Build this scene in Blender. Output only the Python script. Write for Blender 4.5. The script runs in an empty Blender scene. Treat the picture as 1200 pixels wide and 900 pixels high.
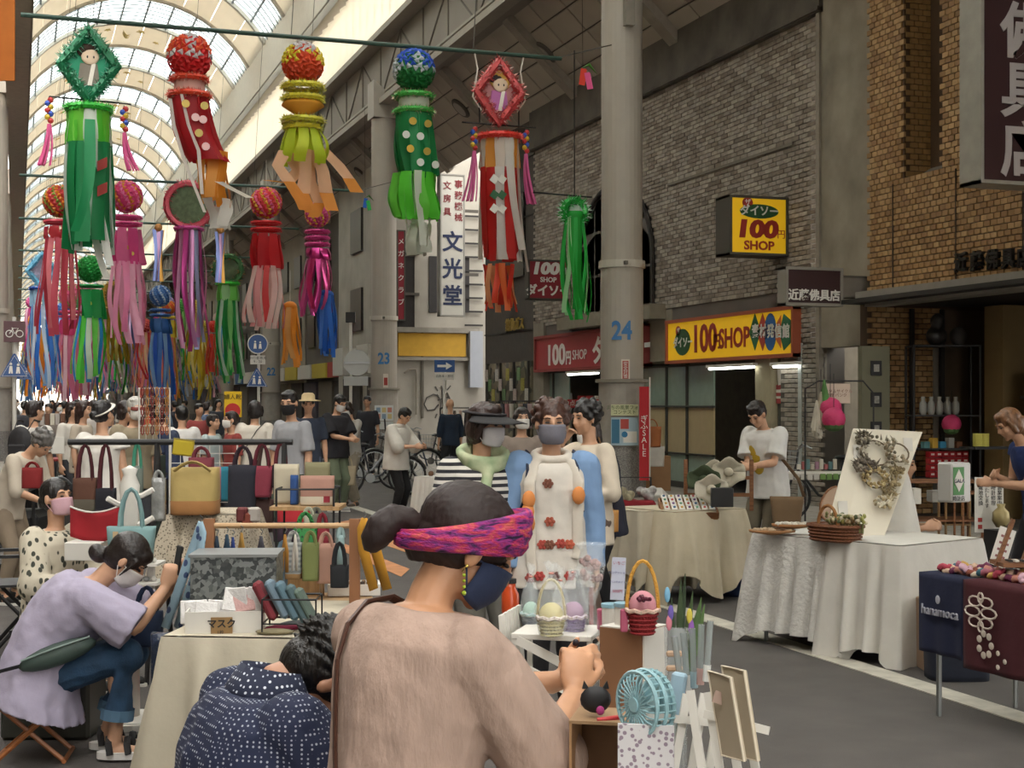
import bpy, bmesh, math, random
import numpy as np
from mathutils import Vector, Matrix, Euler, Quaternion
R = math.radians
random.seed(7)
sc = bpy.context.scene
COL = sc.collection
# ---------------- camera ----------------
FOC, CU, CV, CH = 1700.0, 600.0, 470.0, 1.6
YAW = math.atan(580 / 1700)
SN, CS = math.sin(YAW), math.cos(YAW)
cam_d = bpy.data.cameras.new('camera')
cam_d.sensor_width = 36
cam_d.lens = 36 * FOC / 1200
cam_d.shift_y = 20 / 1200
cam_d.clip_end = 900
cam = bpy.data.objects.new('camera', cam_d)
COL.objects.link(cam)
cam.location = (0, 0, CH)
cam.rotation_euler = (R(90), 0, -YAW)
sc.camera = cam
# ---------------- sky, sun, exposure ----------------
world = bpy.data.worlds.new('overcast_sky')
sc.world = world
world.use_nodes = True
wn = world.node_tree
wn.nodes['Background'].inputs[0].default_value = (1.0, .975, .93, 1)
wn.nodes['Background'].inputs[1].default_value = 5.0
sun_d = bpy.data.lights.new('sun', 'SUN')
sun_d.energy = 1.5
sun_d.angle = R(25)
sun_d.color = (1, .97, .92)
sun = bpy.data.objects.new('sun', sun_d)
COL.objects.link(sun)
sun.rotation_euler = Vector((.45, .6, -1.15)).to_track_quat('-Z', 'Y').to_euler()
sc.view_settings.view_transform = 'Standard'
sc.view_settings.look = 'None'
sc.view_settings.gamma = 1
sc.view_settings.exposure = 0.5
sc.view_settings.use_curve_mapping = False
sc.cycles.max_bounces = 7
sc.cycles.diffuse_bounces = 4
sc.cycles.glossy_bounces = 2
sc.cycles.transmission_bounces = 3
sc.cycles.transparent_max_bounces = 12
sc.cycles.caustics_reflective = False
sc.cycles.caustics_refractive = False
sc.cycles.sample_clamp_indirect = 4

# ---------------- placing helpers: photo sight lines turned into metres ----------------
def at(u, v, d):
    """point at sight line (u, v), d metres deep"""
    l = (u - CU) * d / FOC
    return Vector((l * CS + d * SN, d * CS - l * SN, CH + (CV - v) * d / FOC))
def gnd(u, v, z=0.0):
    return at(u, v, (CH - z) * FOC / (v - CV))
def onx(u, v, X):
    y = X / math.tan(YAW + math.atan((u - CU) / FOC))
    d = X * SN + y * CS
    return Vector((X, y, CH + (CV - v) * d / FOC))
def ony(u, v, Y):
    x = Y * math.tan(YAW + math.atan((u - CU) / FOC))
    d = x * SN + Y * CS
    return Vector((x, Y, CH + (CV - v) * d / FOC))
def dep(p):
    return p[0] * SN + p[1] * CS
def px(n, d):
    return n * d / FOC

# ---------------- materials ----------------
_M = {}
def srgb(h):
    if isinstance(h, str):
        h = [int(h[i:i + 2], 16) / 255 for i in (0, 2, 4)]
    return tuple((c / 12.92 if c <= .04045 else ((c + .055) / 1.055) ** 2.4) for c in h[:3])
def mat(c, rough=.75, metal=0, noise=.12, scale=6, bump=0, bscale=40, emit=0, alpha=1, trans=0, two=None, pat=None, ps=10, sheen=0, stretch=(1, 1, 1), coat=0):
    """c, two: sRGB hex; pat: None|dots|checks|stripes|floral|cells|weave|foil|wood"""
    key = (c, rough, metal, noise, scale, bump, bscale, emit, alpha, trans, two, pat, ps, stretch, coat)
    if key in _M:
        return _M[key]
    m = bpy.data.materials.new('surface_' + c)
    m.use_nodes = True
    nt = m.node_tree
    N, L = nt.nodes, nt.links
    b = N['Principled BSDF']
    out = N['Material Output']
    b.inputs['Roughness'].default_value = rough
    b.inputs['Metallic'].default_value = metal
    if coat:
        b.inputs['Coat Weight'].default_value = coat
    col = srgb(c)
    tc = N.new('ShaderNodeTexCoord')
    mp = N.new('ShaderNodeMapping')
    mp.inputs['Scale'].default_value = stretch
    L.new(tc.outputs['Object'], mp.inputs[0])
    V = mp.outputs[0]
    base = None
    def ramp(fac, c1, c2, p1=.4, p2=.6, const=False):
        r = N.new('ShaderNodeValToRGB')
        r.color_ramp.elements[0].position = p1
        r.color_ramp.elements[1].position = p2
        r.color_ramp.elements[0].color = (*c1, 1)
        r.color_ramp.elements[1].color = (*c2, 1)
        if const:
            r.color_ramp.interpolation = 'CONSTANT'
        L.new(fac, r.inputs[0])
        return r.outputs[0]
    c2 = srgb(two) if two else None
    if pat == 'dots':
        t = N.new('ShaderNodeTexVoronoi'); t.inputs['Scale'].default_value = ps
        t.inputs['Randomness'].default_value = 0.0
        L.new(V, t.inputs['Vector']); base = ramp(t.outputs['Distance'], c2, col, .24, .3)
    elif pat == 'spots':
        t = N.new('ShaderNodeTexVoronoi'); t.inputs['Scale'].default_value = ps
        L.new(V, t.inputs['Vector']); base = ramp(t.outputs['Distance'], c2, col, .3, .36)
    elif pat == 'stripes':
        t = N.new('ShaderNodeTexWave'); t.inputs['Scale'].default_value = ps; t.bands_direction = 'Z'
        t.inputs['Distortion'].default_value = .6; t.inputs['Detail Scale'].default_value = .5
        L.new(V, t.inputs['Vector']); base = ramp(t.outputs['Fac'], c2, col, .45, .55)
    elif pat == 'wood':
        t = N.new('ShaderNodeTexNoise'); t.inputs['Scale'].default_value = ps; t.inputs['Detail'].default_value = 4
        L.new(V, t.inputs['Vector']); base = ramp(t.outputs['Fac'], c2 or tuple(x * .6 for x in col), col, .35, .65)
    elif pat == 'tiedye':
        t = N.new('ShaderNodeTexNoise'); t.inputs['Scale'].default_value = ps; t.inputs['Detail'].default_value = 3
        t.inputs['Distortion'].default_value = .8
        L.new(V, t.inputs['Vector'])
        r = N.new('ShaderNodeValToRGB'); e = r.color_ramp.elements
        e[0].position = .34; e[0].color = (*srgb('2a1440'), 1); e[1].position = .74; e[1].color = (*srgb('c8684a'), 1)
        x = e.new(.45); x.color = (*col, 1); x = e.new(.55); x.color = (*(c2 or col), 1)
        L.new(t.outputs['Fac'], r.inputs[0]); base = r.outputs[0]
    elif pat == 'cells':
        t = N.new('ShaderNodeTexVoronoi'); t.inputs['Scale'].default_value = ps
        L.new(V, t.inputs['Vector'])
        bw = N.new('ShaderNodeSeparateColor'); L.new(t.outputs['Color'], bw.inputs[0])
        base = ramp(bw.outputs[0], col, c2, .3, .7)
    if noise and base is None or (noise and pat in ('stripes', 'dots', 'cells')):
        t = N.new('ShaderNodeTexNoise'); t.inputs['Scale'].default_value = scale; t.inputs['Detail'].default_value = 5
        L.new(V, t.inputs['Vector'])
        f = ramp(t.outputs['Fac'], (1 - noise * 1.6,) * 3, (min(1, 1 + noise * .4),) * 3, .3, .7)
        mx = N.new('ShaderNodeMixRGB'); mx.blend_type = 'MULTIPLY'; mx.inputs[0].default_value = 1
        if base is not None:
            L.new(base, mx.inputs[1])
        else:
            mx.inputs[1].default_value = (*col, 1)
        L.new(f, mx.inputs[2]); base = mx.outputs[0]
    if base is not None:
        L.new(base, b.inputs['Base Color'])
    else:
        b.inputs['Base Color'].default_value = (*col, 1)
    if bump:
        t = N.new('ShaderNodeTexNoise'); t.inputs['Scale'].default_value = bscale; t.inputs['Detail'].default_value = 3
        L.new(V, t.inputs['Vector'])
        bp = N.new('ShaderNodeBump'); bp.inputs['Strength'].default_value = min(1, bump); bp.inputs['Distance'].default_value = .01 * max(1, bump)
        L.new(t.outputs['Fac'], bp.inputs['Height']); L.new(bp.outputs[0], b.inputs['Normal'])
    if emit:
        b.inputs['Emission Color'].default_value = (*col, 1)
        b.inputs['Emission Strength'].default_value = emit
    last = b.outputs[0]
    if trans:
        tr = N.new('ShaderNodeBsdfTranslucent')
        if base is not None: L.new(base, tr.inputs[0])
        else: tr.inputs[0].default_value = (*col, 1)
        mx = N.new('ShaderNodeMixShader'); mx.inputs[0].default_value = trans
        L.new(last, mx.inputs[1]); L.new(tr.outputs[0], mx.inputs[2]); last = mx.outputs[0]
    if alpha < 1:
        tp = N.new('ShaderNodeBsdfTransparent')
        mx = N.new('ShaderNodeMixShader'); mx.inputs[0].default_value = alpha
        L.new(tp.outputs[0], mx.inputs[1]); L.new(last, mx.inputs[2]); last = mx.outputs[0]
    L.new(last, out.inputs[0])
    _M[key] = m
    return m
def cloth(c, **k):
    k.setdefault('rough', .9); k.setdefault('noise', .1); k.setdefault('bump', .35); k.setdefault('bscale', 14)
    return mat(c, **k)
def metal(c='9a9a98', rough=.35, **k):
    return mat(c, rough=rough, metal=.85, noise=0, **k)
SKIN = mat('c79a7c', rough=.55, noise=.08, scale=20)
BLACK = mat('1c1b1c', rough=.6, noise=0)
WHITE = mat('e6e3dc', rough=.6, noise=.04)
CLEAR = mat('e8eef0', rough=.08, noise=0, alpha=.22)
STEEL = metal('8f9190', .4)

# ---------------- mesh building ----------------
class MB:
    def __init__(s):
        s.v, s.f, s.T = [], [], None
    def add(s, vs, fs):
        n = len(s.v)
        if s.T is not None:
            vs = [s.T @ Vector(p) for p in vs]
        s.v += [tuple(p) for p in vs]
        s.f += [tuple(i + n for i in f) for f in fs]
        return s
    def box(s, c, d, rot=None, bev=0):
        x, y, z = d[0] / 2, d[1] / 2, d[2] / 2
        if bev:
            b = min(bev, x * .95, y * .95, z * .95)
            vs = []
            for sx in (-1, 1):
                for sy in (-1, 1):
                    for sz in (-1, 1):
                        vs += [(sx * x, sy * (y - b), sz * (z - b)), (sx * (x - b), sy * y, sz * (z - b)), (sx * (x - b), sy * (y - b), sz * z)]
            I = lambda a, bb, cc, k: ((a * 2 + bb) * 2 + cc) * 3 + k
            fs = []
            for a in (0, 1):
                f = [I(a, 0, 0, 0), I(a, 0, 1, 0), I(a, 1, 1, 0), I(a, 1, 0, 0)]; fs.append(f if a == 0 else f[::-1])
                f = [I(0, a, 0, 1), I(1, a, 0, 1), I(1, a, 1, 1), I(0, a, 1, 1)]; fs.append(f if a == 0 else f[::-1])
                f = [I(0, 0, a, 2), I(0, 1, a, 2), I(1, 1, a, 2), I(1, 0, a, 2)]; fs.append(f if a == 0 else f[::-1])
                for bb in (0, 1):
                    q = (a + bb) % 2
                    f = [I(a, bb, 0, 0), I(a, bb, 0, 1), I(a, bb, 1, 1), I(a, bb, 1, 0)]; fs.append(f if q == 0 else f[::-1])
                    f = [I(a, 0, bb, 0), I(a, 1, bb, 0), I(a, 1, bb, 2), I(a, 0, bb, 2)]; fs.append(f if q == 1 else f[::-1])
                    f = [I(0, a, bb, 1), I(1, a, bb, 1), I(1, a, bb, 2), I(0, a, bb, 2)]; fs.append(f if q == 0 else f[::-1])
                    for cc in (0, 1):
                        f = [I(a, bb, cc, 0), I(a, bb, cc, 1), I(a, bb, cc, 2)]
                        fs.append(f if (a + bb + cc) % 2 == 1 else f[::-1])
        else:
            vs = [(sx * x, sy * y, sz * z) for sx in (-1, 1) for sy in (-1, 1) for sz in (-1, 1)]
            fs = [(0, 1, 3, 2), (4, 6, 7, 5), (0, 4, 5, 1), (2, 3, 7, 6), (0, 2, 6, 4), (1, 5, 7, 3)]
        m = Matrix.Translation(Vector(c))
        if rot is not None:
            m = m @ (rot.to_4x4() if isinstance(rot, (Matrix, Quaternion)) else Euler(rot).to_matrix().to_4x4())
            if isinstance(rot, Quaternion):
                m = Matrix.Translation(Vector(c)) @ rot.to_matrix().to_4x4()
        return s.add([m @ Vector(p) for p in vs], fs)
    def tube(s, pts, r, seg=8, cap=True, flat=1.0, up=None, closed=False):
        pts = [Vector(p) for p in pts]
        n = len(pts)
        rs = r if isinstance(r, (list, tuple)) else [r] * n
        vs, fs = [], []
        prev = None
        for i, p in enumerate(pts):
            if closed:
                t = pts[(i + 1) % n] - pts[i - 1]
            else:
                t = pts[min(i + 1, n - 1)] - pts[max(i - 1, 0)]
            if t.length < 1e-7: t = Vector((0, 0, 1))
            t.normalize()
            if up is not None and abs(t.dot(Vector(up))) < .98:
                a = Vector(up) - t * t.dot(Vector(up))
            elif prev is not None:
                a = prev - t * prev.dot(t)
                if a.length < 1e-4:
                    a = t.orthogonal()
            else:
                a = t.orthogonal()
            a.normalize(); prev = a
            b = t.cross(a)
            for k in range(seg):
                w = 2 * math.pi * k / seg
                vs.append(p + (a * math.cos(w) * flat + b * math.sin(w)) * rs[i])
        m = n if closed else n - 1
        for i in range(m):
            j = (i + 1) % n
            for k in range(seg):
                k2 = (k + 1) % seg
                fs.append((i * seg + k, i * seg + k2, j * seg + k2, j * seg + k))
        if cap and not closed:
            fs.append(tuple(range(seg))[::-1])
            fs.append(tuple((n - 1) * seg + k for k in range(seg)))
        return s.add(vs, fs)
    def cyl(s, a, b, r, seg=12, r2=None):
        return s.tube([a, b], [r, r if r2 is None else r2], seg)
    def lathe(s, prof, c=(0, 0, 0), seg=16, cap=True, sx=1, sy=1):
        vs, fs = [], []
        for r, z in prof:
            for k in range(seg):
                w = 2 * math.pi * k / seg
                vs.append((c[0] + r * math.cos(w) * sx, c[1] + r * math.sin(w) * sy, c[2] + z))
        for i in range(len(prof) - 1):
            for k in range(seg):
                k2 = (k + 1) % seg
                fs.append((i * seg + k, i * seg + k2, (i + 1) * seg + k2, (i + 1) * seg + k))
        if cap:
            fs.append(tuple(range(seg))[::-1]); fs.append(tuple((len(prof) - 1) * seg + k for k in range(seg)))
        return s.add(vs, fs)
    def ball(s, c, r, seg=12, rings=8, rot=None):
        if not isinstance(r, (tuple, list)): r = (r, r, r)
        vs = [(0, 0, -r[2])]
        for i in range(1, rings):
            a = math.pi * i / rings
            for k in range(seg):
                w = 2 * math.pi * k / seg
                vs.append((r[0] * math.sin(a) * math.cos(w), r[1] * math.sin(a) * math.sin(w), -r[2] * math.cos(a)))
        vs.append((0, 0, r[2]))
        fs = [(0, 1 + (k + 1) % seg, 1 + k) for k in range(seg)]
        for i in range(rings - 2):
            for k in range(seg):
                k2 = (k + 1) % seg
                fs.append((1 + i * seg + k, 1 + i * seg + k2, 1 + (i + 1) * seg + k2, 1 + (i + 1) * seg + k))
        l = len(vs) - 1; o = 1 + (rings - 2) * seg
        fs += [(l, o + k, o + (k + 1) % seg) for k in range(seg)]
        m = Matrix.Translation(Vector(c))
        if rot is not None:
            m = m @ (rot.to_matrix().to_4x4() if isinstance(rot, (Quaternion, Euler)) else rot.to_4x4())
        return s.add([m @ Vector(p) for p in vs], fs)
    def prism(s, poly, a, b=None):
        """poly: list of 3-D points; extruded by vector a"""
        a = Vector(a); n = len(poly)
        vs = [Vector(p) for p in poly] + [Vector(p) + a for p in poly]
        fs = [tuple(range(n))[::-1], tuple(range(n, 2 * n))] + [(i, (i + 1) % n, n + (i + 1) % n, n + i) for i in range(n)]
        return s.add(vs, fs)
    def loft(s, secs, cap=True):
        """secs: list of rings (equal number of points)"""
        n = len(secs[0]); vs = [p for r in secs for p in r]; fs = []
        for i in range(len(secs) - 1):
            for k in range(n):
                k2 = (k + 1) % n
                fs.append((i * n + k, i * n + k2, (i + 1) * n + k2, (i + 1) * n + k))
        if cap:
            fs.append(tuple(range(n))[::-1]); fs.append(tuple((len(secs) - 1) * n + k for k in range(n)))
        return s.add(vs, fs)
    def grid(s, fn, nu, nv):
        vs = [fn(i / nu, j / nv) for j in range(nv + 1) for i in range(nu + 1)]
        fs = [(j * (nu + 1) + i, j * (nu + 1) + i + 1, (j + 1) * (nu + 1) + i + 1, (j + 1) * (nu + 1) + i) for j in range(nv) for i in range(nu)]
        return s.add(vs, fs)
    def build(s, name, m, parent=None, smooth=False, world=False, solid=0, kind=None, label=None, fix=False):
        me = bpy.data.meshes.new(name)
        vs = s.v
        if world and parent is not None:
            inv = MW[parent.name].inverted()
            vs = [inv @ Vector(p) for p in vs]
        me.from_pydata([tuple(p) for p in vs], [], s.f)
        if fix:
            bm = bmesh.new(); bm.from_mesh(me); bmesh.ops.recalc_face_normals(bm, faces=bm.faces); bm.to_mesh(me); bm.free()
        if smooth:
            me.polygons.foreach_set('use_smooth', [True] * len(me.polygons))
        me.materials.append(m)
        o = bpy.data.objects.new(name, me)
        COL.objects.link(o)
        if parent is not None:
            o.parent = parent
            MW[o.name] = MW[parent.name]
        else:
            MW[o.name] = Matrix()
        if solid:
            md = o.modifiers.new('thickness', 'SOLIDIFY'); md.thickness = solid; md.offset = 0
        if kind: o['kind'] = kind
        if label: o['label'] = label
        return o
MW = {}
def thing(name, label, cat, loc=(0, 0, 0), rotz=0, group=None, rot=None):
    o = bpy.data.objects.new(name, None)
    o.empty_display_size = .1
    COL.objects.link(o)
    o.location = loc
    o.rotation_euler = rot if rot is not None else (0, 0, rotz)
    MW[o.name] = Matrix.Translation(Vector(loc)) @ Euler(o.rotation_euler).to_matrix().to_4x4()
    o['label'] = label; o['category'] = cat
    if group: o['group'] = group
    return o
def tag(o, label, cat, group=None):
    o['label'] = label; o['category'] = cat
    if group: o['group'] = group
    return o
def single(mb, name, m, label, cat, group=None, **k):
    """one-mesh thing authored in world coordinates, origin moved to its base"""
    a = np.array(mb.v); c = Vector(((a[:, 0].min() + a[:, 0].max()) / 2, (a[:, 1].min() + a[:, 1].max()) / 2, a[:, 2].min()))
    mb.v = [tuple(Vector(p) - c) for p in mb.v]
    o = mb.build(name, m, None, **k)
    o.location = c
    MW[o.name] = Matrix.Translation(c)
    return tag(o, label, cat, group)
def struct(name, mb, m, parent=None, **k):
    o = mb.build(name, m, parent, **k)
    if parent is None: o['kind'] = 'structure'
    return o
def kids(o):
    return [c for c in KIDS.get(o.name, [])]
KIDS = {}
def dup(src, loc, rotz=None, label=None, scale=None):
    ch = {}
    for o in COL.objects:
        if o.parent: ch.setdefault(o.parent.name, []).append(o)
    def cp(o, par):
        c = o.copy(); COL.objects.link(c)
        if par is not None: c.parent = par
        for k in ch.get(o.name, []): cp(k, c)
        return c
    r = cp(src, None)
    r.location = loc
    if rotz is not None: r.rotation_euler = (0, 0, rotz)
    if scale: r.scale = (scale,) * 3
    if label: r['label'] = label
    MW[r.name] = Matrix.Translation(Vector(loc)) @ Euler(r.rotation_euler).to_matrix().to_4x4()
    return r
# text: collected and turned into meshes at the end
TXT = []
def text(s, size, m, parent, loc, rot, name='lettering', bold=.0, ext=.004, sx=1, sy=1, space=1, vertical=False, line=1.0, shear=0, world=True):
    """rot: 3x3 matrix or euler; text centred on loc"""
    if vertical: s = '\n'.join(s)
    cu = bpy.data.curves.new(name, 'FONT')
    cu.body = s; cu.size = size; cu.align_x = 'CENTER'; cu.align_y = 'CENTER'
    cu.extrude = ext; cu.offset = bold; cu.space_character = space; cu.space_line = line; cu.shear = shear
    cu.resolution_u = 3
    cu.materials.append(m)
    o = bpy.data.objects.new(name, cu); COL.objects.link(o)
    rm = (rot if isinstance(rot, Matrix) else Euler(rot).to_matrix()).to_4x4()
    M = Matrix.Translation(Vector(loc)) @ rm @ Matrix.Diagonal((sx, sy, 1, 1))
    if parent is not None:
        o.parent = parent
        if world: M = MW[parent.name].inverted() @ M
    o.matrix_basis = M
    TXT.append(o)
    return o
def flush_text():
    bpy.context.view_layer.update()
    dg = bpy.context.evaluated_depsgraph_get()
    for o in TXT:
        me = bpy.data.meshes.new_from_object(o.evaluated_get(dg))
        nm = o.name; par = o.parent; mb = o.matrix_basis.copy()
        o.name = 'old_text'
        n = bpy.data.objects.new(nm, me); COL.objects.link(n)
        n.parent = par; n.matrix_basis = mb
        for k in ('label', 'kind', 'category'):
            if k in o: n[k] = o[k]
        bpy.data.objects.remove(o)
def facing(nrm, up=(0, 0, 1)):
    """rotation whose +Z looks along nrm, text upright"""
    z = Vector(nrm).normalized(); x = Vector(up).cross(z).normalized(); y = z.cross(x)
    return Matrix((x, y, z)).transposed()
FX = facing((-1, 0, 0))    # signs on the right-hand walls
FY = facing((0, -1, 0))    # signs that face up the street
FC = facing((-SN, -CS, 0))
# =============== ground ===============
WX = 11.5
asph = mat('585350', rough=.95, noise=.14, scale=3, bump=.5, bscale=220)
struct('floor', MB().box((10, 120, -.1), (60, 300, .2)), asph)
side = mat('a09a90', rough=.85, noise=.12, scale=4)
grout = mat('78736c', noise=.05)
pv = struct('floor_pavement', MB().box((9.6, 60, .004), (4.0, 140, .008)), grout)
# paving slabs of the right-hand footway: nearest ones as parts
n = 0
slab = None
for j in range(46):
    for i in range(6):
        y = 10.4 + j * .62; x = 7.95 + i * .62
        if slab is None:
            slab = MB().box((0, 0, 0), (.6, .6, .016), bev=.004).build('paving_slab', side, pv)
            o = slab
        else:
            o = slab.copy(); COL.objects.link(o)
        o.location = (x, y, .012 + random.uniform(-.001, .001))
        n += 1
white_paint = mat('c9c4b6', rough=.8, noise=.2, scale=8)
line = MB(); line.box((4.8, 60, .003), (.17, 140, .006))
struct('trim_1', line, white_paint)
tag_line = MB()
orange = mat('c98a5c', rough=.8, noise=.2, scale=6)
for (a, b, c, d) in (((392, 613), (425, 607), (462, 619), (428, 626)), ((388, 640), (400, 636), (480, 667), (470, 676)), ((420, 628), (440, 622), (545, 660), (535, 668))):
    tag_line.prism([gnd(*p, z=.003) for p in (a, b, c, d)][::-1], (0, 0, .003))
struct('trim_2', tag_line, orange, fix=True)
# left footway
lp = struct('floor_footway', MB().box((-2.1, 60, .03), (3.4, 150, .06)), grout)
lslab = None
for j in range(30):
    for i in range(4):
        if lslab is None:
            lslab = MB().box((0, 0, 0), (.48, .98, .014), bev=.004).build('paving_slab', mat('8f8a80', noise=.15), lp); o = lslab
        else:
            o = lslab.copy(); COL.objects.link(o)
        o.location = (-.66 - i * .5, 6 + j * 1.0, .066)
kerb = struct('trim_3', MB().box((-.36, 60, .05), (.12, 150, .1)), mat('9b968c', noise=.15))

# =============== pillars ===============
pil = mat('aaa296', rough=.55, noise=.05, scale=2)
conc = mat('a8a198', rough=.8, noise=.12)
gran = mat('8f8b86', rough=.5, pat='cells', two='6b6865', ps=90, noise=0)
blue = mat('2f6ea5', rough=.5, noise=0)
PY = [22.2, 38.7, 57.3, 70.3, 86.0, 103, 120, 138, 156, 175]
def pillar(x, y, num, big=False):
    t = thing('arcade_pillar', 'pale grey steel arcade pillar' + (' numbered %s' % num if num else ' on the left, number hidden'), 'pillar', (x, y, 0))
    rb = .40
    MB().lathe([(rb, 0), (rb, .85)], seg=28).build('granite_base', gran, t, smooth=False)
    MB().lathe([(rb - .015, .85), (rb - .015, 1.92), (.30, 1.92)], seg=28).build('lower_casing', conc, t)
    MB().lathe([(rb - .02, 1.9), (rb + .04, 1.91), (rb + .04, 1.96), (.3, 1.97)], seg=28).build('collar', mat('8f887c', noise=.1), t)
    MB().lathe([(.355, 1.95), (.355, 3.9), (.34, 3.92), (.34, 9.3)], seg=28).build('shaft', pil, t, smooth=False)
    MB().lathe([(.35, 3.8), (.385, 3.8), (.385, 3.92), (.35, 3.92)], seg=28, cap=False).build('clamp_ring', mat('b9b3a6', rough=.5, noise=0), t)
    MB().box((-.1, -.4, 3.86), (.05, .08, .06)).build('bolt', mat('6b665f'), t)
    mb = MB()
    s = 1 if x > 3 else -1
    c = .37
    prof = [(-c, 9.3), (c, 9.3), (c, 10.3 if s < 0 else 9.7), (-c, 9.7 if s < 0 else 10.3)]
    mb.prism([(p[0], -c, p[1]) for p in prof], (0, 2 * c, 0))
    mb.build('capital', pil, t, fix=True)
    if num:
        d = Vector((-x, -y, 0)).normalized()
        p = Vector((x, y, 2.74)) + d * .36
        text(num, .42, blue, t, p, facing(d), bold=.012, ext=.006, sx=.8, name='pillar_number')
    return t
nums = ['24', '23', '22', '21', '20', '19', '18', '17', '16', '15']
for y, nn in zip(PY, nums):
    pl = pillar(9.5, y, nn)
    if nn == '24': P24 = pl
    if nn == '23': P23 = pl
for k, y in enumerate([38.7, 57.3, 70.3, 86.0, 103, 120, 138]):
    t = pillar(-.55, y, None)
    t['label'] = ['nearest pale pillar of the left row at the picture edge', 'second pale pillar of the left row', 'third pale pillar of the left row', 'fourth pale pillar of the left row', 'fifth pale pillar of the left row', 'sixth pale pillar of the left row', 'seventh pale pillar of the left row'][k]
# things fixed on pillar 24 and 23
def onpillar(y, u, v, off=.40, x=9.5):
    d = Vector((-x, -y, 0)).normalized()
    side_ = d.cross(Vector((0, 0, 1)))
    dd = dep((x, y)) - off
    p = at(u, v, dd)
    return p, d
def poster(name, label, cat, u0, v0, u1, v1, d, m, thick=.01, nrm=None, parent=None, group=None):
    p = at((u0 + u1) / 2, (v0 + v1) / 2, d)
    nrm = nrm or Vector((-p.x, -p.y, 0)).normalized()
    t = thing(name, label, cat, p, group=group, rot=facing(nrm).to_euler())
    w, h = px(u1 - u0, d), px(v1 - v0, d)
    MB().box((0, 0, 0), (w, h, thick)).build('sheet' if name in ('poster', 'leaflet', 'notice') else 'panel', m, t)
    return t, w, h
dp = dep((9.5, 22.2)) - .42
t, w, h = poster('poster', 'cream notice with green lettering at the top of pillar 24 casing', 'poster', 716, 474, 748, 487, dp, mat('cfd0a8', noise=0))
text('まちの風景フォト\nコンテスト', h * .42, mat('3c5a3c', noise=0), t, (0, 0, .008), Matrix.Identity(3), world=False)
t, w, h = poster('poster', 'blue and white public poster stuck on the base of pillar 24', 'poster', 716, 489, 748, 522, dp, mat('a9c0cc', noise=0))
MB().box((.0, .12 * 1, .008), (w * .3, h * .35, .006)).build('red_panel', mat('b8524a', noise=0), t)
MB().box((-w * .33, 0, .008), (w * .28, h * .85, .006)).build('blue_panel', mat('3d6f8c', noise=0), t)
MB().box((w * .2, -h * .2, .008), (w * .5, h * .4, .006)).build('white_panel', WHITE, t)
MB().lathe([(.05, 0), (.05, .006)], (0, -.05, .011), 16).build('round_mark', mat('3a7ba8', noise=0), t)
t, w, h = poster('notice', 'small red and white vertical sticker on pillar 24', 'sticker', 728, 421, 738, 447, dp + .05, mat('d8cfc2', noise=0))
MB().box((0, 0, .007), (w * .7, h * .85, .004)).build('red_field', mat('a8443c', noise=0), t)
text('安全対策', w * .55, WHITE, t, (0, 0, .012), Matrix.Identity(3), vertical=True, world=False, line=.9)
dp = dep((9.5, 38.7)) - .42
t, w, h = poster('poster', 'pale printed notice board on the casing of pillar 23', 'poster', 439, 475, 461, 493, dp, mat('ccd0d0', noise=0))
for i in range(3):
    for j in range(2):
        MB().box((-w * .3 + i * w * .3, -h * .22 + j * h * .42, .008), (w * .22, h * .32, .005)).build('picture', mat(['b97a6a', '7d93a8', 'c4b27c'][(i + j) % 3], noise=0), t)
t, w, h = poster('poster', 'lower grey notice on the casing of pillar 23', 'poster', 439, 494, 461, 503, dp, mat('bfc3c2', noise=0))
t, w, h = poster('notice', 'small red and white sticker on pillar 23', 'sticker', 449, 438, 455, 456, dp + .05, mat('d8cfc2', noise=0))
MB().box((0, 0, .007), (w * .7, h * .5, .004)).build('red_field', mat('a8443c', noise=0), t)
# metal collar sleeve on pillar 24 top
MB().box((-.05, -.42, 8.0), (.16, .12, .55)).build('conduit_box', mat('8a8378'), P24)

# =============== girders, clerestory, soffit ceiling ===============
beam = mat('8d857a', rough=.7, noise=.08, scale=1)
pale = mat('b0a99c', rough=.7, noise=.06, scale=1)
Y0g, Y1g = -38, 330
LY, MY = Y1g - Y0g, (Y1g + Y0g) / 2
g = MB(); g.box((9.75, MY, 10.55), (.5, LY, 1.6))
GIR = struct('wall_right_girder', g, beam)
tr = MB()
tr.box((9.42, MY, 9.72), (.30, LY, .16)); tr.box((9.35, MY, 11.42), (.5, LY, .16))
tr.box((9.46, MY, 10.0), (.1, LY, .06))
tr.build('edge_rail', mat('a39b8e', noise=.05), GIR)
# lattice diagonals on the girder face
for i in range(int(LY / 2.2)):
    y = Y0g + i * 2.2
    s = 1 if i % 2 else -1
    mb = MB(); mb.box((9.485, y + 1.1, 10.6), (.03, 2.55, .035), rot=(R(33) * s, 0, 0)); mb.box((9.485, y, 10.6), (.03, .03, 1.4))
    if y > 12 and y < 120: mb.build('lattice_bar', mat('6d665d', noise=0), GIR)
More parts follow.
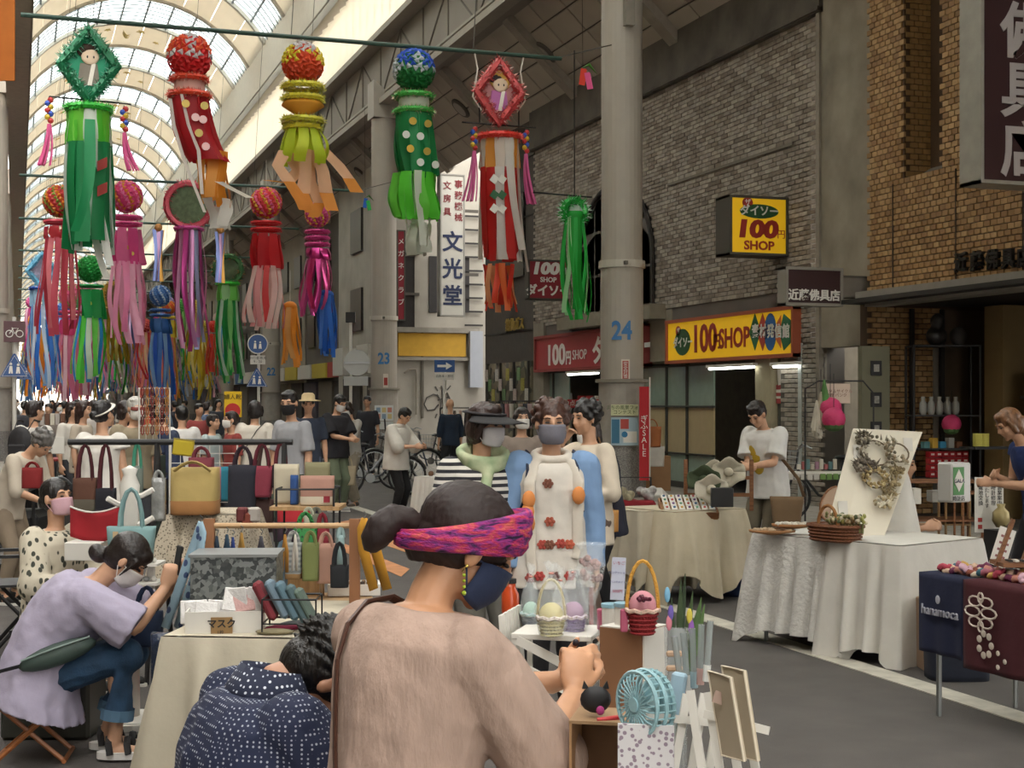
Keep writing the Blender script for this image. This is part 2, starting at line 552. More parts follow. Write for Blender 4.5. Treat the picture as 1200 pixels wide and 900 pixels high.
# clerestory of upright white panels
cw = mat('efeade', rough=.6, noise=.04, scale=1, trans=.5)
cl = struct('wall_right_clerestory', (lambda q: [q.box((9.58, 14.45 + i * .9 - .9, 12.6), (.05, .06, 2.3)) for i in range(0, 350)] and q)(MB()), mat('c4beb2', noise=0))
cpan = None
for i in range(118):
    y = 14 + i * .9
    if cpan is None:
        cpan = MB().box((0, 0, 0), (.08, .82, 2.2), bev=.02).build('panel', cw, cl); o = cpan
    else:
        o = cpan.copy(); COL.objects.link(o)
    o.location = (9.52, y, 12.6); o.rotation_euler.z = .16
mb = MB()
for i in range(240): mb.box((9.52, 14 + 118 * .9 + i * .9, 12.6), (.08, .82, 2.2), rot=(0, 0, .16))
mb.build('far_panels', cw, cl, kind='stuff')
g = MB(); g.box((9.45, MY, 13.95), (.5, LY, .4)); g.box((9.2, MY, 13.72), (.14, LY, .12))
for dx, z, r in ((9.12, 13.62, .035), (9.05, 13.9, .03), (9.25, 11.55, .03)):
    g.tube([(dx, Y0g, z), (dx, Y1g, z)], r, 6)
struct('trim_4', g, pale)
struct('wall_right_cornice', MB().box((9.4, MY, 15.0), (.3, LY, 1.9)), mat('cdc6b8', noise=.05, trans=.2))
struct('wall_left_cornice', MB().box((.1, MY, 15.0), (.3, LY, 1.9)), mat('cdc6b8', noise=.05))
# left side: girder and clerestory edge-on
g = MB(); g.box((0.0, MY, 11.6), (.5, LY, 5.2)); 
struct('wall_left_girder', g, mat('cfc5b4', noise=.1))
g = MB(); g.box((.27, MY, 9.2), (.06, LY, .1)); g.box((.3, MY, 13.9), (.1, LY, .3))
struct('trim_5', g, mat('a89f90', noise=.1))
# sloped soffit on the right, panels recessed from their joints
sof = struct('ceiling', MB().prism([(9.9, Y0g, 9.85), (11.6, Y0g, 8.2), (11.6, Y0g, 8.4), (9.9, Y0g, 10.05)], (0, LY, 0)), mat('4e4842', noise=0))
sm_ = mat('b0a699', rough=.8, noise=.08, scale=1)
tilt = math.atan2(-1.65, 1.7)
Lr = math.hypot(1.65, 1.7)
spn = None
for j in range(62):
    for i in range(4):
        f = (i + .5) / 4
        y = 12.5 + j * 1.25
        if spn is None:
            spn = MB().box((0, 0, 0), (Lr / 4 - .03, 1.21, .05), bev=.012).build('ceiling_panel', sm_, sof); o = spn
        else:
            o = spn.copy(); COL.objects.link(o)
        o.location = (9.9 + 1.7 * f, y, 9.83 - 1.65 * f)
        o.rotation_euler = (0, -tilt, 0)
mb = MB()
for j in range(24):
    y = 14.2 + j * 5.0
    mb.box((10.72, y, 8.93), (Lr, .35, .22), rot=(0, -tilt, 0))
mb.build('cross_rib', mat('9c9387'), sof, kind='stuff')
for k, (u, v) in enumerate([(585, 43), (638, 47), (540, 119), (423, 170)]):
    f = .45
    X = 9.9 + 1.7 * f
    p = onx(u, v, X); p.z = 9.83 - 1.65 * f - .05
    t = thing('ceiling_light', ['round recessed ceiling light above the red framed plaque', 'round recessed ceiling light beside pillar 24', 'round recessed ceiling light behind the blue and green ball', 'round recessed ceiling light above pillar 23'][k], 'light', p, rot=(0, -tilt, 0), group='round lights in the side ceiling')
    MB().lathe([(.26, -.05), (.3, -.02), (.3, .03)], seg=20).build('rim', mat('57504a', noise=0), t)
    MB().lathe([(.2, -.056), (.22, -.05)], seg=20).build('lens', mat('8d867c', rough=.3, noise=0), t)

# =============== glazed barrel vault ===============
XC, RV = 4.75, 4.5
vp = mat('efe8da', rough=.7, noise=.03, scale=1, trans=.26)
def arc(a, r, y):
    th = (math.pi / 2 - a) * -.661
    return (XC + (r + .78) * math.sin(th), y, 13.02 + (r + .78) * math.cos(th))
VP = 8.6
VY0 = -37.4
def band(y0, y1, r0, r1, a0, a1, nseg, mb):
    P = []
    for k in range(nseg + 1):
        a = a0 + (a1 - a0) * k / nseg
        P.append([arc(a, r0, y0), arc(a, r1, y0), arc(a, r1, y1), arc(a, r0, y1)])
    mb.loft(P)
gold = mat('d8c27c', rough=.5, noise=.1)
vault = struct('ceiling_vault', (lambda m_: [band(VY0 + i * VP - .12, VY0 + i * VP + .12, RV - .14, RV + .1, 0, math.pi, 20, m_) or band(VY0 + i * VP + 4.3 - .12, VY0 + i * VP + 4.42, RV - .14, RV + .1, 0, math.pi, 20, m_) for i in range(42)] and m_)(MB()), mat('b7b0a2', noise=.05), fix=True)
glass = mat('dfe8ea', rough=.2, noise=0, alpha=.72, trans=.7)
npan = 9
proto = []
for k in range(npan):
    mb = MB(); a0, a1 = math.pi * (k + .012) / npan, math.pi * (k + 1 - .012) / npan
    band(.14, 4.16, RV - .05, RV + .01, a0, a1, 3, mb)
    proto.append(mb.build('roof_panel', vp, vault, fix=True))
gp = []
mb = MB(); band(4.42, 8.48, RV - .01, RV + .01, 0.02, math.pi - .02, 24, mb)
gp.append(mb.build('glazing', glass, vault, fix=True))
mb = MB()
for k in range(1, 11):
    a = math.pi * k / 11
    mb.tube([arc(a, RV - .06, 4.35), arc(a, RV - .06, 8.6)], .05, 4)
for yy in (5.0, 5.6, 6.2, 6.8, 7.4, 8.0):
    mb.tube([arc(math.pi * k / 24, RV - .04, yy) for k in range(25)], .028, 4)
gp.append(mb.build('glazing_bar', mat('7c8284', rough=.5, noise=0), vault, kind='stuff'))
for o in proto + gp: o.location.y = VY0
sp_ = []
def star(mb, a, y, r, n=5):
    c = Vector(arc(a, RV - .07, y)); th = (math.pi / 2 - a) * -.661; ta = Vector((math.cos(th), 0, -math.sin(th))); ty = Vector((0, 1, 0))
    nn = Vector((-math.sin(th), 0, -math.cos(th))) * .03
    pts = []
    for k in range(2 * n):
        w = math.pi * k / n; rr = r if k % 2 == 0 else r * .42
        pts.append(c + ta * rr * math.sin(w) + ty * rr * math.cos(w) * 1.6)
    mb.prism(pts, nn)
for (a, y, r) in ((1.30, 1.2, .16), (1.72, 1.3, .2), (1.95, 2.6, .15), (1.08, 2.6, .13), (.85, 1.4, .17)):
    mb = MB(); star(mb, a, y, r); o = mb.build('gold_star', gold, vault, fix=True); o.location.y = VY0; sp_.append(o)
mb = MB()
for q in range(3):
    mb.tube([arc(1.5 + .1 * k / 6, RV - .07, 1.4 + q * .25 + .9 * math.sin(k / 6 * 2.2)) for k in range(7)], [.01, .02, .03, .035, .03, .02, .01], 4)
o = mb.build('gold_swirl', gold, vault); o.location.y = VY0; sp_.append(o)
for i in range(1, 40):
    src = list(gp)
    if i <= 35: src += proto
    if 9 < i < 18: src += sp_
    for o in src:
        c = o.copy(); COL.objects.link(c); c.location.y = VY0 + i * VP
# =============== right-hand shop fronts ===============
gwall = mat('6f6a63', noise=.15, scale=1)
brick_m = [mat(c, rough=.85, noise=.2, scale=9) for c in ('aba196', '9f9487', 'b8ad9f', '8f8478')]
ARCHY = (25.2, 29.2)
wall_front = struct('wall_right', MB().box((WX + .2, 25.75, 5.7), (.4, 12.4, 6.5)), gwall)
# individual bricks close to the camera, rest joined
BL, BH, J = .24, .075, .012
ys0, ys1 = 19.25, 32.0
def wall_hole(y, z):
    yc = 27.2
    if abs(y - yc) < 2.0 and z > 3.2 and (z < 4.3 or (y - yc) ** 2 + (z - 4.3) ** 2 * 1.35 < 4.0): return True
    if z < 3.3 and y > 20.55: return True
    return False
def brick_face(parent, x, y0, y1, z0, z1, hole, mats, bl, bh, nind, near, axis='x', name='brick'):
    proto_ = [MB().box((0, 0, 0), (.03, bl - J, bh - J) if axis == 'x' else (bl - J, .03, bh - J), bev=.006).build(name, m_, parent) for m_ in mats]
    for p in proto_: p.hide_render = False
    used = [False] * len(mats)
    cells = []
    nz = int((z1 - z0) / bh); ny = int((y1 - y0) / bl) + 1
    for j in range(nz):
        for i in range(ny):
            y = y0 + (i + (.5 if j % 2 else 0)) * bl + bl / 2 * 0 + .001; z = z0 + (j + .5) * bh
            if y + bl / 2 > y1 + .1: continue
            if hole(y, z): continue
            cells.append((y, z))
    cells.sort(key=lambda c: near(*c))
    rnd = random.Random(3)
    stuff = [MB() for _ in mats]
    for k, (y, z) in enumerate(cells):
        q = rnd.randrange(len(mats)); dx = rnd.uniform(-.004, .004)
        if k < nind:
            if not used[q]: o = proto_[q]; used[q] = True
            else: o = proto_[q].copy(); COL.objects.link(o)
            o.location = (x + dx, y, z) if axis == 'x' else (y, x + dx, z)
        else:
            d = (.03, bl - J, bh - J) if axis == 'x' else (bl - J, .03, bh - J)
            stuff[q].box((x + dx, y, z) if axis == 'x' else (y, x + dx, z), d)
    for q, mb in enumerate(stuff):
        if mb.v: mb.build('distant_bricks' if name == 'brick' else 'distant_tiles', mats[q], parent, kind='stuff')
brick_face(wall_front, WX - .01, ys0, ys1, 2.5, 8.0, wall_hole, brick_m, BL, BH, 260, lambda y, z: (y - 19) + abs(z - 3) * .6)
# pier of light bricks beside the shop window
pierw = struct('wall_right_pier', MB().box((WX + .2, 19.85, 1.25), (.36, 1.3, 2.5)), gwall)
brick_face(pierw, WX, 19.25, 20.4, 0, 2.5, lambda y, z: False, [mat(c, rough=.85, noise=.15, scale=9) for c in ('a39b8f', '978f84', 'aea69a')], BL, BH, 300, lambda y, z: y)
mb = MB(); mb.box((WX - .02, 25.6, 7.95), (.2, 13, 1.0)); mb.box((WX - .1, 25.6, 7.5), (.1, 13, .06))
struct('wall_right_coping', mb, mat('6b645b', noise=.3, scale=2))
# long thin ledge in the brickwork
struct('trim_6', MB().box((WX - .03, 22.3, 5.62), (.05, 4.6, .05)), mat('7f776c'))
struct('trim_7', MB().box((WX - .02, 19.2, 5.0), (.14, .1, 7.2)), mat('948c80'))
# concrete strip between the buildings
mb = MB(); mb.box((WX + .1, 18.42, 5.6), (.3, 1.5, 6.4))
struct('wall_right_concrete', mb, mat('a39988', noise=.28, scale=1.6, bump=.2, bscale=8))
mb = MB(); mb.box((WX + .9, 18.42, 1.25), (.1, 1.6, 2.6)); mb.box((WX + .5, 18.42, 3.1), (1.0, 1.5, .1), rot=(0, R(-35), 0))
struct('wall_right_recess', mb, mat('7b746a', noise=.15))
# arched window
aw = thing('arched_window', 'tall arched window with beige panes and dark rim above the red shop sign', 'window', (WX, 27.2, 3.3))
mb = MB(); P = []
for k in range(33):
    a = math.pi * k / 32
    P.append((-.06, -1.95 * math.cos(a), 1.0 + 1.7 * math.sin(a)))
P = [(-.06, -1.95, 0)] + P + [(-.06, 1.95, 0)]
mb.tube(P, .05, 6); mb.build('rim', mat('2f2b28', noise=0), aw)
# piers of beige pane
for i in range(5):
    ya = -1.9 + i * .76; yb = ya + .72
    for (za, zb) in ((0, .9), (.94, 1.8), (1.84, 2.7)):
        top = lambda y: 1.0 + 1.7 * math.sqrt(max(0, 1 - (y / 1.93) ** 2))
        z1a, z1b = min(zb, top(ya)), min(zb, top(yb))
        if max(z1a, z1b) <= za + .05: continue
        z1a, z1b = max(z1a, za + .01), max(z1b, za + .01)
        MB().prism([(0, ya, za), (0, yb, za), (0, yb, z1b), (0, ya, z1a)], (.05, 0, 0)).build('pane', mat('9a907c', rough=.4, noise=.08), aw, fix=True)
MB().box((-.15, 0, -.02), (.4, 4.9, .28)).build('sill', mat('8f8878'), aw)

# ---- 100 yen shop ----
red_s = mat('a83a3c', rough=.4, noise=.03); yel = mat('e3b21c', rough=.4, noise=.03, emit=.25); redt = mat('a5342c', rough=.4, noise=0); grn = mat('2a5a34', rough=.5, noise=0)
def wall_sign(name, label, u0, v0a, v1a, u1, v0b, v1b, mfield, mframe, X=WX - .05, th=.16):
    a = onx(u0, v0a, X); b = onx(u0, v1a, X); c = onx(u1, v0b, X); d = onx(u1, v1b, X)
    z1 = (a.z + c.z) / 2; z0 = (b.z + d.z) / 2; y1, y0 = a.y, c.y
    ctr = Vector((X, (y0 + y1) / 2, z0))
    t = thing(name, label, 'sign', ctr)
    W, H = y1 - y0, z1 - z0
    MB().box((0, 0, H / 2), (th, W - .06, H - .06)).build('face', mfield, t)
    mb = MB()
    for zz in (.03, H - .03): mb.box((-.02, 0, zz), (th + .04, W, .06))
    for yy in (-W / 2 + .03, W / 2 - .03): mb.box((-.02, yy, H / 2), (th + .038, .06, H))
    mb.build('frame', mframe, t)
    return t, W, H, X - th / 2 - .008
def tx(t, s, u, v, X, size, m, **k):
    p = onx(u, v, X); p.x = X
    return text(s, size, m, t, p, FX, **k)
t, W, H, X = wall_sign('shop_sign', 'long red 100 yen shop sign partly behind pillar 24', 631, 395, 437, 760, 379, 429, red_s, mat('8e3f3c', noise=0))
tx(t, '100', 651, 417, X, .62, WHITE, bold=.02, sx=1.3); tx(t, '円', 666, 420, X, .32, WHITE, bold=.01)
tx(t, 'SHOP', 679, 416, X, .3, WHITE, sx=1.1); tx(t, 'ダイソー', 727, 410, X, .62, WHITE, bold=.02, sx=1.2)
t, W, H, X = wall_sign('shop_sign', 'long yellow 100 yen shop sign with red lettering and green oval', 786, 376, 427, 937, 358, 418, yel, mat('a8583c', noise=0))
def blob_x(t, u, v, X, rw, rh, m, nm, n=20, th=.01):
    p = onx(u, v, X); mb = MB()
    pts = [(X, p.y + rw * math.cos(2 * math.pi * k / n), p.z + rh * math.sin(2 * math.pi * k / n)) for k in range(n)]
    mb.prism(pts, (-th, 0, 0)).build(nm, m, t, world=True, fix=True)
blob_x(t, 800, 401, X, .32, .24, grn, 'oval_badge'); tx(t, 'ダイソー', 800, 402, X - .014, .2, WHITE, bold=.006)
blob_x(t, 795, 388, X, .1, .09, redt, 'round_badge'); tx(t, 'ザ', 795, 388, X - .014, .13, WHITE)
tx(t, '100', 825, 398, X, .66, redt, bold=.02, sx=1.0); tx(t, '円', 840, 401, X, .28, redt, bold=.008); tx(t, 'SHOP', 860, 397, X, .46, redt, bold=.012, sx=.95)
for k, (c, u, m_, n_) in enumerate((('素', 885, '2f6b4a', 4), ('材', 894, 'b0453a', 4), ('発', 903, '2e62a0', 20), ('信', 912, 'cf6a3a', 3), ('館', 921, '2e6b4a', 5))):
    blob_x(t, u, 389, X, .19, .3, mat(m_, noise=0), 'badge', n_); tx(t, c, u, 389, X - .014, .23, WHITE, bold=.006)
# fascia between signs
def wbox(name, u0, u1, z0, z1, X, th, m, parent=None, kind=None):
    a, b = onx(u0, 400, X).y, onx(u1, 400, X).y
    return struct(name, MB().box((X + th / 2, (a + b) / 2, (z0 + z1) / 2), (th, abs(a - b), z1 - z0)), m, parent)
beigep = mat('9a9484', noise=.08)
wbox('wall_right_fascia', 760, 787, 2.35, 3.3, WX - .02, .3, beigep)
wbox('trim_8', 625, 637, 0, 3.4, WX - .06, .3, mat('8d8678', noise=.1))
sf = wbox('wall_shopfront', 637, 838, 2.3, 2.42, WX + .05, .2, mat('77705f'))
# storefront glass panels: upper green, lower cream
gg = mat('93a79a', rough=.2, noise=.06, coat=.4); cc = mat('b9a883', rough=.35, noise=.05); fr = mat('3a3a34', noise=0)
scr = thing('glazed_screen', 'shop screen of pale green and cream glass panels right of pillar 24', 'screen', (WX + .1, onx(800, 400, WX).y, 0))
ub = [752, 783, 807, 838]
for i in range(3):
    ya, yb = onx(ub[i], 0, WX + .1).y, onx(ub[i + 1], 0, WX + .1).y
    for (z0, z1, m_) in ((.12, .62, gg), (.65, 1.6 - .12, cc), (1.51, 2.25, gg)):
        MB().box((WX + .1, (ya + yb) / 2, (z0 + z1) / 2), (.03, abs(ya - yb) - .05, z1 - z0)).build('glass_panel', m_, scr, world=True)
    mb = MB()
    for z in (.06, .635, 1.5, 2.25): mb.box((WX + .08, (ya + yb) / 2, z), (.07, abs(ya - yb), .035 if z > .1 else .12))
    mb.box((WX + .08, ya, 1.15), (.07, .04, 2.3))
    mb.build('mullion', fr, scr, world=True)
scr2 = thing('glazed_screen', 'narrow shop screen panels left of pillar 24 under the red sign', 'screen', (WX + .1, onx(660, 400, WX).y, 0))
ub = [637, 650, 668]
for i in range(2):
    ya, yb = onx(ub[i], 0, WX + .1).y, onx(ub[i + 1], 0, WX + .1).y
    for (z0, z1, m_) in ((.65, 1.5 - .12, cc), (1.41, 2.25, gg)):
        MB().box((WX + .1, (ya + yb) / 2, (z0 + z1) / 2), (.03, abs(ya - yb) - .05, z1 - z0)).build('glass_panel', m_, scr2, world=True)
    mb = MB()
    for z in (.06, .635, 1.4, 2.25): mb.box((WX + .08, (ya + yb) / 2, z), (.07, abs(ya - yb), .035))
    mb.box((WX + .08, ya, 1.15), (.07, .04, 2.3)); mb.build('mullion', fr, scr2, world=True)
# shop interior: dark room behind
mb = MB(); mb.box((WX + 2.6, 26.5, 1.7), (.1, 14, 3.4)); mb.box((WX + 1.5, 19.9, 1.7), (2.4, .1, 3.4)); mb.box((WX + 1.5, 26.5, 3.35), (2.6, 14, .1)); mb.box((WX + 1.5, 32.0, 1.7), (2.4, .1, 3.4))
struct('wall_shop_inside', mb, mat('6a6252', noise=.15))
# doorway with the half open brown door, white door column and poster window
y0_, y1_ = onx(885, 0, WX).y, onx(840, 0, WX).y
dr = struct('door_1', MB().box((WX + .9, (y0_ + y1_) / 2, 1.12), (.06, y1_ - y0_, 2.25)), mat('7d7158', noise=.1))
MB().box((WX + .82, y1_ - .3, 1.0), (.06, .1, .06)).build('door_handle', BLACK, dr)
MB().tube([(WX + .8, y1_ - .5, 1.9), (WX + .8, y0_ + .5, 1.5)], .02, 5).build('door_rail', mat('4a4436'), dr)
wbox('trim_9', 885, 903, 0, 2.35, WX - .02, .25, mat('b1a88c', noise=.06))
wbox('trim_10', 935, 939, 0, 2.5, WX - .03, .2, mat('b9c0bd', rough=.3))
w1 = struct('window_1', MB().box((WX + .12, onx(919, 0, WX).y, 1.35), (.02, .86, 1.9)), mat('4a4c48', rough=.15, noise=0, coat=.5))
for v, m_, tcol in ((462, 'a8474a', 'ペイペイ'), (517, 'b63a5a', '祝福ゆ')):
    for uu in (913, 928):
        p = onx(uu, v, WX + .09)
        s_ = MB().box((p.x, p.y, p.z), (.015, .34, .42 if v == 517 else .3)).build('window_poster', mat(m_, noise=0), w1)
        MB().box((p.x - .01, p.y, p.z + .05), (.005, .24, .05)).build('poster_stripe', WHITE, s_)
        MB().box((p.x - .01, p.y, p.z - .05), (.005, .2, .04)).build('poster_stripe', WHITE, s_)
for k in range(3):
    p = onx(914 + k * 8, 438, WX + .09); MB().box((p.x, p.y, p.z), (.02, .13, .36), rot=(R(8 * (k - 1)), 0, 0)).build('banner_slip', WHITE, w1)
for (u0, u1, v, X_) in ((830, 885, 431, WX - .1), (905, 936, 429, WX - .1), (665, 702, 438, WX - .1)):
    a, b = onx(u0, v, X_), onx(u1, v, X_)
    t = thing('tube_light', 'lit white fluorescent tube under the ' + ('yellow sign above the doorway' if u0 == 830 else 'yellow sign above the poster window' if u0 == 905 else 'red sign left of pillar 24'), 'light', (X_, (a.y + b.y) / 2, (a.z + b.z) / 2))
    MB().box((0, 0, .04), (.1, a.y - b.y, .05)).build('housing', WHITE, t)
    MB().tube([(0, -(a.y - b.y) / 2 + .05, 0), (0, (a.y - b.y) / 2 - .05, 0)], .025, 8).build('tube', mat('f4f6ee', emit=6, noise=0), t)

# ---- hanging box signs that face up the street ----
def box_sign(label, u0, u1, v0, v1, Y, m, mf, th=.28, name='projecting_sign'):
    a = ony(u0, (v0 + v1) / 2, Y); b = ony(u1, (v0 + v1) / 2, Y)
    d = dep((a + b) / 2); H = px(v1 - v0, d); W = b.x - a.x
    t = thing(name, label, 'sign', ((a + b) / 2 - Vector((0, 0, H / 2))))
    MB().box((0, 0, H / 2), (W - .06, th, H - .06)).build('face', m, t)
    mb = MB()
    for z in (.02, H - .02): mb.box((0, 0, z), (W, th + .04, .04))
    for x in (-W / 2 + .02, W / 2 - .02): mb.box((x, 0, H / 2), (.04, th + .038, H))
    mb.build('frame', mf, t)
    for q in (.3, .75): MB().box((W / 2 + .2, 0, H * q), (.5, .08, .08)).build('bracket', mat('5b564e'), t)
    return t, W, H, -th / 2 - .008
def lt(t, s, x, z, y, size, m, **k):
    return text(s, size, m, t, (x, y, z), FY, world=False, **k)
def disc(t, x, z, y, rx, rz, m, nm, n=20):
    MB().prism([(x + rx * math.cos(2 * math.pi * k / n), y, z + rz * math.sin(2 * math.pi * k / n)) for k in range(n)], (0, -.01, 0)).build(nm, m, t, fix=True)
dk = mat('4d4840', noise=0)
t, W, H, y = box_sign('yellow square 100 yen shop sign box jutting from the grey brick wall', 847, 915, 232, 301, 20.4, yel, dk, .45)
disc(t, .0, H * .74, y, W * .33, H * .12, grn, 'oval_badge'); lt(t, 'ダイソー', 0, H * .74, y - .014, .17, WHITE, bold=.004)
disc(t, -W * .2, H * .88, y, .09, .08, redt, 'round_badge'); lt(t, 'ザ', -W * .2, H * .88, y - .014, .11, WHITE)
lt(t, '100', -.05, H * .43, y, .36, redt, bold=.02, sx=1.35, shear=.1); lt(t, '円', W * .38, H * .36, y, .15, redt); lt(t, 'SHOP', 0, H * .16, y, .19, redt, bold=.006, sx=1.1)
t, W, H, y = box_sign('dark red square 100 yen shop sign box beyond pillar 24', 617, 664, 305, 352, 29.9, mat('8e2630', rough=.4, noise=.02), dk, .2)
lt(t, '100', -.08, H * .77, y, .34, WHITE, bold=.02, sx=1.25, shear=.15); lt(t, '円', W * .36, H * .72, y, .18, WHITE); lt(t, 'SHOP', 0, H * .5, y, .15, WHITE, bold=.004); lt(t, 'ダイソー', 0, H * .22, y, .26, WHITE, bold=.01)
brn = mat('3a2426', rough=.4, noise=.03)
t, W, H, y = box_sign('brown sign box with white name of the altar shop held by a grey arm', 916, 983, 314, 359, 17.9, brn, mat('8a857c', noise=0), .2)
lt(t, '近藤佛具店', 0, H * .26, y, .165, WHITE, bold=.004)
MB().box((W / 2 + .35, 0, H * .5), (.66, .12, .28)).build('arm', mat('7d756a'), t)
t, W, H, y = box_sign('large brown vertical sign of the altar shop cut by the picture edge', 1137, 1245, -190, 220, 13.7, brn, mat('9d998f', rough=.4), .35)
for k, c in enumerate('近藤佛具店'):
    lt(t, c, -.03, .36 + (4 - k) * .66, y, .66, mat('a9a2a0', noise=0), bold=.016)

# ---- tan tiled building ----
TX = 11.3
tanm = [mat(c, rough=.6, noise=.15, scale=8) for c in ('b08a5c', 'a57f50', 'bb9768', '98734a')]
tw = struct('wall_right_tan', MB().box((TX + .55, 11.0, 7.2), (.3, 13.2, 8.4)), mat('4e3a28', noise=.1))
def thole(y, z):
    for (yc, w_) in ((16.35, .42), (15.0, .42), (13.6, .42), (12.3, .42)):
        if abs(y - yc) < w_ and z > 4.6: return True
    return False
mb = MB()
for (a, b) in ((16.77, 17.6), (15.42, 15.93), (14.02, 14.58), (12.72, 13.18), (8, 11.88)):
    mb.box((TX + .2, (a + b) / 2, 7.9), (.4, b - a, 6.6))
mb.box((TX + .2, 12.8, 3.85), (.4, 9.6, 1.5))
tbk = mb.build('wall_backing', mat('54402c', noise=.1), tw)
brick_face(tw, TX - .01, 11.6, 17.6, 3.12, 8.6, thole, tanm, .13, .078, 290, lambda y, z: (17.6 - y) * .2 + abs(z - 3.4), name='wall_tile')
# tiles on recess cheeks (face toward the camera)
mb = MB()
for (a, b) in ((16.35, .42), (15.0, .42)):
    for j in range(50):
        for i in range(3):
            mb.box((TX + .08 + i * .13 + (.065 if j % 2 else 0), a + b - .01, 4.66 + j * .078), (.118, .02, .066))
mb.build('cheek_tiles', tanm[1], tw, kind='stuff')
mb = MB()
for a in (16.35, 15.0): mb.prism([(TX, a - .42, 4.5), (TX + .4, a - .42, 4.75), (TX + .4, a + .42, 4.75), (TX, a + .42, 4.5)], (0, 0, -.05))
mb.build('recess_sill', mat('7d7468'), tw, fix=True)
mb = MB()
for y in (14.3, 15.6, 17.0): mb.box((TX - .02, y, 3.85), (.03, .02, 1.4))
mb.build('expansion_joint', mat('3a2a1e', noise=0), tw)
lt_ = thing('wall_lettering', 'dark raised characters naming the altar shop on the tan tiles', 'sign', (TX - .03, 15, 3.3))
for k, c in enumerate('近藤佛具店'):
    p = onx(1127 + k * 18.5, 309 - k * 1.6, TX - .04); text(c, .25, mat('2c2a2a', metal=.5, rough=.4, noise=0), lt_, p, FX, bold=.008, ext=.03, name='character')
mb = MB(); mb.box((TX - .05, 13.0, 3.04), (.5, 9.0, .14)); mb.box((TX, 13.0, 2.95), (.3, 9.0, .08))
struct('trim_11', mb, mat('8f8a82', rough=.5, noise=.1))
# recessed ground floor
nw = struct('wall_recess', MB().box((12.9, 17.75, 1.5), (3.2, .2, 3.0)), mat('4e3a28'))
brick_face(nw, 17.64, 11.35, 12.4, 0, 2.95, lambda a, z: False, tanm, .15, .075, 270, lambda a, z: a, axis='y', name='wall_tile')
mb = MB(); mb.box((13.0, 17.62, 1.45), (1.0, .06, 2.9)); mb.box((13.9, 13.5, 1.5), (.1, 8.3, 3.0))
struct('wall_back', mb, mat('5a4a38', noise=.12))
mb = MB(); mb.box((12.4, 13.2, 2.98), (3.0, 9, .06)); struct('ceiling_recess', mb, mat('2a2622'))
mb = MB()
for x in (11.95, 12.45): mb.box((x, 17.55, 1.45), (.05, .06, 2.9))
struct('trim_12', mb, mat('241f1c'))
struct('wall_lane_light_block', MB().box((19, 39, 5), (.5, 16, 10)), mat('8a8175', noise=.2))  # unseen wall, added to block sky light coming through the side lane
# ---- far side: dark stone building, white building, further blocks ----
ds = struct('wall_right_dark', MB().box((WX + 1.5, 33.95, 5), (3, 3.8, 10)), mat('4a443e', noise=.15))
for z in (3.3, 4.6, 6.0, 7.4): MB().box((WX - .01, 33.95, z), (.04, 3.8, .03)).build('joint', mat('2e2a26'), ds)
MB().box((WX - .03, 33.2, 5.6), (.06, 1.0, 2.0)).build('window_pane', mat('23211f', rough=.2), ds)
mb = MB(); mb.box((WX - .02, 33.9, 1.3), (.06, 3.5, 2.5)); mb.build('shop_glass', mat('58584f', rough=.2, pat='cells', two='8f8670', ps=4), ds)
for k in range(4):
    MB().box((WX - .06, 32.3 + k * 1.05, 1.3), (.08, .07, 2.5)).build('window_post', mat('3a352f'), ds)
lts = thing('wall_lettering', 'small gold characters on the dark stone wall under the red square sign', 'sign', (WX - .03, 33, 3.4))
p = onx(603, 381, WX - .04); text('銘仙ガス', .34, mat('b09550', metal=.4, noise=0), lts, p, FX, ext=.02, name='characters')
# white building facing the side lane
wbm = mat('aca69a', noise=.14, scale=1.2)
WY = 42.0
def yb(name, u0, u1, v0, v1, Y, th, m, parent=None, lab=None):
    a, b = ony(u0, (v0 + v1) / 2, Y), ony(u1, (v0 + v1) / 2, Y)
    d = dep((a + b) / 2)
    return MB().box(((a.x + b.x) / 2, Y + th / 2, a.z), (b.x - a.x, th, px(v1 - v0, d))).build(name, m, parent, label=lab)
x0_ = ony(463, 0, WY).x
wb = thing('white_building', 'off-white rendered building with yellow band facing the side lane', 'building', (x0_ + 1.6, WY, 0))
def wbp(name, *a): 
    o = yb(name, *a); o.parent = wb; o.location = -Vector(wb.location); return o
MB().box((0 + .0, 4, 6), (3.2, 8, 12)).build('wall', wbm, wb)
wbp('yellow_band', 467, 546, 390, 417, WY - .12, .1, mat('c79a32', noise=.08))
wbp('ledge', 463, 562, 383, 389, WY - .2, .2, mat('938d82')); wbp('ledge', 463, 562, 418, 422, WY - .2, .2, mat('938d82'))
wbp('window_frame', 503, 512, 300, 366, WY - .05, .05, mat('2f2c2b')); wbp('window_frame', 543, 550, 300, 366, WY - .05, .05, mat('2f2c2b'))
wbp('window_frame', 466, 486, 300, 383, WY - .06, .05, mat('332f2d'))
wbp('white_panel', 551, 566, 388, 454, WY - .3, .2, mat('a4a8b0', noise=.03))
wbp('pilaster', 486, 492, 250, 384, WY - .1, .1, wbm)
for k in range(9): wbp('wall_grille', 545, 566, 252 + k * 16, 254 + k * 16, WY - .1, .04, mat('2b2827'))
mb = MB(); P = [ony(474, 437, WY - .1), ony(479, 433, WY - .1), ony(487, 433, WY - .1), ony(488, 440, WY - .1), ony(488, 486, WY - .1)]
mb.tube(P, .035, 6).build('drain_pipe', mat('8d8578'), wb, world=True)
mb = MB(); mb.tube([ony(495, 387, WY - .05), ony(495, 490, WY - .05)], .04, 6).build('conduit', mat('6f695f'), wb, world=True)
gf = mat('4e4a46', noise=0)
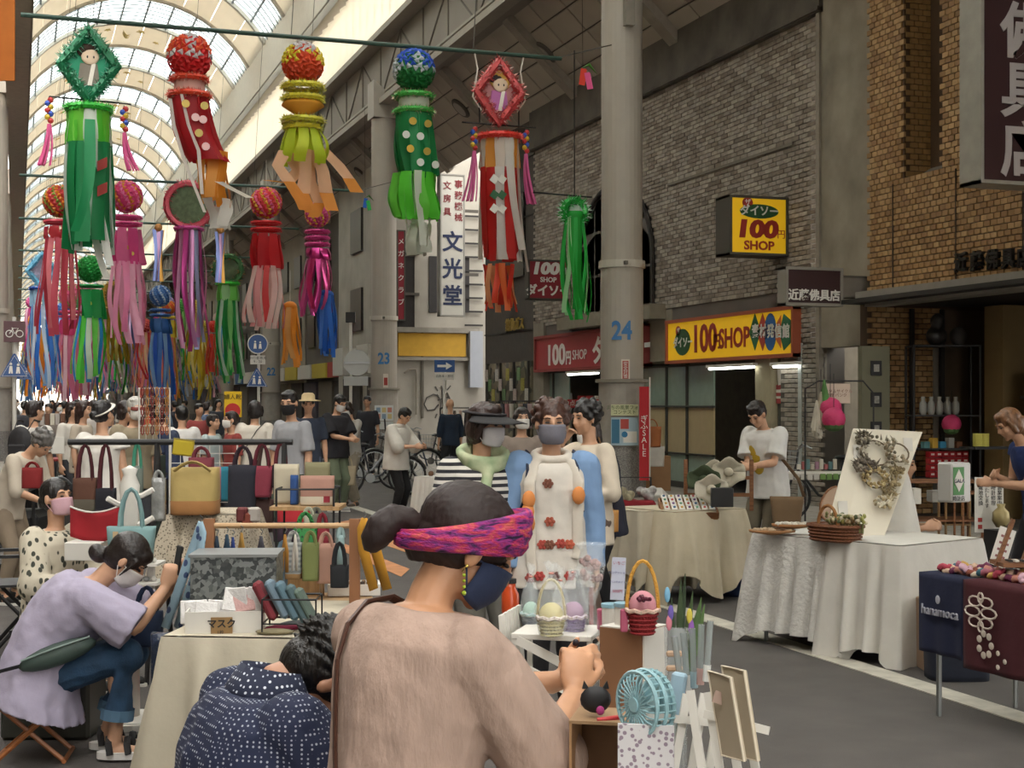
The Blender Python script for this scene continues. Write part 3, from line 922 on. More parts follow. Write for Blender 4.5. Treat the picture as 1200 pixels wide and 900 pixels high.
for P in ([(514, 464), (508, 462), (500, 466), (497, 474), (501, 481), (509, 480), (514, 474)], [(512, 462), (517, 470), (516, 481), (520, 476)], [(518, 457), (520, 480)], [(513, 469), (527, 465)], [(524, 460), (527, 467), (524, 476), (530, 472)], [(517, 452), (519, 458)], [(528, 452), (524, 457)], [(510, 453), (513, 458)], [(512, 485), (510, 490)]):
    MB().tube([ony(a, b, WY - .02) for a, b in P], .025, 4).build('graffiti_stroke', gf, wb, world=True)
for k in range(2):
    for z in (4.6, 7.2): MB().box((-1.63, 1.8 + 3.2 * k, z), (.1, 1.6, 1.4)).build('window_frame', mat('2d2b2a', rough=.3), wb)
    MB().box((-1.64, 2.0 + 3.6 * k, 1.2), (.1, 2.6, 2.3)).build('shop_opening', mat('4a4540', noise=.3, scale=3), wb); MB().box((-1.9, 2.0 + 3.6 * k, 2.9), (.5, 1.6, .9)).build('white_sign', mat('c9c6bd', noise=.05), wb)
# vertical stationery sign
t, W, H, y = box_sign('tall grey vertical stationery shop sign with dark blue characters', 514, 543, 205, 371, 40.5, mat('bfbcb2', noise=.03), mat('8e8b84', noise=0), .3)
nv = mat('1f2a4a', noise=0)
for k, c in enumerate('文光堂'): lt(t, c, 0, H - 2.0 - k * .78, y, .62, nv, bold=.015)
for k, c in enumerate('文房具'): lt(t, c, -.16, H - .35 - k * .38, y, .25, mat('7a2a30', noise=0), bold=.004)
for k, c in enumerate('事務機械'): lt(t, c, .18, H - .3 - k * .32, y, .25, mat('7a2a30', noise=0), bold=.004)
t, W, H, y = box_sign('narrow dark red vertical shop sign right of pillar 23', 464, 474, 270, 376, 41.88, mat('8a2430', noise=0), dk, .2)
for k, c in enumerate('メガネクラブ'): lt(t, c, 0, H - .35 - k * .36, y, .2, WHITE)
# blocks on the right further on
fb = [mat(c, noise=.12, scale=1) for c in ('5c564e', '8f887b', '4b4742', 'a09888', '6e675d')]
yy = 50.0
flabs = ['dark far shop building beyond the off-white one', 'beige far shop building beyond pillar 22', 'charcoal far shop building beyond pillar 21', 'cream far shop building beyond pillar 20', 'brown grey far shop building down the arcade', 'pale far shop building near the street end']
for k in range(6):
    L_ = [9, 12, 14, 20, 30, 60][k]
    t = thing('shop_building', flabs[k], 'building', (13.0, yy + L_ / 2, 0))
    MB().box((0, 0, 5.5), (3.6, L_ - .3, 11)).build('wall', fb[k % 5], t)
    n_ = int(L_ / 3)
    for i in range(n_):
        for z in (4.4, 7.0):
            MB().box((-1.82, -L_ / 2 + 1.6 + i * 3, z), (.1, 1.4, 1.3)).build('window_frame', mat('2d2b2a', rough=.3), t)
        MB().box((-1.85, -L_ / 2 + 1.6 + i * 3, 1.2), (.1, 2.5, 2.3)).build('shop_opening', mat(['3a3531', '6e675a', '4f4a55'][i % 3], noise=.1), t)
        MB().box((-2.0, -L_ / 2 + 1.6 + i * 3, 2.75), (.3, 2.7, .55)).build('fascia_sign', mat(['a33c30', 'b7a53a', 'c9c5ba', '3f5f88', 'b5b0a4'][(i + k) % 5], noise=.02), t)
    yy += L_
# left shop fronts, seen very obliquely
yy = -38.0
for k in range(5):
    L_ = [68, 34, 30, 50, 80][k]
    t = thing('shop_building', ['pale shop building on the left next to the camera', 'second grey shop building on the left', 'third brown shop building on the left', 'fourth cream shop building on the left', 'last shop building on the left'][k], 'building', (-4.6, yy + L_ / 2, 0))
    MB().box((0, 0, 5.5), (3.6, L_ - .3, 11)).build('wall', fb[(k + 1) % 5], t)
    MB().box((1.85, 0, 2.9), (.3, L_ - 1, .7)).build('fascia_sign', mat(['bdb7a8', 'a33c30', '6f8a5a', 'b7a53a', '8d8678'][k], noise=.02), t)
    yy += L_
mb = MB(); mb.box((13.0, -16, 5), (3.4, 43, 10)); struct('wall_right_near', mb, mat('8a8175', noise=.2))
# far end of the arcade
struct('wall_end', MB().box((4.7, 331, 8), (30, .5, 16)), mat('cfc8bb', noise=.1))
# =============== hanging poles and festival streamers ===============
rnd = random.Random(11)
polem = mat('2f4a40', rough=.4, noise=0)
def pole(Y, z, x0, x1, label):
    t = thing('hanging_pole', label, 'pole', (x0, Y, z))
    MB().tube([(0, 0, 0), (x1 - x0, 0, 0)], .035, 8).build('rod', polem, t)
    for k in range(3):
        x = (x1 - x0) * (.12 + .35 * k)
        MB().tube([(x, 0, 0), (x + .5, .4, 7.0)], .008, 4).build('wire', mat('5e5a54', noise=0), t)
    MB().tube([(x1 - x0 - .1, 0, 0), (x1 - x0 + .9, 0, .3)], .012, 4).build('wire', mat('5e5a54', noise=0), t)
    return t
PZ = 7.15
FR = 22.0
pole(FR, PZ, .05, 8.35, 'nearest long green pole across the street carrying five streamers')
pole(37.6, PZ, .05, 8.6, 'second green pole across the street, at pillar 23')
pole(46.5, PZ, .05, 8.6, 'third thin pole across the street between pillars 23 and 22')
pole(56.4, PZ, .05, 8.6, 'fourth thin pole across the street, at pillar 22')
FY_ = [63, 69, 76, 84, 92, 100, 110, 122, 136, 152, 170]
for k, y in enumerate(FY_): pole(y, PZ, .05, 8.6, ['fifth', 'sixth', 'seventh', 'eighth', 'ninth', 'tenth', 'eleventh', 'twelfth', 'thirteenth', 'fourteenth', 'last'][k] + ' thin pole across the street, counted from the camera')

def ribbon(pts, w, m, name, par, up=(0, 1, 0), tw=0, split=1):
    """cloth ribbon following pts, width w along x by default"""
    mb = MB(); n = len(pts); vs = []
    ph = rnd.uniform(0, 6)
    for i, p in enumerate(pts):
        p = Vector(p); f = i / (n - 1)
        a = tw * f + ph * 0
        d = Vector((math.cos(a + up), math.sin(a + up), 0)) if isinstance(up, float) else Vector((math.cos(a), math.sin(a), 0))
        ww = w * (1 + .1 * math.sin(5 * f + ph))
        nn = Vector((-d.y, d.x, 0))
        vs += [p - d * ww / 2, p + nn * ww * .18 * math.sin(3 * f + ph), p + d * ww / 2]
    fs = []
    for i in range(n - 1):
        for k in (0, 1): fs.append((i * 3 + k, i * 3 + k + 1, i * 3 + 4 + k, i * 3 + 3 + k))
    mb.add(vs, fs)
    return mb.build(name, m, par, smooth=True)
def shiny(c, f=0):
    return mat(c, rough=.28 if f else .55, noise=.06, scale=3, metal=.6 if f else 0, trans=0 if f else .35, bump=.5 if f else 0, bscale=25)
def flower_ball(t, c, r, cols, zones=None):
    """paper flower ball: hundreds of small tufts"""
    base = MB().ball(c, r * .9, 14, 10).build('ball_core', mat(cols[0], noise=0), t, smooth=True)
    mbs = {}
    n = 190 if r > .25 else 90
    for k in range(n):
        z = 1 - 2 * (k + .5) / n; a = k * 2.39996
        q = Vector((math.sqrt(1 - z * z) * math.cos(a), math.sqrt(1 - z * z) * math.sin(a), z))
        ci = zones(q) if zones else k % len(cols)
        mb = mbs.setdefault(ci, MB())
        s = r * (.17 if n > 100 else .26)
        o = q.orthogonal().normalized(); b = q.cross(o)
        p0 = Vector(c) + q * r * .86; ph = rnd.uniform(0, 6)
        pts = [p0 + q * s * .9]
        ring = [p0 + (o * math.cos(ph + w * math.pi / 3) + b * math.sin(ph + w * math.pi / 3)) * s * (1 if w % 2 else .55) + q * s * rnd.uniform(.1, .8) for w in range(6)]
        mb.add(pts + ring, [(0, 1 + w, 1 + (w + 1) % 6) for w in range(6)])
    for ci, mb in mbs.items():
        mb.build('paper_tufts', mat(cols[ci], rough=.45, noise=.05, trans=.2), t, kind='stuff')
def tuft_ring(t, c, R_, r, cols, name='tinsel_ring', nt=54, shape='ring', ang=0):
    r = r * 1.35
    """bristly garland around a ring or a diamond (upright)"""
    mb = MB(); mb2 = MB()
    n = 24
    def P(a):
        if shape == 'ring': return Vector(c) + Vector((R_ * math.cos(a), R_ * math.sin(a), 0))
        if shape == 'wreath': return Vector(c) + Vector((R_ * math.cos(a), 0, R_ * math.sin(a)))
        q = abs(math.cos(a)) + abs(math.sin(a))
        return Vector(c) + Vector((R_[0] * math.cos(a) / q, 0, R_[1] * math.sin(a) / q))
    mb.tube([P(2 * math.pi * k / n) for k in range(n)], r * .55, 6, closed=True)
    for k in range(nt * 12):
        a = 2 * math.pi * k / (nt * 12); p = P(a)
        d = Vector((rnd.gauss(0, 1), rnd.gauss(0, 1), rnd.gauss(0, 1))).normalized()
        e = d.orthogonal().normalized() * r * .2
        (mb2 if k % 3 == 0 else mb).add([p + e, p - e, p + d * r * 1.15], [(0, 1, 2)])
    o = mb.build(name, mat(cols[0], rough=.35, noise=.05, metal=.2), t)
    mb2.build('tinsel_glints', mat(cols[1], rough=.3, noise=.02, metal=.3), t, kind='stuff')
    return o
def barrel(t, z, R_, h, m, name):
    return MB().lathe([(R_, 0), (R_, -h)], (0, 0, z), 16, cap=False).build(name, m, t, smooth=True)
def streamers(t, z0, R_, n, L, w, cols, sway=(0, 0), spread=.25, segs=None, wav=.06, name='streamer', foil=0, lvar=.12):
    for k in range(n):
        a = 2 * math.pi * (k + .5) / n
        L_ = L * (1 + rnd.uniform(-lvar, lvar * .4)); ph = rnd.uniform(0, 6); ph2 = rnd.uniform(0, 6)
        pts = []
        N_ = 12
        for i in range(N_ + 1):
            f = i / N_
            rr = R_ * (1 + spread * math.sin(f * 2.6))
            pts.append((rr * math.cos(a) + sway[0] * f * f + wav * f * math.sin(4 * f + ph), rr * math.sin(a) + sway[1] * f * f + wav * f * math.sin(5 * f + ph2), z0 - L_ * f))
        seg = cols[k % len(cols)]
        if isinstance(seg, str): seg = [(1, seg)]
        s0 = 0; prev = None
        for fr_, c in seg:
            s1 = int(round(N_ * fr_))
            o = ribbon(pts[s0:s1 + 1], w, shiny(c, foil), name if prev is None else 'streamer_piece', t if prev is None else prev, up=a + math.pi / 2, tw=rnd.uniform(-.9, .9) * 0.6)
            if prev is None: prev = o
            s0 = s1
def tassel(t, x, y, z, L, c, beads=('c23a3a', '3a5ac2', 'd8b43a')):
    o = MB().tube([(x, y, z + .05), (x, y, z - .32)], .01, 4).build('tassel_cord', mat('5a5560', noise=0), t)
    for i in range(7):
        MB().ball((x + .02 * (-1) ** i, y, z - i * .05), .045, 6, 4).build('bead', mat(beads[i % 3], rough=.3, noise=0), o)
    mb = MB()
    for k in range(16):
        a = k * 2.4; r = .02 + .004 * k
        sw = rnd.uniform(-.04, .04)
        pts = [(x + r * math.cos(a) * (.3 + f) + sw * f + (.12 if x > 0 else -.1) * f * f, y + r * math.sin(a) * (.3 + f), z - .35 - L * f) for f in (0, .25, .5, .75, 1)]
        mb.tube(pts, .012, 4)
    mb.build('fringe', mat(c, rough=.5, noise=.05), t, kind='stuff')
def hanger(t, z, two=False):
    if two:
        for s in (-1, 1):
            MB().tube([(s * .42, 0, PZ - z + .02), (s * .36, 0, -.15), (s * .44, 0, -.6), (s * .3, 0, -.8)], .014, 5).build('cord', mat('d8d2c6', noise=0), t)
    MB().tube([(0, 0, PZ - z), (0, 0, 0)], .012, 5).build('hook_cord', mat('d8d2c6', noise=0), t)
def hang(name, label, u, Y, v=None):
    p = ony(u, 300, Y)
    z = PZ - .12
    return thing(name, label, 'streamer', (p.x, Y, z), group=None)

# --- 1: green diamond plaque ---
def plaque(t, cz, rx, rz, garl, back, hair, robe, tilt=0):
    p = MB().prism([(rx * .85, .03, cz), (0, .03, cz + rz * .85), (-rx * .85, .03, cz), (0, .03, cz - rz * .85)], (0, .03, 0)).build('plaque', mat(back, noise=.05), t, fix=True)
    tuft_ring(t, (0, 0, cz), (rx, rz), .1, garl, 'tinsel_garland', 60, 'diamond')
    # a plain paper cut-out child
    y = -.0
    MB().ball((0.02, y, cz + .12), (.13, .03, .12), 14, 8).build('cutout_face', mat('f0d6bb', noise=0), p, smooth=True)
    MB().ball((-.02, y + .012, cz + .2), (.15, .03, .11), 14, 8).build('cutout_hair', mat(hair, noise=0), p, smooth=True)
    for s in (-.02, .07): MB().ball((s, y - .03, cz + .11), (.012, .01, .02), 8, 6).build('cutout_eye', BLACK, p)
    MB().prism([(-.16, y, cz - .3), (.16, y, cz - .3), (.12, y, cz + .02), (-.12, y, cz + .02)], (0, .03, 0)).build('cutout_robe', mat(robe, noise=.05), p, fix=True)
    MB().prism([(-.02, y - .01, cz - .3), (.04, y - .01, cz - .3), (.1, y - .01, cz + .02), (.04, y - .01, cz + .02)], (0, .012, 0)).build('cutout_collar', mat('f2ece0', noise=0), p, fix=True)
# measured from the photograph: px per metre at the first pole
def Zr(t, v):   # image row -> local z for this thing
    d = dep(t.location); return CH + (CV - v) * d / FOC - t.location[2]
t = hang('plaque_streamer', 'green tinselled diamond plaque streamer with dark haired cut-out and green white tails', 104, FR)
hanger(t, PZ - .12); plaque(t, Zr(t, 76), .4, .52, ('1f7a52', '9fd8c0'), '39a880', '3a2418', '8c8478')
MB().tube([(-.55, 0, Zr(t, 116)), (.6, 0, Zr(t, 119))], .012, 5).build('crossbar', BLACK, t)
tuft_ring(t, (0, 0, Zr(t, 128)), .3, .07, ('2aa52f', '6fd85a'))
tassel(t, -.55, 0, Zr(t, 120), .6, 'd84a8a'); tassel(t, .5, 0, Zr(t, 125), .55, 'd84a8a')
streamers(t, Zr(t, 130), .29, 14, 2.0, .2, [[(.25, '6fc83a'), (1, '1f8a52')], [(.25, 'd8e0d4'), (1, 'cfd8d0')], [(.25, '5fc43a'), (1, '148048')]], (.02, 0), .12, wav=.05)
streamers(t, Zr(t, 145), .36, 2, 1.7, .15, ['2a9a60', '249058'], (-.2, 0), .7)
streamers(t, Zr(t, 170), .2, 2, 1.9, .12, ['e3e3dc'], (.3, 0), .4)
for zz in (197, 226):
    MB().prism([(.1, -.36, Zr(t, zz) - .1), (.24, -.36, Zr(t, zz) - .03), (.24, -.36, Zr(t, zz) + .12), (.1, -.36, Zr(t, zz) + .05)], (0, -.01, 0)).build('red_patch', mat('8a2a22', noise=0), t, fix=True)
# --- 2: red ball ---
t = hang('ball_streamer', 'red and orange flower ball streamer with dotted red tube and orange tail', 222, FR)
hanger(t, PZ - .12)
flower_ball(t, (0, 0, Zr(t, 66)), .34, ('d8262a', 'e8582a', 'd5d3d6'), lambda q: 2 if (abs(q.x) < .22 and q.z > -.2 and q.y < 0) or abs(q.z) < .08 else (1 if q.z > .1 else 0))
tuft_ring(t, (0, 0, Zr(t, 93)), .25, .06, ('d8452a', 'e0b8a0')); barrel(t, Zr(t, 93), .23, .26, mat('e8b8ac', noise=0, trans=.3), 'paper_band')
tuft_ring(t, (0, 0, Zr(t, 112)), .29, .06, ('d8452a', 'e0b8a0'))
streamers(t, Zr(t, 114), .27, 10, .95, .2, ['c0202c', 'b81c28'], (.3, 0), .05, wav=.02, lvar=0)
for (dx, v, c_) in ((-.09, 127, 'd8b43a'), (.18, 128, 'c8a838'), (.05, 142, 'e8b8b8'), (.16, 144, 'e8b8b8'), (.1, 160, 'c8a838'), (.2, 175, 'e8b0b0')):
    MB().lathe([(.06, 0), (.06, .01)], (0, 0, 0), 12).build('spot', mat(c_, rough=.3, noise=0), t).matrix_local = Matrix.Translation((dx, -.33, Zr(t, v))) @ Euler((R(90), 0, 0)).to_matrix().to_4x4()
def tail(t, z0, off, L, n, w, cols, R_=.18, sway=(0, 0), **k):
    for q in range(n):
        a = 2 * math.pi * q / n; ph = rnd.uniform(0, 6)
        pts = [(off[0] + R_ * math.cos(a) + sway[0] * f + .05 * math.sin(4 * f + ph), off[1] + R_ * math.sin(a) + .04 * math.sin(5 * f + ph), z0 - L * f * (1 - .08 * (q % 3))) for f in [i / 8 for i in range(9)]]
        ribbon(pts, w, shiny(cols[q % len(cols)], k.get('foil', 0)), 'streamer', t, up=a + math.pi / 2)
tail(t, Zr(t, 176), (.33, 0), .85, 7, .2, ['dd8a26', 'e09a3a', 'e8a24a'], .17, (.06, 0)); tail(t, Zr(t, 232), (.42, 0), .45, 5, .2, ['dedad2', 'd4d0ca'], .16, (.04, 0))
ribbon([(.4, -.25, Zr(t, 214)), (.6, -.25, Zr(t, 222)), (.85, -.3, Zr(t, 232))], .12, shiny('dcd5c8'), 'streamer', t)
ribbon([(-.3, -.2, Zr(t, 120)), (-.25, -.2, Zr(t, 150)), (-.1, -.2, Zr(t, 190)), (.1, -.2, Zr(t, 230)), (.2, -.2, Zr(t, 250))], .05, shiny('e0d8d0'), 'streamer', t)
ribbon([(-.15, -.32, Zr(t, 116)), (-.05, -.3, Zr(t, 150)), (.1, -.3, Zr(t, 180)), (.15, -.3, Zr(t, 230))], .05, shiny('e8e0d8'), 'streamer', t)
# --- 3: yellow orange ball ---
t = hang('ball_streamer', 'silver, yellow and orange flower ball streamer with two yellow rings and orange legs', 355, FR)
hanger(t, PZ - .12)
flower_ball(t, (0, 0, Zr(t, 74)), .33, ('e0502a', 'e8d83a', 'd0ced2'), lambda q: 2 if q.z > .45 and abs(q.x) < .6 else (1 if q.z > -.1 and (abs(q.x) > .45 or q.z > .3) else 0))
for v in (102, 116): tuft_ring(t, (0, 0, Zr(t, v)), .28, .065, ('d8cc3a', 'a8b06a'))
MB().lathe([(.26, 0), (.33, -.08), (.12, -.22), (.1, -.3)], (0, 0, Zr(t, 118)), 16).build('orange_cup', mat('e09a2a', noise=.05), t, smooth=True)
tuft_ring(t, (0, 0, Zr(t, 142)), .29, .065, ('ccc83a', 'b8a87a')); tuft_ring(t, (0, 0, Zr(t, 150)), .27, .05, ('d8cc3a', 'a8b06a'))
streamers(t, Zr(t, 152), .24, 9, .55, .17, ['d3e23a', 'c6dc34'], (0, 0), .5, lvar=.05)
for k, (P_) in enumerate([[(-.3, 180), (-.42, 198), (-.25, 216), (-.05, 238), (.0, 248)], [(.0, 176), (.02, 200), (-.02, 228), (.1, 250)], [(.18, 176), (.3, 200), (.35, 225), (.45, 246)], [(.3, 172), (.55, 190), (.72, 206), (.85, 222)], [(-.25, 176), (-.05, 198), (-.2, 214), (-.5, 212)], [(.1, 180), (.15, 210), (.3, 235), (.2, 252)]]):
    n_ = len(P_)
    y_ = -.2 + .08 * k
    h_ = n_ // 2
    o = ribbon([(a, y_, Zr(t, v)) for a, v in P_[:h_ + 1]], .2, shiny('eab892'), 'streamer', t)
    ribbon([(a, y_, Zr(t, v)) for a, v in P_[h_:]], .2, shiny('e8963a'), 'streamer_piece', o)
# --- 4: blue green ball ---
t = hang('ball_streamer', 'blue and green flower ball streamer with dotted green tube and lime white tails', 485, FR)
hanger(t, PZ - .12)
flower_ball(t, (0, 0, Zr(t, 82)), .34, ('1f7a3a', '2a5ad0', 'ccd4dc'), lambda q: 2 if (abs(q.x) < .2 and q.z > -.2 and q.z < .75 and q.y < 0) or abs(q.z + .02) < .1 or q.x < -.85 else (1 if q.z > 0 else 0))
for v in (113, 131): tuft_ring(t, (0, 0, Zr(t, v)), .28, .06, ('4aae4a', 'e0b8a0'))
barrel(t, Zr(t, 113), .24, .22, mat('d8dccc', noise=0, trans=.3), 'paper_band')
streamers(t, Zr(t, 134), .27, 12, .95, .18, ['1f9050', '1a8a4a', '259858'], (.08, 0), .12, wav=.02, lvar=0)
streamers(t, Zr(t, 204), .32, 10, .72, .2, [[(1, '5fd63a')], [(1, '74dc4a')]], (.0, 0), .08)
tail(t, Zr(t, 204), (0, -.2), 1.15, 4, .11, ['e2e6da'], .18); tail(t, Zr(t, 262), (.08, 0), .5, 5, .2, ['dfe3d6'], .14)
for (u_, v, c_) in ((477, 147, 'c8a838'), (495, 149, 'a8902c'), (469, 163, 'd8dcd4'), (486, 164, 'd8dcd4'), (474, 179, 'd8b43a'), (494, 181, 'a8902c'), (486, 194, 'd8dcd4'), (504, 196, 'd8dcd4')):
    o = MB().lathe([(.06, 0), (.06, .01)], (0, 0, 0), 12).build('spot', mat(c_, rough=.3, noise=0), t)
    o.matrix_local = Matrix.Translation((px(u_ - 485, dep(t.location)), -.34, Zr(t, v))) @ Euler((R(90), 0, 0)).to_matrix().to_4x4()
# --- 5: red diamond ---
t = hang('plaque_streamer', 'red tinselled diamond plaque streamer with yellow hooded cut-out and red white tails', 585, FR)
hanger(t, PZ - .12, True); plaque(t, Zr(t, 108), .38, .5, ('c84a4a', 'f0b8b0'), 'c88a8a', '2c2226', 'c878b8')
MB().ball((.03, .01, Zr(t, 108) + .2), (.2, .025, .16), 14, 8).build('yellow_hood', mat('e0b45a', noise=0), t, smooth=True)
MB().tube([(-.62, 0, Zr(t, 146)), (.62, 0, Zr(t, 147))], .014, 5).build('crossbar', BLACK, t)
for s in (-.33, .33): MB().tube([(s, 0, Zr(t, 146)), (s, 0, Zr(t, 122))], .012, 5).build('upright_wire', BLACK, t)
tuft_ring(t, (0, 0, Zr(t, 161)), .31, .07, ('dc3a30', 'e8604a'))
tassel(t, -.42, 0, Zr(t, 153), .8, 'd8609a'); tassel(t, .45, 0, Zr(t, 153), .8, 'd8609a')
streamers(t, Zr(t, 163), .29, 12, 1.95, .17, [[(.25, 'e8e2da'), (1, 'd3302c')], [(.25, 'e0963a'), (1, 'cf2c2a')], [(.25, 'e8dcd0'), (1, 'e2ded8')]], (.02, 0), .05, wav=.03, lvar=.03)
for v in (214, 232, 248):
    for s in (-.19, -.06): MB().box((s, -.33, Zr(t, v)), (.11, .012, .12), rot=(0, R(35), 0)).build('white_patch' if v != 232 else 'green_patch', mat('e8e4dc' if v != 232 else '3a6a4a', noise=0), t)
tail(t, Zr(t, 165), (.1, -.25), 2.1, 3, .12, ['e6e0da'], .1, (.2, 0))
tail(t, Zr(t, 310), (0, 0), .75, 12, .1, ['e0482a', 'e87038', 'd83a2a', 'e8a070'], .24, (.02, 0))

# --- distant ones: prototypes then copies ---
def ball_type(label, u, v_top, Y, cols, rings, tube_, tails, L1, L2, scale=1.0, spots=None, foil=0):
    p = ony(u, v_top, Y)
    t = thing('ball_streamer', label, 'streamer', (p.x, Y, p.z))
    MB().tube([(0, 0, .7), (0, 0, 0)], .01, 4).build('hook_cord', mat('cfc9bd', noise=0), t)
    r = .32 * scale
    flower_ball(t, (0, 0, -r), r * 1.0, cols)
    z = -2 * r - .06
    for k in range(rings): tuft_ring(t, (0, 0, z - .05), .27 * scale, .06, tube_[:2], nt=22); z -= .17
    if L1:
        streamers(t, z, .26 * scale, 8, L1, .2 * scale, [tube_[0], tube_[1]], (.05, 0), .1, wav=.02, lvar=.02, foil=foil); z -= L1 * .92
    if spots:
        for (dx, dz) in ((-.1, -.25), (.1, -.3), (0, -.55), (.12, -.7), (-.12, -.75)):
            o = MB().lathe([(.055, 0), (.055, .01)], (0, 0, 0), 8).build('spot', mat(spots, rough=.3, noise=0), t)
            o.matrix_local = Matrix.Translation((dx, -.3, -2 * r - rings * .17 + dz)) @ Euler((R(90), 0, 0)).to_matrix().to_4x4()
    streamers(t, z, .26 * scale, 13, L2, .12 * scale, tails, (.08 * rnd.choice((-1, 1)), 0), .35, wav=.1, foil=foil)
    return t
ball_type('pink dotted flower ball streamer hanging on the second pole, left of the red ball tail', 148, 211, 37.6, ('e84a8a', 'e8903a', 'f07ab0'), 2, ('d84a8a', 'e06a9a'), ['e89ab8', 'e88ab0', 'f0b0c8', 'e8a8c0'], .9, 2.0, 1.3, 'c8a838')
ball_type('crimson flower ball streamer with pink and white tails on the second pole', 312, 219, 37.6, ('e8404a', 'f070a0', 'e8b03a'), 2, ('d0242a', 'c8202a'), ['e8a0a0', 'e04a4a', 'f0c8c0', 'ecd0c8'], .9, 1.6, 1.3, None)
ball_type('orange red ball streamer with spangled red legs at the far left of the second pole', 70, 216, 37.6, ('c83a3a', 'e88a2a', '8a9a3a'), 1, ('c03a4a', 'b83038'), ['c04a5a', 'b03a48', 'd87a80'], .3, 2.3, 1.3, None)
ball_type('deep pink foil flower ball streamer under the orange legs', 372, 236, 38.5, ('e04a8a', 'e8c03a', 'e86aa8'), 3, ('d03a88', 'e04aa0'), ['d84a98', 'e0589a', 'c83a78'], .3, 1.5, 1.1, None, 1)
ball_type('green flower ball streamer with dotted green tube and lime legs, left middle', 106, 299, 52, ('1f9a3a', '2ab04a', '3ac05a'), 1, ('1f9a4a', '2aa85a'), ['5fd64a', 'd8e8d0', '7ae05a', '3a9ae0'], 1.0, 2.2, 1.5, 'd8d03a')
ball_type('pink and green flower ball streamer with dusty pink legs left of the green one', 84, 332, 56.4, ('f08aa8', '9ac86a', 'e86a98'), 2, ('d84a80', 'd03a70'), ['c86a88', 'd87a94', 'e8c0c8'], .6, 2.5, 1.5)
ball_type('blue flower ball streamer with long clear blue tails, centre left', 188, 334, 50, ('5a8ac8', 'c8d8e8', '3a6ab0'), 2, ('2a5a9a', '3a6aa8'), ['4a7ac0', '8ab0d8', '2a5ab8'], .5, 2.2, 1.15)
ball_type('orange and yellow streamer with salmon legs right of the blue one', 198, 352, 60, ('e8702a', 'e8b83a', 'e04a2a'), 1, ('e8d84a', 'e8a03a'), ['e8a03a', 'e88a7a', 'f0c05a'], .7, 2.6, .9)
ball_type('small scarlet flower ball streamer hanging in front of pillar 21', 250, 376, 62, ('e0382a', 'e84a3a', 'd83022'), 0, ('e04a38', 'd83a2a'), ['e0483a', 'e86048', 'd83a2a'], 0, 1.7, .75)
def wreath_type(label, u, v, Y, rad, garl, back, tails, L, foil=1, mode='wreath', ringc=None, top=None):
    p = ony(u, v, Y)
    t = thing('wreath_streamer', label, 'streamer', (p.x, Y, p.z))
    MB().tube([(0, 0, .7), (0, 0, 0)], .01, 4).build('hook_cord', mat('cfc9bd', noise=0), t)
    if mode == 'wreath':
        MB().lathe([(rad * .9, -.02), (rad * .9, .02)], (0, 0, 0), 20).build('plaque', mat(back, noise=.3, scale=9), t).matrix_local = Matrix.Translation((0, 0, -rad)) @ Euler((R(90), 0, 0)).to_matrix().to_4x4()
        tuft_ring(t, (0, 0, -rad), rad, .12, garl, 'tinsel_garland', 34, 'wreath')
    else:
        MB().prism([(rad * .8, 0, -rad * 1.2), (0, 0, 0), (-rad * .8, 0, -rad * 1.2), (0, 0, -rad * 2.4)], (0, .04, 0)).build('plaque', mat(back, noise=.3, scale=9), t, fix=True)
        tuft_ring(t, (0, 0, -rad * 1.2), (rad, rad * 1.25), .11, garl, 'tinsel_garland', 34, 'diamond')
    z = -rad * (2.1 if mode == 'wreath' else 2.5)
    tuft_ring(t, (0, 0, z), .33, .07, (ringc or garl[0], garl[1]), nt=22)
    if top: streamers(t, z, .3, 8, .55, .22, top, (0, 0), .1, wav=.01, lvar=0); z -= .5
    streamers(t, z, .3, 15, L, .12, tails, (.1, 0), .35, wav=.12, foil=foil)
    return t
t = wreath_type('round rosy tinsel wreath streamer with magenta and silver foil tails', 221, 215, 37.6, .55, ('c8485a', '6aa87a'), '6a7a5a', ['c8489a', 'c888b8', 'a8b0d8', 'd05aa0', 'e0a0c8'], 3.0, ringc='d04a98')
for s in (-.75, .8):
    o = MB().ball((s, 0, -1.15), .1, 8, 6).build('side_ball', mat('d89a5a', noise=0), t)
    for q in range(4): ribbon([(s + .07 * (q - 1.5) + .05 * math.sin(3 * f + q), .04 * q, -1.2 - 1.3 * f) for f in (0, .3, .6, 1)], .09, shiny(['8a9ad8', 'c8a0c8', '7a8ac8', 'd8a04a'][q], 1), 'side_streamer', o)
wreath_type('blue tinselled diamond streamer with white and blue tails, far left', 49, 298, 46.5, .42, ('6ab0d0', 'c8e4ee'), 'a8a0b8', ['3a7ad0', 'c8d8e8', '4a8ae0', '88b8e8', 'd8e0e8'], 2.6, 0, 'diamond', '1f4aa0', ['a8d0e8', 'b8d8ea'])
wreath_type('green garland streamer with green and white tails beside the pink foil one', 267, 300, 46.5, .42, ('3a6a3a', 'c87a4a'), '5a6a4a', ['2a9a4a', 'c8dcc8', '1f8a3a', '8ad07a'], 2.6, 0, 'wreath', '3ac03a', ['7ad05a', 'a8d89a'])
wreath_type('gold tinsel wreath streamer with golden foil tails, centre left', 135, 332, 56.4, .45, ('b8902a', 'e8c85a'), '8a6a4a', ['b8a03a', 'c8b03a', 'a88a2a', 'd0c060'], 2.0)
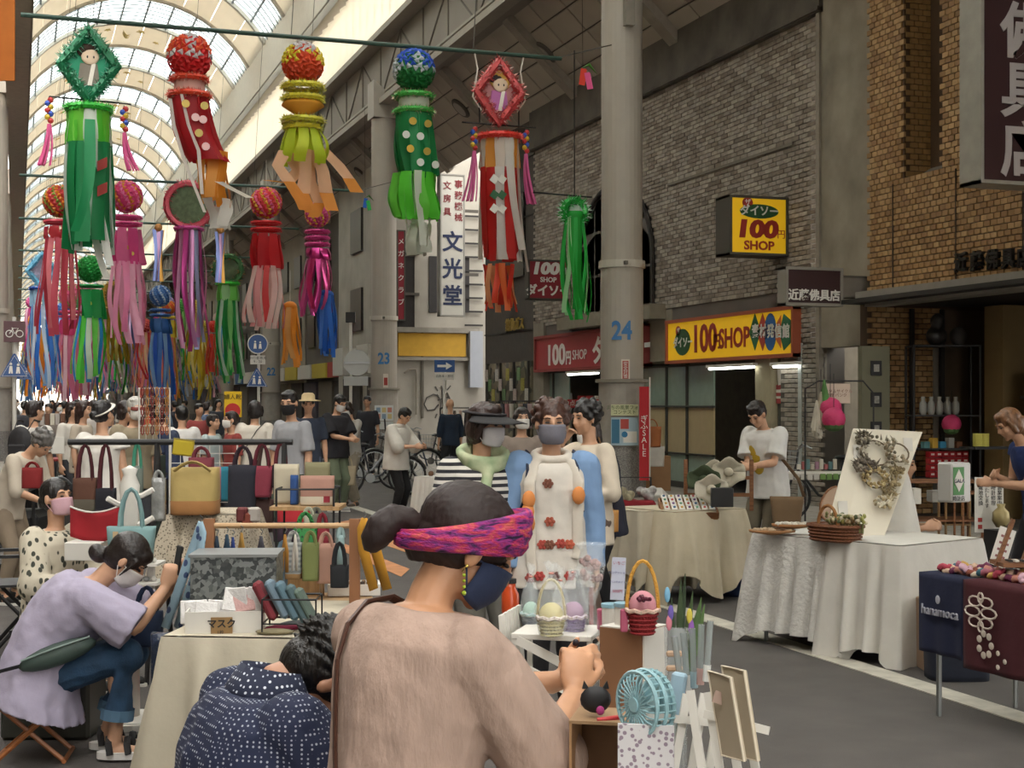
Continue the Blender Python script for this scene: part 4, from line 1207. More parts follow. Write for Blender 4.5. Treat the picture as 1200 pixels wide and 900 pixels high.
# bare tails hanging lower in front of pillars 22 and 23
def bundle(label, u, v, Y, L, cols, n=10, rad=.16, w=.1, knot=None, name='ribbon_streamer', spread=.3, bow=None):
    p = ony(u, v, Y)
    t = thing(name, label, 'streamer', (p.x, Y, p.z))
    MB().tube([(0, 0, .9), (0, 0, 0)], .008, 4).build('hook_cord', mat('cfc9bd', noise=0), t)
    MB().ball((0, 0, -.05), (rad * 1.1, rad * 1.1, .14), 10, 6).build('knot', shiny(knot or cols[0]), t, smooth=True)
    streamers(t, -.08, rad, n, L, w, cols, (.04, 0), spread, wav=.08)
    return t
bundle('bright blue ribbon bundle hanging below the pink foil streamer', 382, 343, 38.5, 1.6, ['2a6ac8', '3a7ad8', '1f5ab0', '5a90e0'], 12, .2, .13)
bundle('orange and silver ribbon bundle below the crimson streamer', 340, 357, 37.6, 1.5, ['e8942a', 'f0a03a', 'e0a860'], 8, .17, .14)
t = bundle('bright green ribbon streamer with tinsel head between the red sign and pillar 24', 673, 250, 21.6, 1.6, ['1fa83a', '2ab84a', '189a30', '3ac85a', 'a8e0a8'], 16, .15, .08)
tuft_ring(t, (0, 0, .02), .17, .1, ('1fa03a', 'd8ece0'), 'tinsel_head', 40, 'wreath'); MB().ball((0, 0, .0), .14, 10, 8).build('silver_core', mat('9ab0a0', noise=0), t)
MB().tube([(-.7, 0, .3), (.3, 0, .27)], .014, 5).build('crossbar', BLACK, t); MB().tube([(.0, 0, .27), (0.0, 0, 2.6)], .01, 5).build('support_wire', BLACK, t)
# small paper slips
for k, (u, v, Y, c1, c2, lab) in enumerate(((683, 90, 21, 'd8402a', 'e05a90', 'red and pink paper wish slips with green leaf beside pillar 24'), (428, 238, 37.6, '2a6ac8', '3ac05a', 'blue paper wish slip with green leaf left of pillar 23'))):
    p = ony(u, v, Y); t = thing('paper_slip', lab, 'decoration', p)
    MB().box((0, 0, 0), (.1, .004, .26), rot=(0, R(8), 0)).build('slip', mat(c1, noise=0), t); MB().box((.09, -.02, -.06), (.1, .004, .26), rot=(0, R(-12), 0)).build('slip', mat(c2, noise=0), t)
    MB().tube([(0, 0, .14), (.1, 0, .2), (.24, 0, .06)], [.006, .03, .002], 5).build('leaf', mat('4a7a2a'), t)
    MB().tube([(0, 0, .13), (-.02, 0, 2.6)], .004, 4).build('thread', BLACK, t)
# far field of many small streamers
pals = [('e8902a', 'f0b04a', 'e87a2a'), ('3a7ad0', '7aa8e0', 'c0d0e8'), ('d84a98', 'f090c0', 'e8b8d0'), ('3ab04a', '9ae07a', 'e0e8d0'), ('c83a3a', 'f08a7a', 'f0c8a0'), ('b8a0d0', 'e0c0e8', '8a9ad8'), ('d8c03a', 'f0e08a', 'c8a02a'), ('d8d0c8', 'e8b0c0', '5aa0c8')]
protos = []
for k, pc in enumerate(pals):
    t = thing('far_streamer', 'x', 'streamer', (0, 0, 0), group='small streamers far down the arcade')
    flower_ball(t, (0, 0, -.3), .3, (pc[0], pc[1]))
    streamers(t, -.6, .28, 15, 2.9, .11, list(pc), (.1, 0), .5, wav=.2, foil=k % 2, lvar=.4)
    protos.append(t)
farl = ['orange', 'blue', 'magenta', 'green', 'red', 'lilac', 'golden', 'white and pink']
cnt = 0
for j, Y in enumerate(FY_):
    for i in range(8):
        x = .7 + i * 1.08 + rnd.uniform(-.1, .1)
        if x > 8.9: continue
        q = rnd.randrange(8) if j > 1 else (i * 3 + j) % 8
        z = PZ - rnd.uniform(0, 1.8) - (.3 if Y < 80 else 0)
        lab = farl[q] + ' streamer in the distant crowd of streamers down the arcade'
        if cnt < 8 and protos[cnt]['label'] == 'x':
            o = protos[cnt]; o.location = (x, Y, z); o['label'] = farl[cnt] + ' streamer in the distant crowd of streamers down the arcade'
            o['group'] = 'distant ' + farl[cnt] + ' streamers'
        else:
            o = dup(protos[q], (x, Y, z), rnd.uniform(0, 6), lab); o['group'] = 'distant ' + farl[q] + ' streamers'
        MB().tube([(0, 0, 0), (0, 0, PZ - z)], .008, 4).build('hook_cord', polem, o); cnt += 1
# =============== people ===============
FWD = Vector((SN, CS, 0)); RGT = Vector((CS, -SN, 0))
def rx(a): return Matrix.Rotation(R(a), 3, 'X')
def ry(a): return Matrix.Rotation(R(a), 3, 'Y')
def rz(a): return Matrix.Rotation(R(a), 3, 'Z')
def remesh(o, vox, it=3, fac=.5, disp=0, dscale=.1):
    m = o.modifiers.new('remesh', 'REMESH'); m.mode = 'VOXEL'; m.voxel_size = vox; m.use_smooth_shade = True
    if it:
        m = o.modifiers.new('smooth', 'SMOOTH'); m.iterations = it; m.factor = fac
    if disp:
        tx_ = bpy.data.textures.get('folds%g' % dscale) or bpy.data.textures.new('folds%g' % dscale, 'CLOUDS')
        tx_.noise_scale = dscale; tx_.noise_depth = 1
        m = o.modifiers.new('folds', 'DISPLACE'); m.texture = tx_; m.strength = disp; m.mid_level = .5; m.texture_coords = 'LOCAL'
    return o
def ik(a, b, l1, l2, hint):
    a, b = Vector(a), Vector(b); d = b - a
    L = d.length; mx = (l1 + l2) * .995
    if L > mx: d = d * (mx / L); b = a + d; L = mx
    x = (l1 * l1 - l2 * l2 + L * L) / (2 * L)
    h = math.sqrt(max(0, l1 * l1 - x * x))
    n = d.normalized(); hv = Vector(hint); hv = hv - n * hv.dot(n)
    if hv.length < 1e-5: hv = n.orthogonal()
    return a + n * x + hv.normalized() * h, b
def make_hand(mb, w, d, pn, side, curl=25, s=1.0, fr=.0085, thumb=35):
    """w wrist, d direction, pn palm normal, side: direction of thumb"""
    d = Vector(d).normalized(); pn = Vector(pn); pn = (pn - d * pn.dot(d)).normalized()
    lat = d.cross(pn)
    if lat.dot(Vector(side)) < 0: lat = -lat
    w = Vector(w)
    ctr = w + d * .05 * s
    m = Matrix((lat, d, pn)).transposed()
    mb.ball(ctr, (.038 * s, .055 * s, .016 * s), 12, 8, rot=m)
    mb.tube([w - d * .02, w + d * .03 * s], [.024 * s, .026 * s], 8, flat=.75, up=pn)
    for k, (o, L) in enumerate(((.029, .066), (.010, .076), (-.010, .070), (-.028, .055))):
        c = curl[k] if isinstance(curl, (list, tuple)) else curl + k * 4
        p = w + (d * .092 + lat * o) * s; dd = d.copy()
        pts = [p - d * .03 * s, p]
        for q, f in enumerate((.45, .3, .25)):
            dd = (Quaternion(lat, R(c)) @ dd) if (Quaternion(lat, R(10)) @ d).dot(pn) > 0 else (Quaternion(lat, R(-c)) @ dd)
            p = p + dd * L * f * s; pts.append(p)
        mb.tube(pts, [fr * 1.1, fr * 1.08, fr, fr * .92, fr * .8], 7)
        mb.ball(p, fr * .8, 6, 5)
    p = w + (d * .03 + lat * .03) * s
    td = (d * math.cos(R(thumb)) + lat * math.sin(R(thumb)) + pn * .35).normalized()
    p2 = p + td * .035 * s; p3 = p2 + (td + d * .35 + pn * .3).normalized() * .03 * s
    mb.tube([w + d * .02 * s + lat * .012 * s, p, p2, p3], [fr * 1.4, fr * 1.45, fr * 1.2, fr * .95], 7); mb.ball(p3, fr * .95, 6, 5)
_pc = [0]
def person(label, loc, face, H=1.6, lean=(2, 2, 4, 0), yaw=0, roll=0, twist=0, hip=None, lh=None, rh=None, lf=None, rf=None, lk=(0, 1, 0), rk=(0, 1, 0),
           le=None, re_=None, shirt='d8d4cc', sm=None, sleeve=.85, hem=.12, flare=1.05, fat=1.0, trousers='2a2a2e', tm=None, tleg=1.9, tw=1.0, shoes='22201f', hair='short', hc='241c1a',
           mask=None, skin=None, vox=.011, curl=25, brim=None, collar=None, loose=0, legs=True, collarc=None, z=0, neck=.078, handdir=(None, None), palm=(None, None), fs=1.0, eyes=True, sandals=None, hairscale=1.0, skirt=None, hfold=.0, handscale=1.0, shz=.045, nk=1.0):
    s = H / 1.6
    f = -FWD * math.cos(R(face)) + RGT * math.sin(R(face))
    t = thing('person', label, 'person', (loc[0], loc[1], z), math.atan2(-f.x, f.y))
    t['dx'] = 0; del t['dx']
    skin_m = skin or SKIN
    hz = (hip if hip is not None else .87 * s)
    P = Vector((0, 0, hz))
    a1, a2, a3, a4 = lean
    R1, R2, R3 = rx(-a1), rx(-a2) @ rz(twist), rx(-a3) @ rz(twist * .6)
    R2b = rx(-a2) @ rz(twist)
    W_ = P + (rx(-a1) @ Vector((0, 0, .2))) * s
    N_ = W_ + (rx(-a2) @ Vector((0, 0, .275))) * s
    RH = rz(yaw) @ rx(-a4) @ ry(roll)
    HD = N_ + (rx(-a3) @ Vector((0, .01, .085 * nk))) * s + (RH @ Vector((0, .015, .10))) * s
    def sp(q):
        if q <= .2: c = P + (rx(-a1) @ Vector((0, 0, q))) * s; M = R1
        else: c = W_ + (rx(-a2) @ Vector((0, 0, q - .2))) * s; M = R2b
        if .12 < q < .28:
            k = (q - .12) / .16; M = R1.to_quaternion().slerp(R2b.to_quaternion(), k).to_matrix()
        return c, M
    def sec(q, a, b, off=0, n=16):
        c, M = sp(q)
        return [c + M @ Vector((a * s * math.cos(2 * math.pi * k / n), b * s * math.sin(2 * math.pi * k / n) + off * s, 0)) for k in range(n)]
    S = {}
    for sd in (-1, 1):
        S[sd] = N_ + (R2b @ Vector((sd * .158 * fat ** .5, -.005, -shz))) * s
    hands = {-1: Vector(lh) if lh else Vector((-.23 * s, .05, hz - .13 * s)), 1: Vector(rh) if rh else Vector((.23 * s, .05, hz - .13 * s))}
    el = {-1: le or (-.5, -.6, -.4), 1: re_ or (.5, -.6, -.4)}
    EL, WR = {}, {}
    for sd in (-1, 1):
        EL[sd], WR[sd] = ik(S[sd], hands[sd], .275 * s, .235 * s, el[sd])
    feet = {-1: Vector(lf) if lf else Vector((-.1 * s, 0, .075)), 1: Vector(rf) if rf else Vector((.1 * s, .02, .075))}
    HP, KN, AN = {}, {}, {}
    for sd in (-1, 1):
        HP[sd] = P + (R1 @ Vector((sd * .085, 0, -.02))) * s
        KN[sd], AN[sd] = ik(HP[sd], feet[sd], .41 * s, .40 * s, lk if sd < 0 else rk)
    # ---- body ----
    b = MB()
    fa = fat
    b.loft([sec(-.09, .10, .07), sec(-.03, .15 * fa, .1), sec(.05, .155 * fa, .11), sec(.15, .13 * fa, .095), sec(.22, .128 * fa, .095), sec(.34, .145 * fa, .105), sec(.42, .15 * fa, .09), sec(.46, .11, .07), sec(.485, .055, .05)])
    b.tube([N_ - (R2b @ Vector((0, 0, .05))) * s, N_ + (rx(-a3) @ Vector((0, .005, .04))) * s, HD + (RH @ Vector((0, -.02, -.05))) * s], [.055 * s, .048 * s, .05 * s], 12)
    def hp(v): return HD + (RH @ Vector(v)) * s
    def hb(c, r, seg=14, rings=10): b.ball(hp(c), tuple(x * s for x in r), seg, rings, rot=RH)
    hb((0, -.012, .022), (.073, .09, .092)); hb((0, .022, -.04), (.056, .06, .064)); hb((0, .062, -.088), (.024, .02, .02), 8, 6)
    for sd in (-1, 1):
        hb((sd * .03, .048, -.03), (.03, .032, .032), 8, 6); hb((sd * .078, -.002, -.008), (.011, .018, .031), 8, 6)
        hb((sd * .03, .072, .03), (.022, .01, .009), 8, 6)
    b.tube([hp((0, .079, .022)), hp((0, .093, -.004)), hp((0, .099, -.02)), hp((0, .085, -.028))], [.008 * s, .010 * s, .014 * s, .011 * s], 8)
    hb((0, .082, -.052), (.021, .008, .007), 8, 6)
    for sd in (-1, 1):
        b.tube([S[sd], EL[sd], WR[sd]], [.046 * s, .037 * s, .024 * s], 10); b.ball(S[sd], .05 * s, 10, 8)
        b.tube([EL[sd], EL[sd].lerp(WR[sd], .3), WR[sd]], [.036 * s, .038 * s, .024 * s], 10)
        hd = handdir[0 if sd < 0 else 1] or (WR[sd] - EL[sd])
        pn = palm[0 if sd < 0 else 1] or Vector((-sd, 0, -.2))
        th = Vector((-sd * .2, 1, .6))
        make_hand(b, WR[sd], hd, pn, th, curl, s * handscale, fr=max(.0085 * s * handscale, vox * .85))
    if legs:
        for sd in (-1, 1):
            b.tube([HP[sd], KN[sd], AN[sd]], [.078 * s, .055 * s, .034 * s], 10); b.ball(KN[sd], .052 * s, 8, 6)
            c = KN[sd].lerp(AN[sd], .3); b.ball(c + Vector((0, -.01, 0)), (.048 * s, .052 * s, .09 * s), 8, 6)
            b.tube([AN[sd] + Vector((0, -.03, -.03)), AN[sd] + Vector((0, .05, -.03)), AN[sd] + Vector((0, .14, -.045)) * s], [.035 * s, .035 * s, .025 * s], 8)
    body = remesh(b.build('body', skin_m, t), vox, 3)
    # ---- eyes, brows ----
    if eyes:
        for sd in (-1, 1):
            e = MB(); e.ball(hp((sd * .030, .076, .010)), tuple(x * s for x in (.0135, .008, .0048)), 10, 6, rot=RH); e = e.build('eye', mat('201816', rough=.3, noise=0), t, smooth=True)
            w_ = MB(); w_.tube([hp((sd * .014, .0805, .030)), hp((sd * .031, .0815, .034)), hp((sd * .048, .068, .030))], [.003 * s, .004 * s, .0025 * s], 6); w_.build('eyebrow', mat(hc, noise=0), t)
    # ---- hair ----
    hm = mat(hc, rough=.42, noise=.35, scale=45, stretch=(1, 1, .15), bump=.6, bscale=60)
    h = MB()
    k_ = hairscale
    def hh(c, r): h.ball(hp(c), tuple(x * s * k_ for x in r), 14, 10, rot=RH)
    if hair != 'none':
        hh((0, -.022, .036), (.083, .098, .088)); hh((0, -.035, .0), (.078, .075, .08))
        if hair == 'short':
            for i in range(9):
                a = -1.2 + i * .3; hh((.055 * math.sin(a), .055 * math.cos(a) - .01, .085), (.022, .022, .02))
        if hair in ('bob', 'long'):
            hh((0, -.035, -.02), (.092, .072, .09)); hh((0, .03, .085), (.06, .045, .03))
            for sd in (-1, 1): h.tube([hp((sd * .07, .02, .05)), hp((sd * .085, .01, -.01)), hp((sd * .08, .0, -.075))], [.022 * s, .022 * s, .014 * s], 8)
            h.tube([hp((0, -.05, 0)), hp((0, -.05, -.1))], [.07 * s, .055 * s], 10)
        if hair == 'long': h.tube([hp((0, -.06, 0)), hp((0, -.075, -.12)), hp((0, -.08, -.25))], [.07 * s, .055 * s, .03 * s], 10)
        if hair == 'bun': hh((0, -.115, -.01), (.04, .035, .04))
        if hair == 'curly':
            for i in range(26):
                z_ = .9 - i * .055; a = i * 2.4; q = math.sqrt(max(0, 1 - z_ * z_))
                hh((.086 * q * math.cos(a), -.03 + .09 * q * math.sin(a) * (1 if math.sin(a) < 0 else .75), .035 + .092 * z_), (.026, .026, .024))
        if hair == 'pony':
            h.tube([hp((0, -.09, .01)), hp((0, -.125, .0)), hp((0, -.135, -.05)), hp((0, -.125, -.11)), hp((0, -.115, -.135))], [.02 * s, .03 * s, .038 * s, .028 * s, .012 * s], 10)
        remesh(h.build('hair', hm, t), max(.006, vox * .7), 2, disp=.006 if vox > .006 else .004, dscale=.02)
    # ---- mask ----
    if mask:
        g = MB()
        def mf(u, v):
            th = R(-82 + 164 * u); zz = .002 - .102 * v
            pr = 1.0 + .07 * math.sin(math.pi * v) - .30 * max(0, v - .62) ** 1.2 / .3 * .55
            nose = .010 * math.exp(-((u - .5) / .1) ** 2) * (1 - v) 
            edge = 1 - .25 * abs(2 * u - 1) ** 4
            return hp((.068 * math.sin(th) * (1 - .25 * max(0, v - .5)), .012 + (.083 * math.cos(th) * pr) + nose, -.048 + (zz + .048) * edge))
        g.grid(mf, 12, 8)
        mk = g.build('face_mask', mat(mask, rough=.85, noise=.04, bump=.2, bscale=60), t, smooth=True, solid=.003)
        e = MB()
        for sd in (-1, 1):
            for zz in (-.012, -.075): e.tube([hp((sd * .066, .026, zz)), hp((sd * .078, -.008, -.015 + (zz + .03) * .3))], .0022 * s, 5)
        e.build('ear_loop', mat(mask, noise=0), mk)
    # ---- top ----
    if shirt:
        smt = sm or cloth(shirt)
        g = MB(); L = .018 + loose
        def gs(q, a, b_, off=0): return sec(q, a + L, b_ + L, off)
        secs = [gs(.02, .158 * fa, .115), gs(.1, .145 * fa, .108), gs(.2, .138 * fa, .105), gs(.33, .152 * fa, .112), gs(.41, .158 * fa, .097), gs(.455, .118, .075), sec(.478, neck, neck * .95)]
        if hem > 0:
            n = 16; c0, M0 = sp(.02)
            low = []
            for q, fl in ((1.0, flare), (.5, 1 + (flare - 1) * .5)):
                c = P + Vector((0, 0, -hem * q)) * s + (M0 @ Vector((0, .0, 0)))
                low.append([c + M0 @ Vector(((.158 * fa + L) * fl * s * math.cos(2 * math.pi * k / n), (.115 + L) * fl * s * math.sin(2 * math.pi * k / n), 0)) for k in range(n)])
            secs = low + secs
        g.loft(secs)
        for sd in (-1, 1):
            sh = S[sd]; r0, r1, r2 = (.056 + L * .5) * s, (.052 + L) * s, (.036 + L * .8) * s
            if sleeve <= 1:
                e_ = sh.lerp(EL[sd], sleeve); g.tube([sh, e_], [r0, r1], 12)
            else:
                e_ = EL[sd].lerp(WR[sd], sleeve - 1); g.tube([sh, EL[sd], e_], [r0, r1, r2], 12); g.ball(EL[sd], r1, 10, 8)
            g.ball(sh, r0, 10, 8)
        so = remesh(g.build('shirt', smt, t), max(vox, .007), 5, disp=hfold or .012, dscale=.09)
        if collarc:
            c, M = sp(.475); MB().tube([c + M @ Vector((neck * 1.05 * s * math.cos(q * math.pi / 8), neck * s * math.sin(q * math.pi / 8) + .01, .008 + .012 * math.sin(q * math.pi / 8) * -1)) for q in range(16)], .012 * s, 6, closed=True).build('collar', cloth(collarc), so)
    if skirt:
        g = MB(); n = 20
        secs = []
        for q, w_ in ((.05, 1), (-.1, 1.1), (-.35, 1.35), (-.62, 1.55)):
            c = P + Vector((0, 0, q)) * s
            secs.append([c + Vector((.17 * w_ * s * math.cos(2 * math.pi * k / n), .13 * w_ * s * math.sin(2 * math.pi * k / n), 0)) for k in range(n)])
        g.loft(secs); remesh(g.build('skirt', cloth(skirt), t), max(vox, .009), 4, disp=.02, dscale=.08)
    # ---- trousers and shoes ----
    if legs and trousers:
        g = MB()
        g.loft([sec(-.09, .12, .09), sec(-.03, .165 * fa, .115), sec(.06, .165 * fa, .12), sec(.1, .15 * fa, .11)])
        for sd in (-1, 1):
            q = tleg
            e_ = KN[sd].lerp(AN[sd], min(1, q - 1)) if q > 1 else HP[sd].lerp(KN[sd], q)
            rr = [.098 * s * fa, .072 * s * tw ** .5 * fa, .055 * s * tw]
            if q > 1: g.tube([HP[sd], KN[sd], e_], rr, 12); g.ball(KN[sd], rr[1], 10, 8)
            else: g.tube([HP[sd], e_], rr[:2], 12)
        remesh(g.build('trousers', tm or cloth(trousers), t), max(vox, .008), 4, disp=.012, dscale=.07)
    if legs and shoes:
        for sd in (-1, 1):
            g = MB(); a_ = AN[sd]
            fd = Vector((0, 1, 0))
            g.ball(a_ + Vector((0, .0, -.02)), (.042 * s, .055 * s, .045), 10, 8); g.ball(a_ + Vector((0, .10 * s, -.04)), (.044 * s, .085 * s, .034), 12, 8)
            so = remesh(g.build('shoe', mat(shoes, rough=.5, noise=.05), t), .008, 2)
            MB().prism([(a_.x + .048 * s * math.cos(2 * math.pi * k / 14), a_.y + .065 + .13 * s * math.sin(2 * math.pi * k / 14), a_.z - .075) for k in range(14)], (0, 0, .02)).build('sole', mat('d8d4cc' if shoes != 'x' else '222222', noise=0), so)
    info = dict(t=t, hp=hp, S=S, EL=EL, WR=WR, HD=HD, N=N_, P=P, RH=RH, s=s, sp=sp, sec=sec, KN=KN, AN=AN, HP=HP, M=MW[t.name], mb=MB)
    return info
def g2(u, d):   # floor position under a picture column at depth d
    p = at(u, 470, d); return (p.x, p.y)
def wloc(i, p): return i['M'] @ Vector(p)
def bag(name, label, p, w, h, d, m, rotz=0, handle=None, hm=None, taper=.9, cat='bag', group=None, band=None, rot=None, hw=.6, strap=None, world=True):
    """soft tote: body, two handles; p = top centre of body"""
    t = thing(name, label, cat, (p[0], p[1], p[2] - h), rotz, group)
    def f(q, k, n=20):
        a = 2 * math.pi * k / n; e = .5
        c, s_ = math.cos(a), math.sin(a)
        ww = w / 2 * (taper + (1 - taper) * q); dd = d / 2 * (1 - .55 * q * q)
        return (ww * math.copysign(abs(c) ** e, c), dd * math.copysign(abs(s_) ** e, s_), h * q + .01 * math.sin(3 * a) * q * h)
    g = MB(); g.loft([[f(q, k) for k in range(20)] for q in (0, .08, .3, .6, .85, 1)])
    g.build('bag_body', m, t, smooth=True)
    if band:
        g = MB(); g.loft([[(x * 1.015, y * 1.03, z) for x, y, z in [f(q, k) for k in range(20)]] for q in (-.0, .05, band[0])], cap=True); g.build('base_band', cloth(band[1]), t, smooth=True)
    if handle:
        for sd in (-1, 1):
            pts = [(w * hw / 2 * math.cos(math.pi * k / 8), sd * d * .18 * (1 - .6 * math.sin(math.pi * k / 8)), h * .92 + handle * math.sin(math.pi * k / 8)) for k in range(9)]
            MB().tube(pts, .011, 6, flat=.5).build('handle', hm or m, t)
    return t
def strapped(pts, r, name, label, cat, m, parent=None):
    return single(MB().tube(pts, r, 8, flat=.35), name, m, label, cat)

# 1. woman with the purple head scarf, foreground -------------------------------------------------
linen = mat('b2988a', rough=.95, noise=.16, scale=14, bump=.5, bscale=70, stretch=(1, 1, .35))
FW = person('woman in beige linen blouse and purple headband making a craft in the foreground', g2(468, 2.85), 130, 1.56, lean=(5, 9, 28, 34), nk=.7, yaw=-28, hip=.725, lf=(-.1, .2, .075), rf=(.1, .22, .075), twist=8, z=.0, shz=.07,
            rh=(.07, .40, .98), lh=(-.03, .44, .99), re_=(.45, -.05, -1), le=(-.8, .1, -1), shirt='c4a58c', sm=linen, sleeve=1.12, hem=.2, loose=.022, fat=.98, trousers='4a4640', neck=.105,
            hair='none', hc='2e1d19', mask='26324f', vox=.0048, skin=mat('c4926f', rough=.5, noise=.07, scale=25), curl=[52, 58, 60, 62], handdir=((.5, .6, .35), (-.25, .35, .9)), palm=((.6, -.2, .4), (-.7, .5, .3)), hfold=.012)
i = FW; t = i['t']; hp = i['hp']; s = i['s']; RH = i['RH']
hairm = mat('24120f', rough=.62, noise=.2, scale=50, stretch=(1, .25, .25), bump=.35, bscale=80)
h = MB()
h.ball(hp((0, -.028, .034)), tuple(x * s for x in (.088, .108, .094)), 24, 16, rot=RH)
h.ball(hp((0, -.045, -.01)), tuple(x * s for x in (.076, .08, .068)), 18, 12, rot=RH)
h.ball(hp((0, .04, .07)), tuple(x * s for x in (.062, .04, .034)), 14, 10, rot=RH)
h.tube([hp((0, -.09, -.045)), hp((0, -.07, -.075))], [.045 * s, .03 * s], 10)
ho = remesh(h.build('hair', hairm, t), .004, 3, disp=.003, dscale=.012)
h = MB()
h.tube([hp((0, -.11, -.02)), hp((.0, -.14, -.02)), hp((-.0, -.165, -.035)), hp((-.0, -.178, -.065)), hp((0, -.178, -.1)), hp((0, -.172, -.12))], [.018 * s, .026 * s, .034 * s, .035 * s, .028 * s, .012 * s], 14)
remesh(h.build('ponytail', hairm, t), .005, 3, disp=.004, dscale=.012)
h = MB()
for q in range(60):
    a = q * 2.39996; r0 = .09 * s
    z0 = .02 + .07 * ((q % 12) / 12)
    pts = []
    for f in (0, .25, .5, .75, 1):
        th_ = a % 3.0 - 1.5
        pts.append(hp((.0905 * math.sin(th_) * math.cos(f * .9 - .0) , -.03 - .1 * math.cos(th_) * (.2 + .8 * f), .125 - .12 * f * f - .02 * abs(th_))))
    h.tube(pts, .0012, 3)
# head scarf: wide pleated band around the head
g = MB(); n = 40; secs = []
for k in range(n):
    a = 2 * math.pi * k / n
    c, sn_ = math.cos(a), math.sin(a)
    front = max(0, sn_)
    hw_ = .017 + .030 * (.5 + .5 * sn_)
    ctr = Vector((.0875 * c, -.03 + .108 * sn_, .014 + .078 * sn_))
    ring = []
    outw = Vector((c, sn_, 0)).normalized()
    axis = Vector((0, -.4, 1)).normalized()
    for q in range(10):
        w_ = -1 + 2 * q / 9
        bulge = .010 * math.cos(w_ * 1.4) + .0025 * math.sin(q * 2.1 + 3 * a)
        ring.append(hp(ctr + axis * hw_ * w_ + outw * (bulge + .004)))
    ring += [hp(ctr + axis * hw_ * w_ - outw * .004) for w_ in (1, -1)]
    secs.append(ring)
secs.append(secs[0])
g.loft(secs, cap=False); g.build('head_scarf', mat('8a2a7c', rough=.7, pat='tiedye', two='b82a5c', ps=26, noise=0, bump=.6, bscale=90, stretch=(1, 1, 3)), t, smooth=True)
g = MB(); g.tube([hp((.082, -.005, -.036)), hp((.083, -.005, -.05))], .0012, 4); g.ball(hp((.083, -.004, -.035)), .004, 8, 6)
e = g.build('earring', mat('d8c26a', metal=.8, rough=.25, noise=0), t)
g = MB()
for q, zz in enumerate((-.055, -.066, -.078, -.09)): g.ball(hp((.083, -.004, -.045)) + Vector((0, 0, zz + .045)), .0035 + .0012 * (q == 3), 8, 6)
g.build('bead_drop', mat('9ab02a', rough=.2, noise=0), e)
# crossbody strap and straps
pts = []
for q, x, y in ((.47, -.095, .06), (.49, -.1, .0), (.475, -.1, -.07), (.43, -.085, -.125), (.36, -.065, -.158), (.28, -.045, -.166), (.2, -.02, -.166), (.1, .02, -.172), (.0, .07, -.175), (-.0, .12, -.15)):
    c_, M_ = i['sp'](q); pts.append(c_ + M_ @ Vector((x, y, 0)) * i['s'])
single(MB().tube([wloc(i, p) for p in pts], .012, 8, flat=.4), 'shoulder_strap', mat('4a2c20', rough=.5), 'dark brown leather bag strap over the back of the beige blouse', 'strap')

# 2. man in navy dotted shirt, ducking -----------------------------------------------------------
navy = mat('1d2440', rough=.85, pat='dots', two='a8acb8', ps=105, noise=.05, bump=.2)
FM = person('man with black hair in navy dotted shirt ducking beside the beige blouse', g2(270, 3.2), 122, 1.66, lean=(8, 12, 44, 72), nk=.25, yaw=-8, hip=.46, twist=0, lf=(-.13, .28, .075), rf=(.13, .3, .075), rh=(.15, .45, .66), lh=(-.2, .45, .66), shirt='1d2440', sm=navy, sleeve=1.0, hem=.1, loose=.03, fat=1.14,
            trousers='2c2e34', hair='none', hc='17120f', vox=.006, skin=mat('b07f63', rough=.5, noise=.08, scale=25), neck=.09)
i = FM; t = i['t']; hp = i['hp']; s = i['s']; RH = i['RH']
h = MB(); h.ball(hp((0, -.02, .034)), tuple(x * s for x in (.087, .103, .096)), 20, 14, rot=RH); h.ball(hp((0, -.035, -.015)), tuple(x * s for x in (.08, .072, .07)), 16, 12, rot=RH)
h.ball(hp((0, .04, .075)), tuple(x * s for x in (.06, .04, .03)), 12, 10, rot=RH)
for q in range(150):
    z_ = .95 - q * .0095; a = q * 2.39996; r_ = math.sqrt(1 - z_ * z_)
    if math.sin(a) > .55 and z_ < .4: continue
    p = Vector((.088 * r_ * math.cos(a), -.02 + .102 * r_ * math.sin(a), .034 + .095 * z_)); 
    h.tube([hp(p * .97), hp(p + Vector((.006 * math.sin(q), -.02, -.012)))], [.012, .004], 5)
remesh(h.build('hair', mat('1b1613', rough=.4, noise=.4, scale=60, bump=.8, bscale=90, stretch=(1, 1, .3)), t), .0045, 9)
c, M = i['sp'](.475)
g = MB()
secs = []
for q in range(18):
    a = 2 * math.pi * q / 18; c0 = c + M @ Vector((.088 * math.cos(a), .075 * math.sin(a) , .0)); o_ = M @ Vector((math.cos(a), math.sin(a), 0))
    up_ = M @ Vector((0, 0, 1))
    secs.append([c0 + up_ * .045 - o_ * .012, c0 + up_ * .06 - o_ * .004, c0 + up_ * .0 + o_ * .022, c0 - up_ * .012 + o_ * .02, c0 + o_ * .005])
secs.append(secs[0]); g.loft(secs, cap=False)
g.build('collar', mat('1a2038', rough=.85, pat='dots', two='c8ccd6', ps=85, noise=0), t, smooth=True)

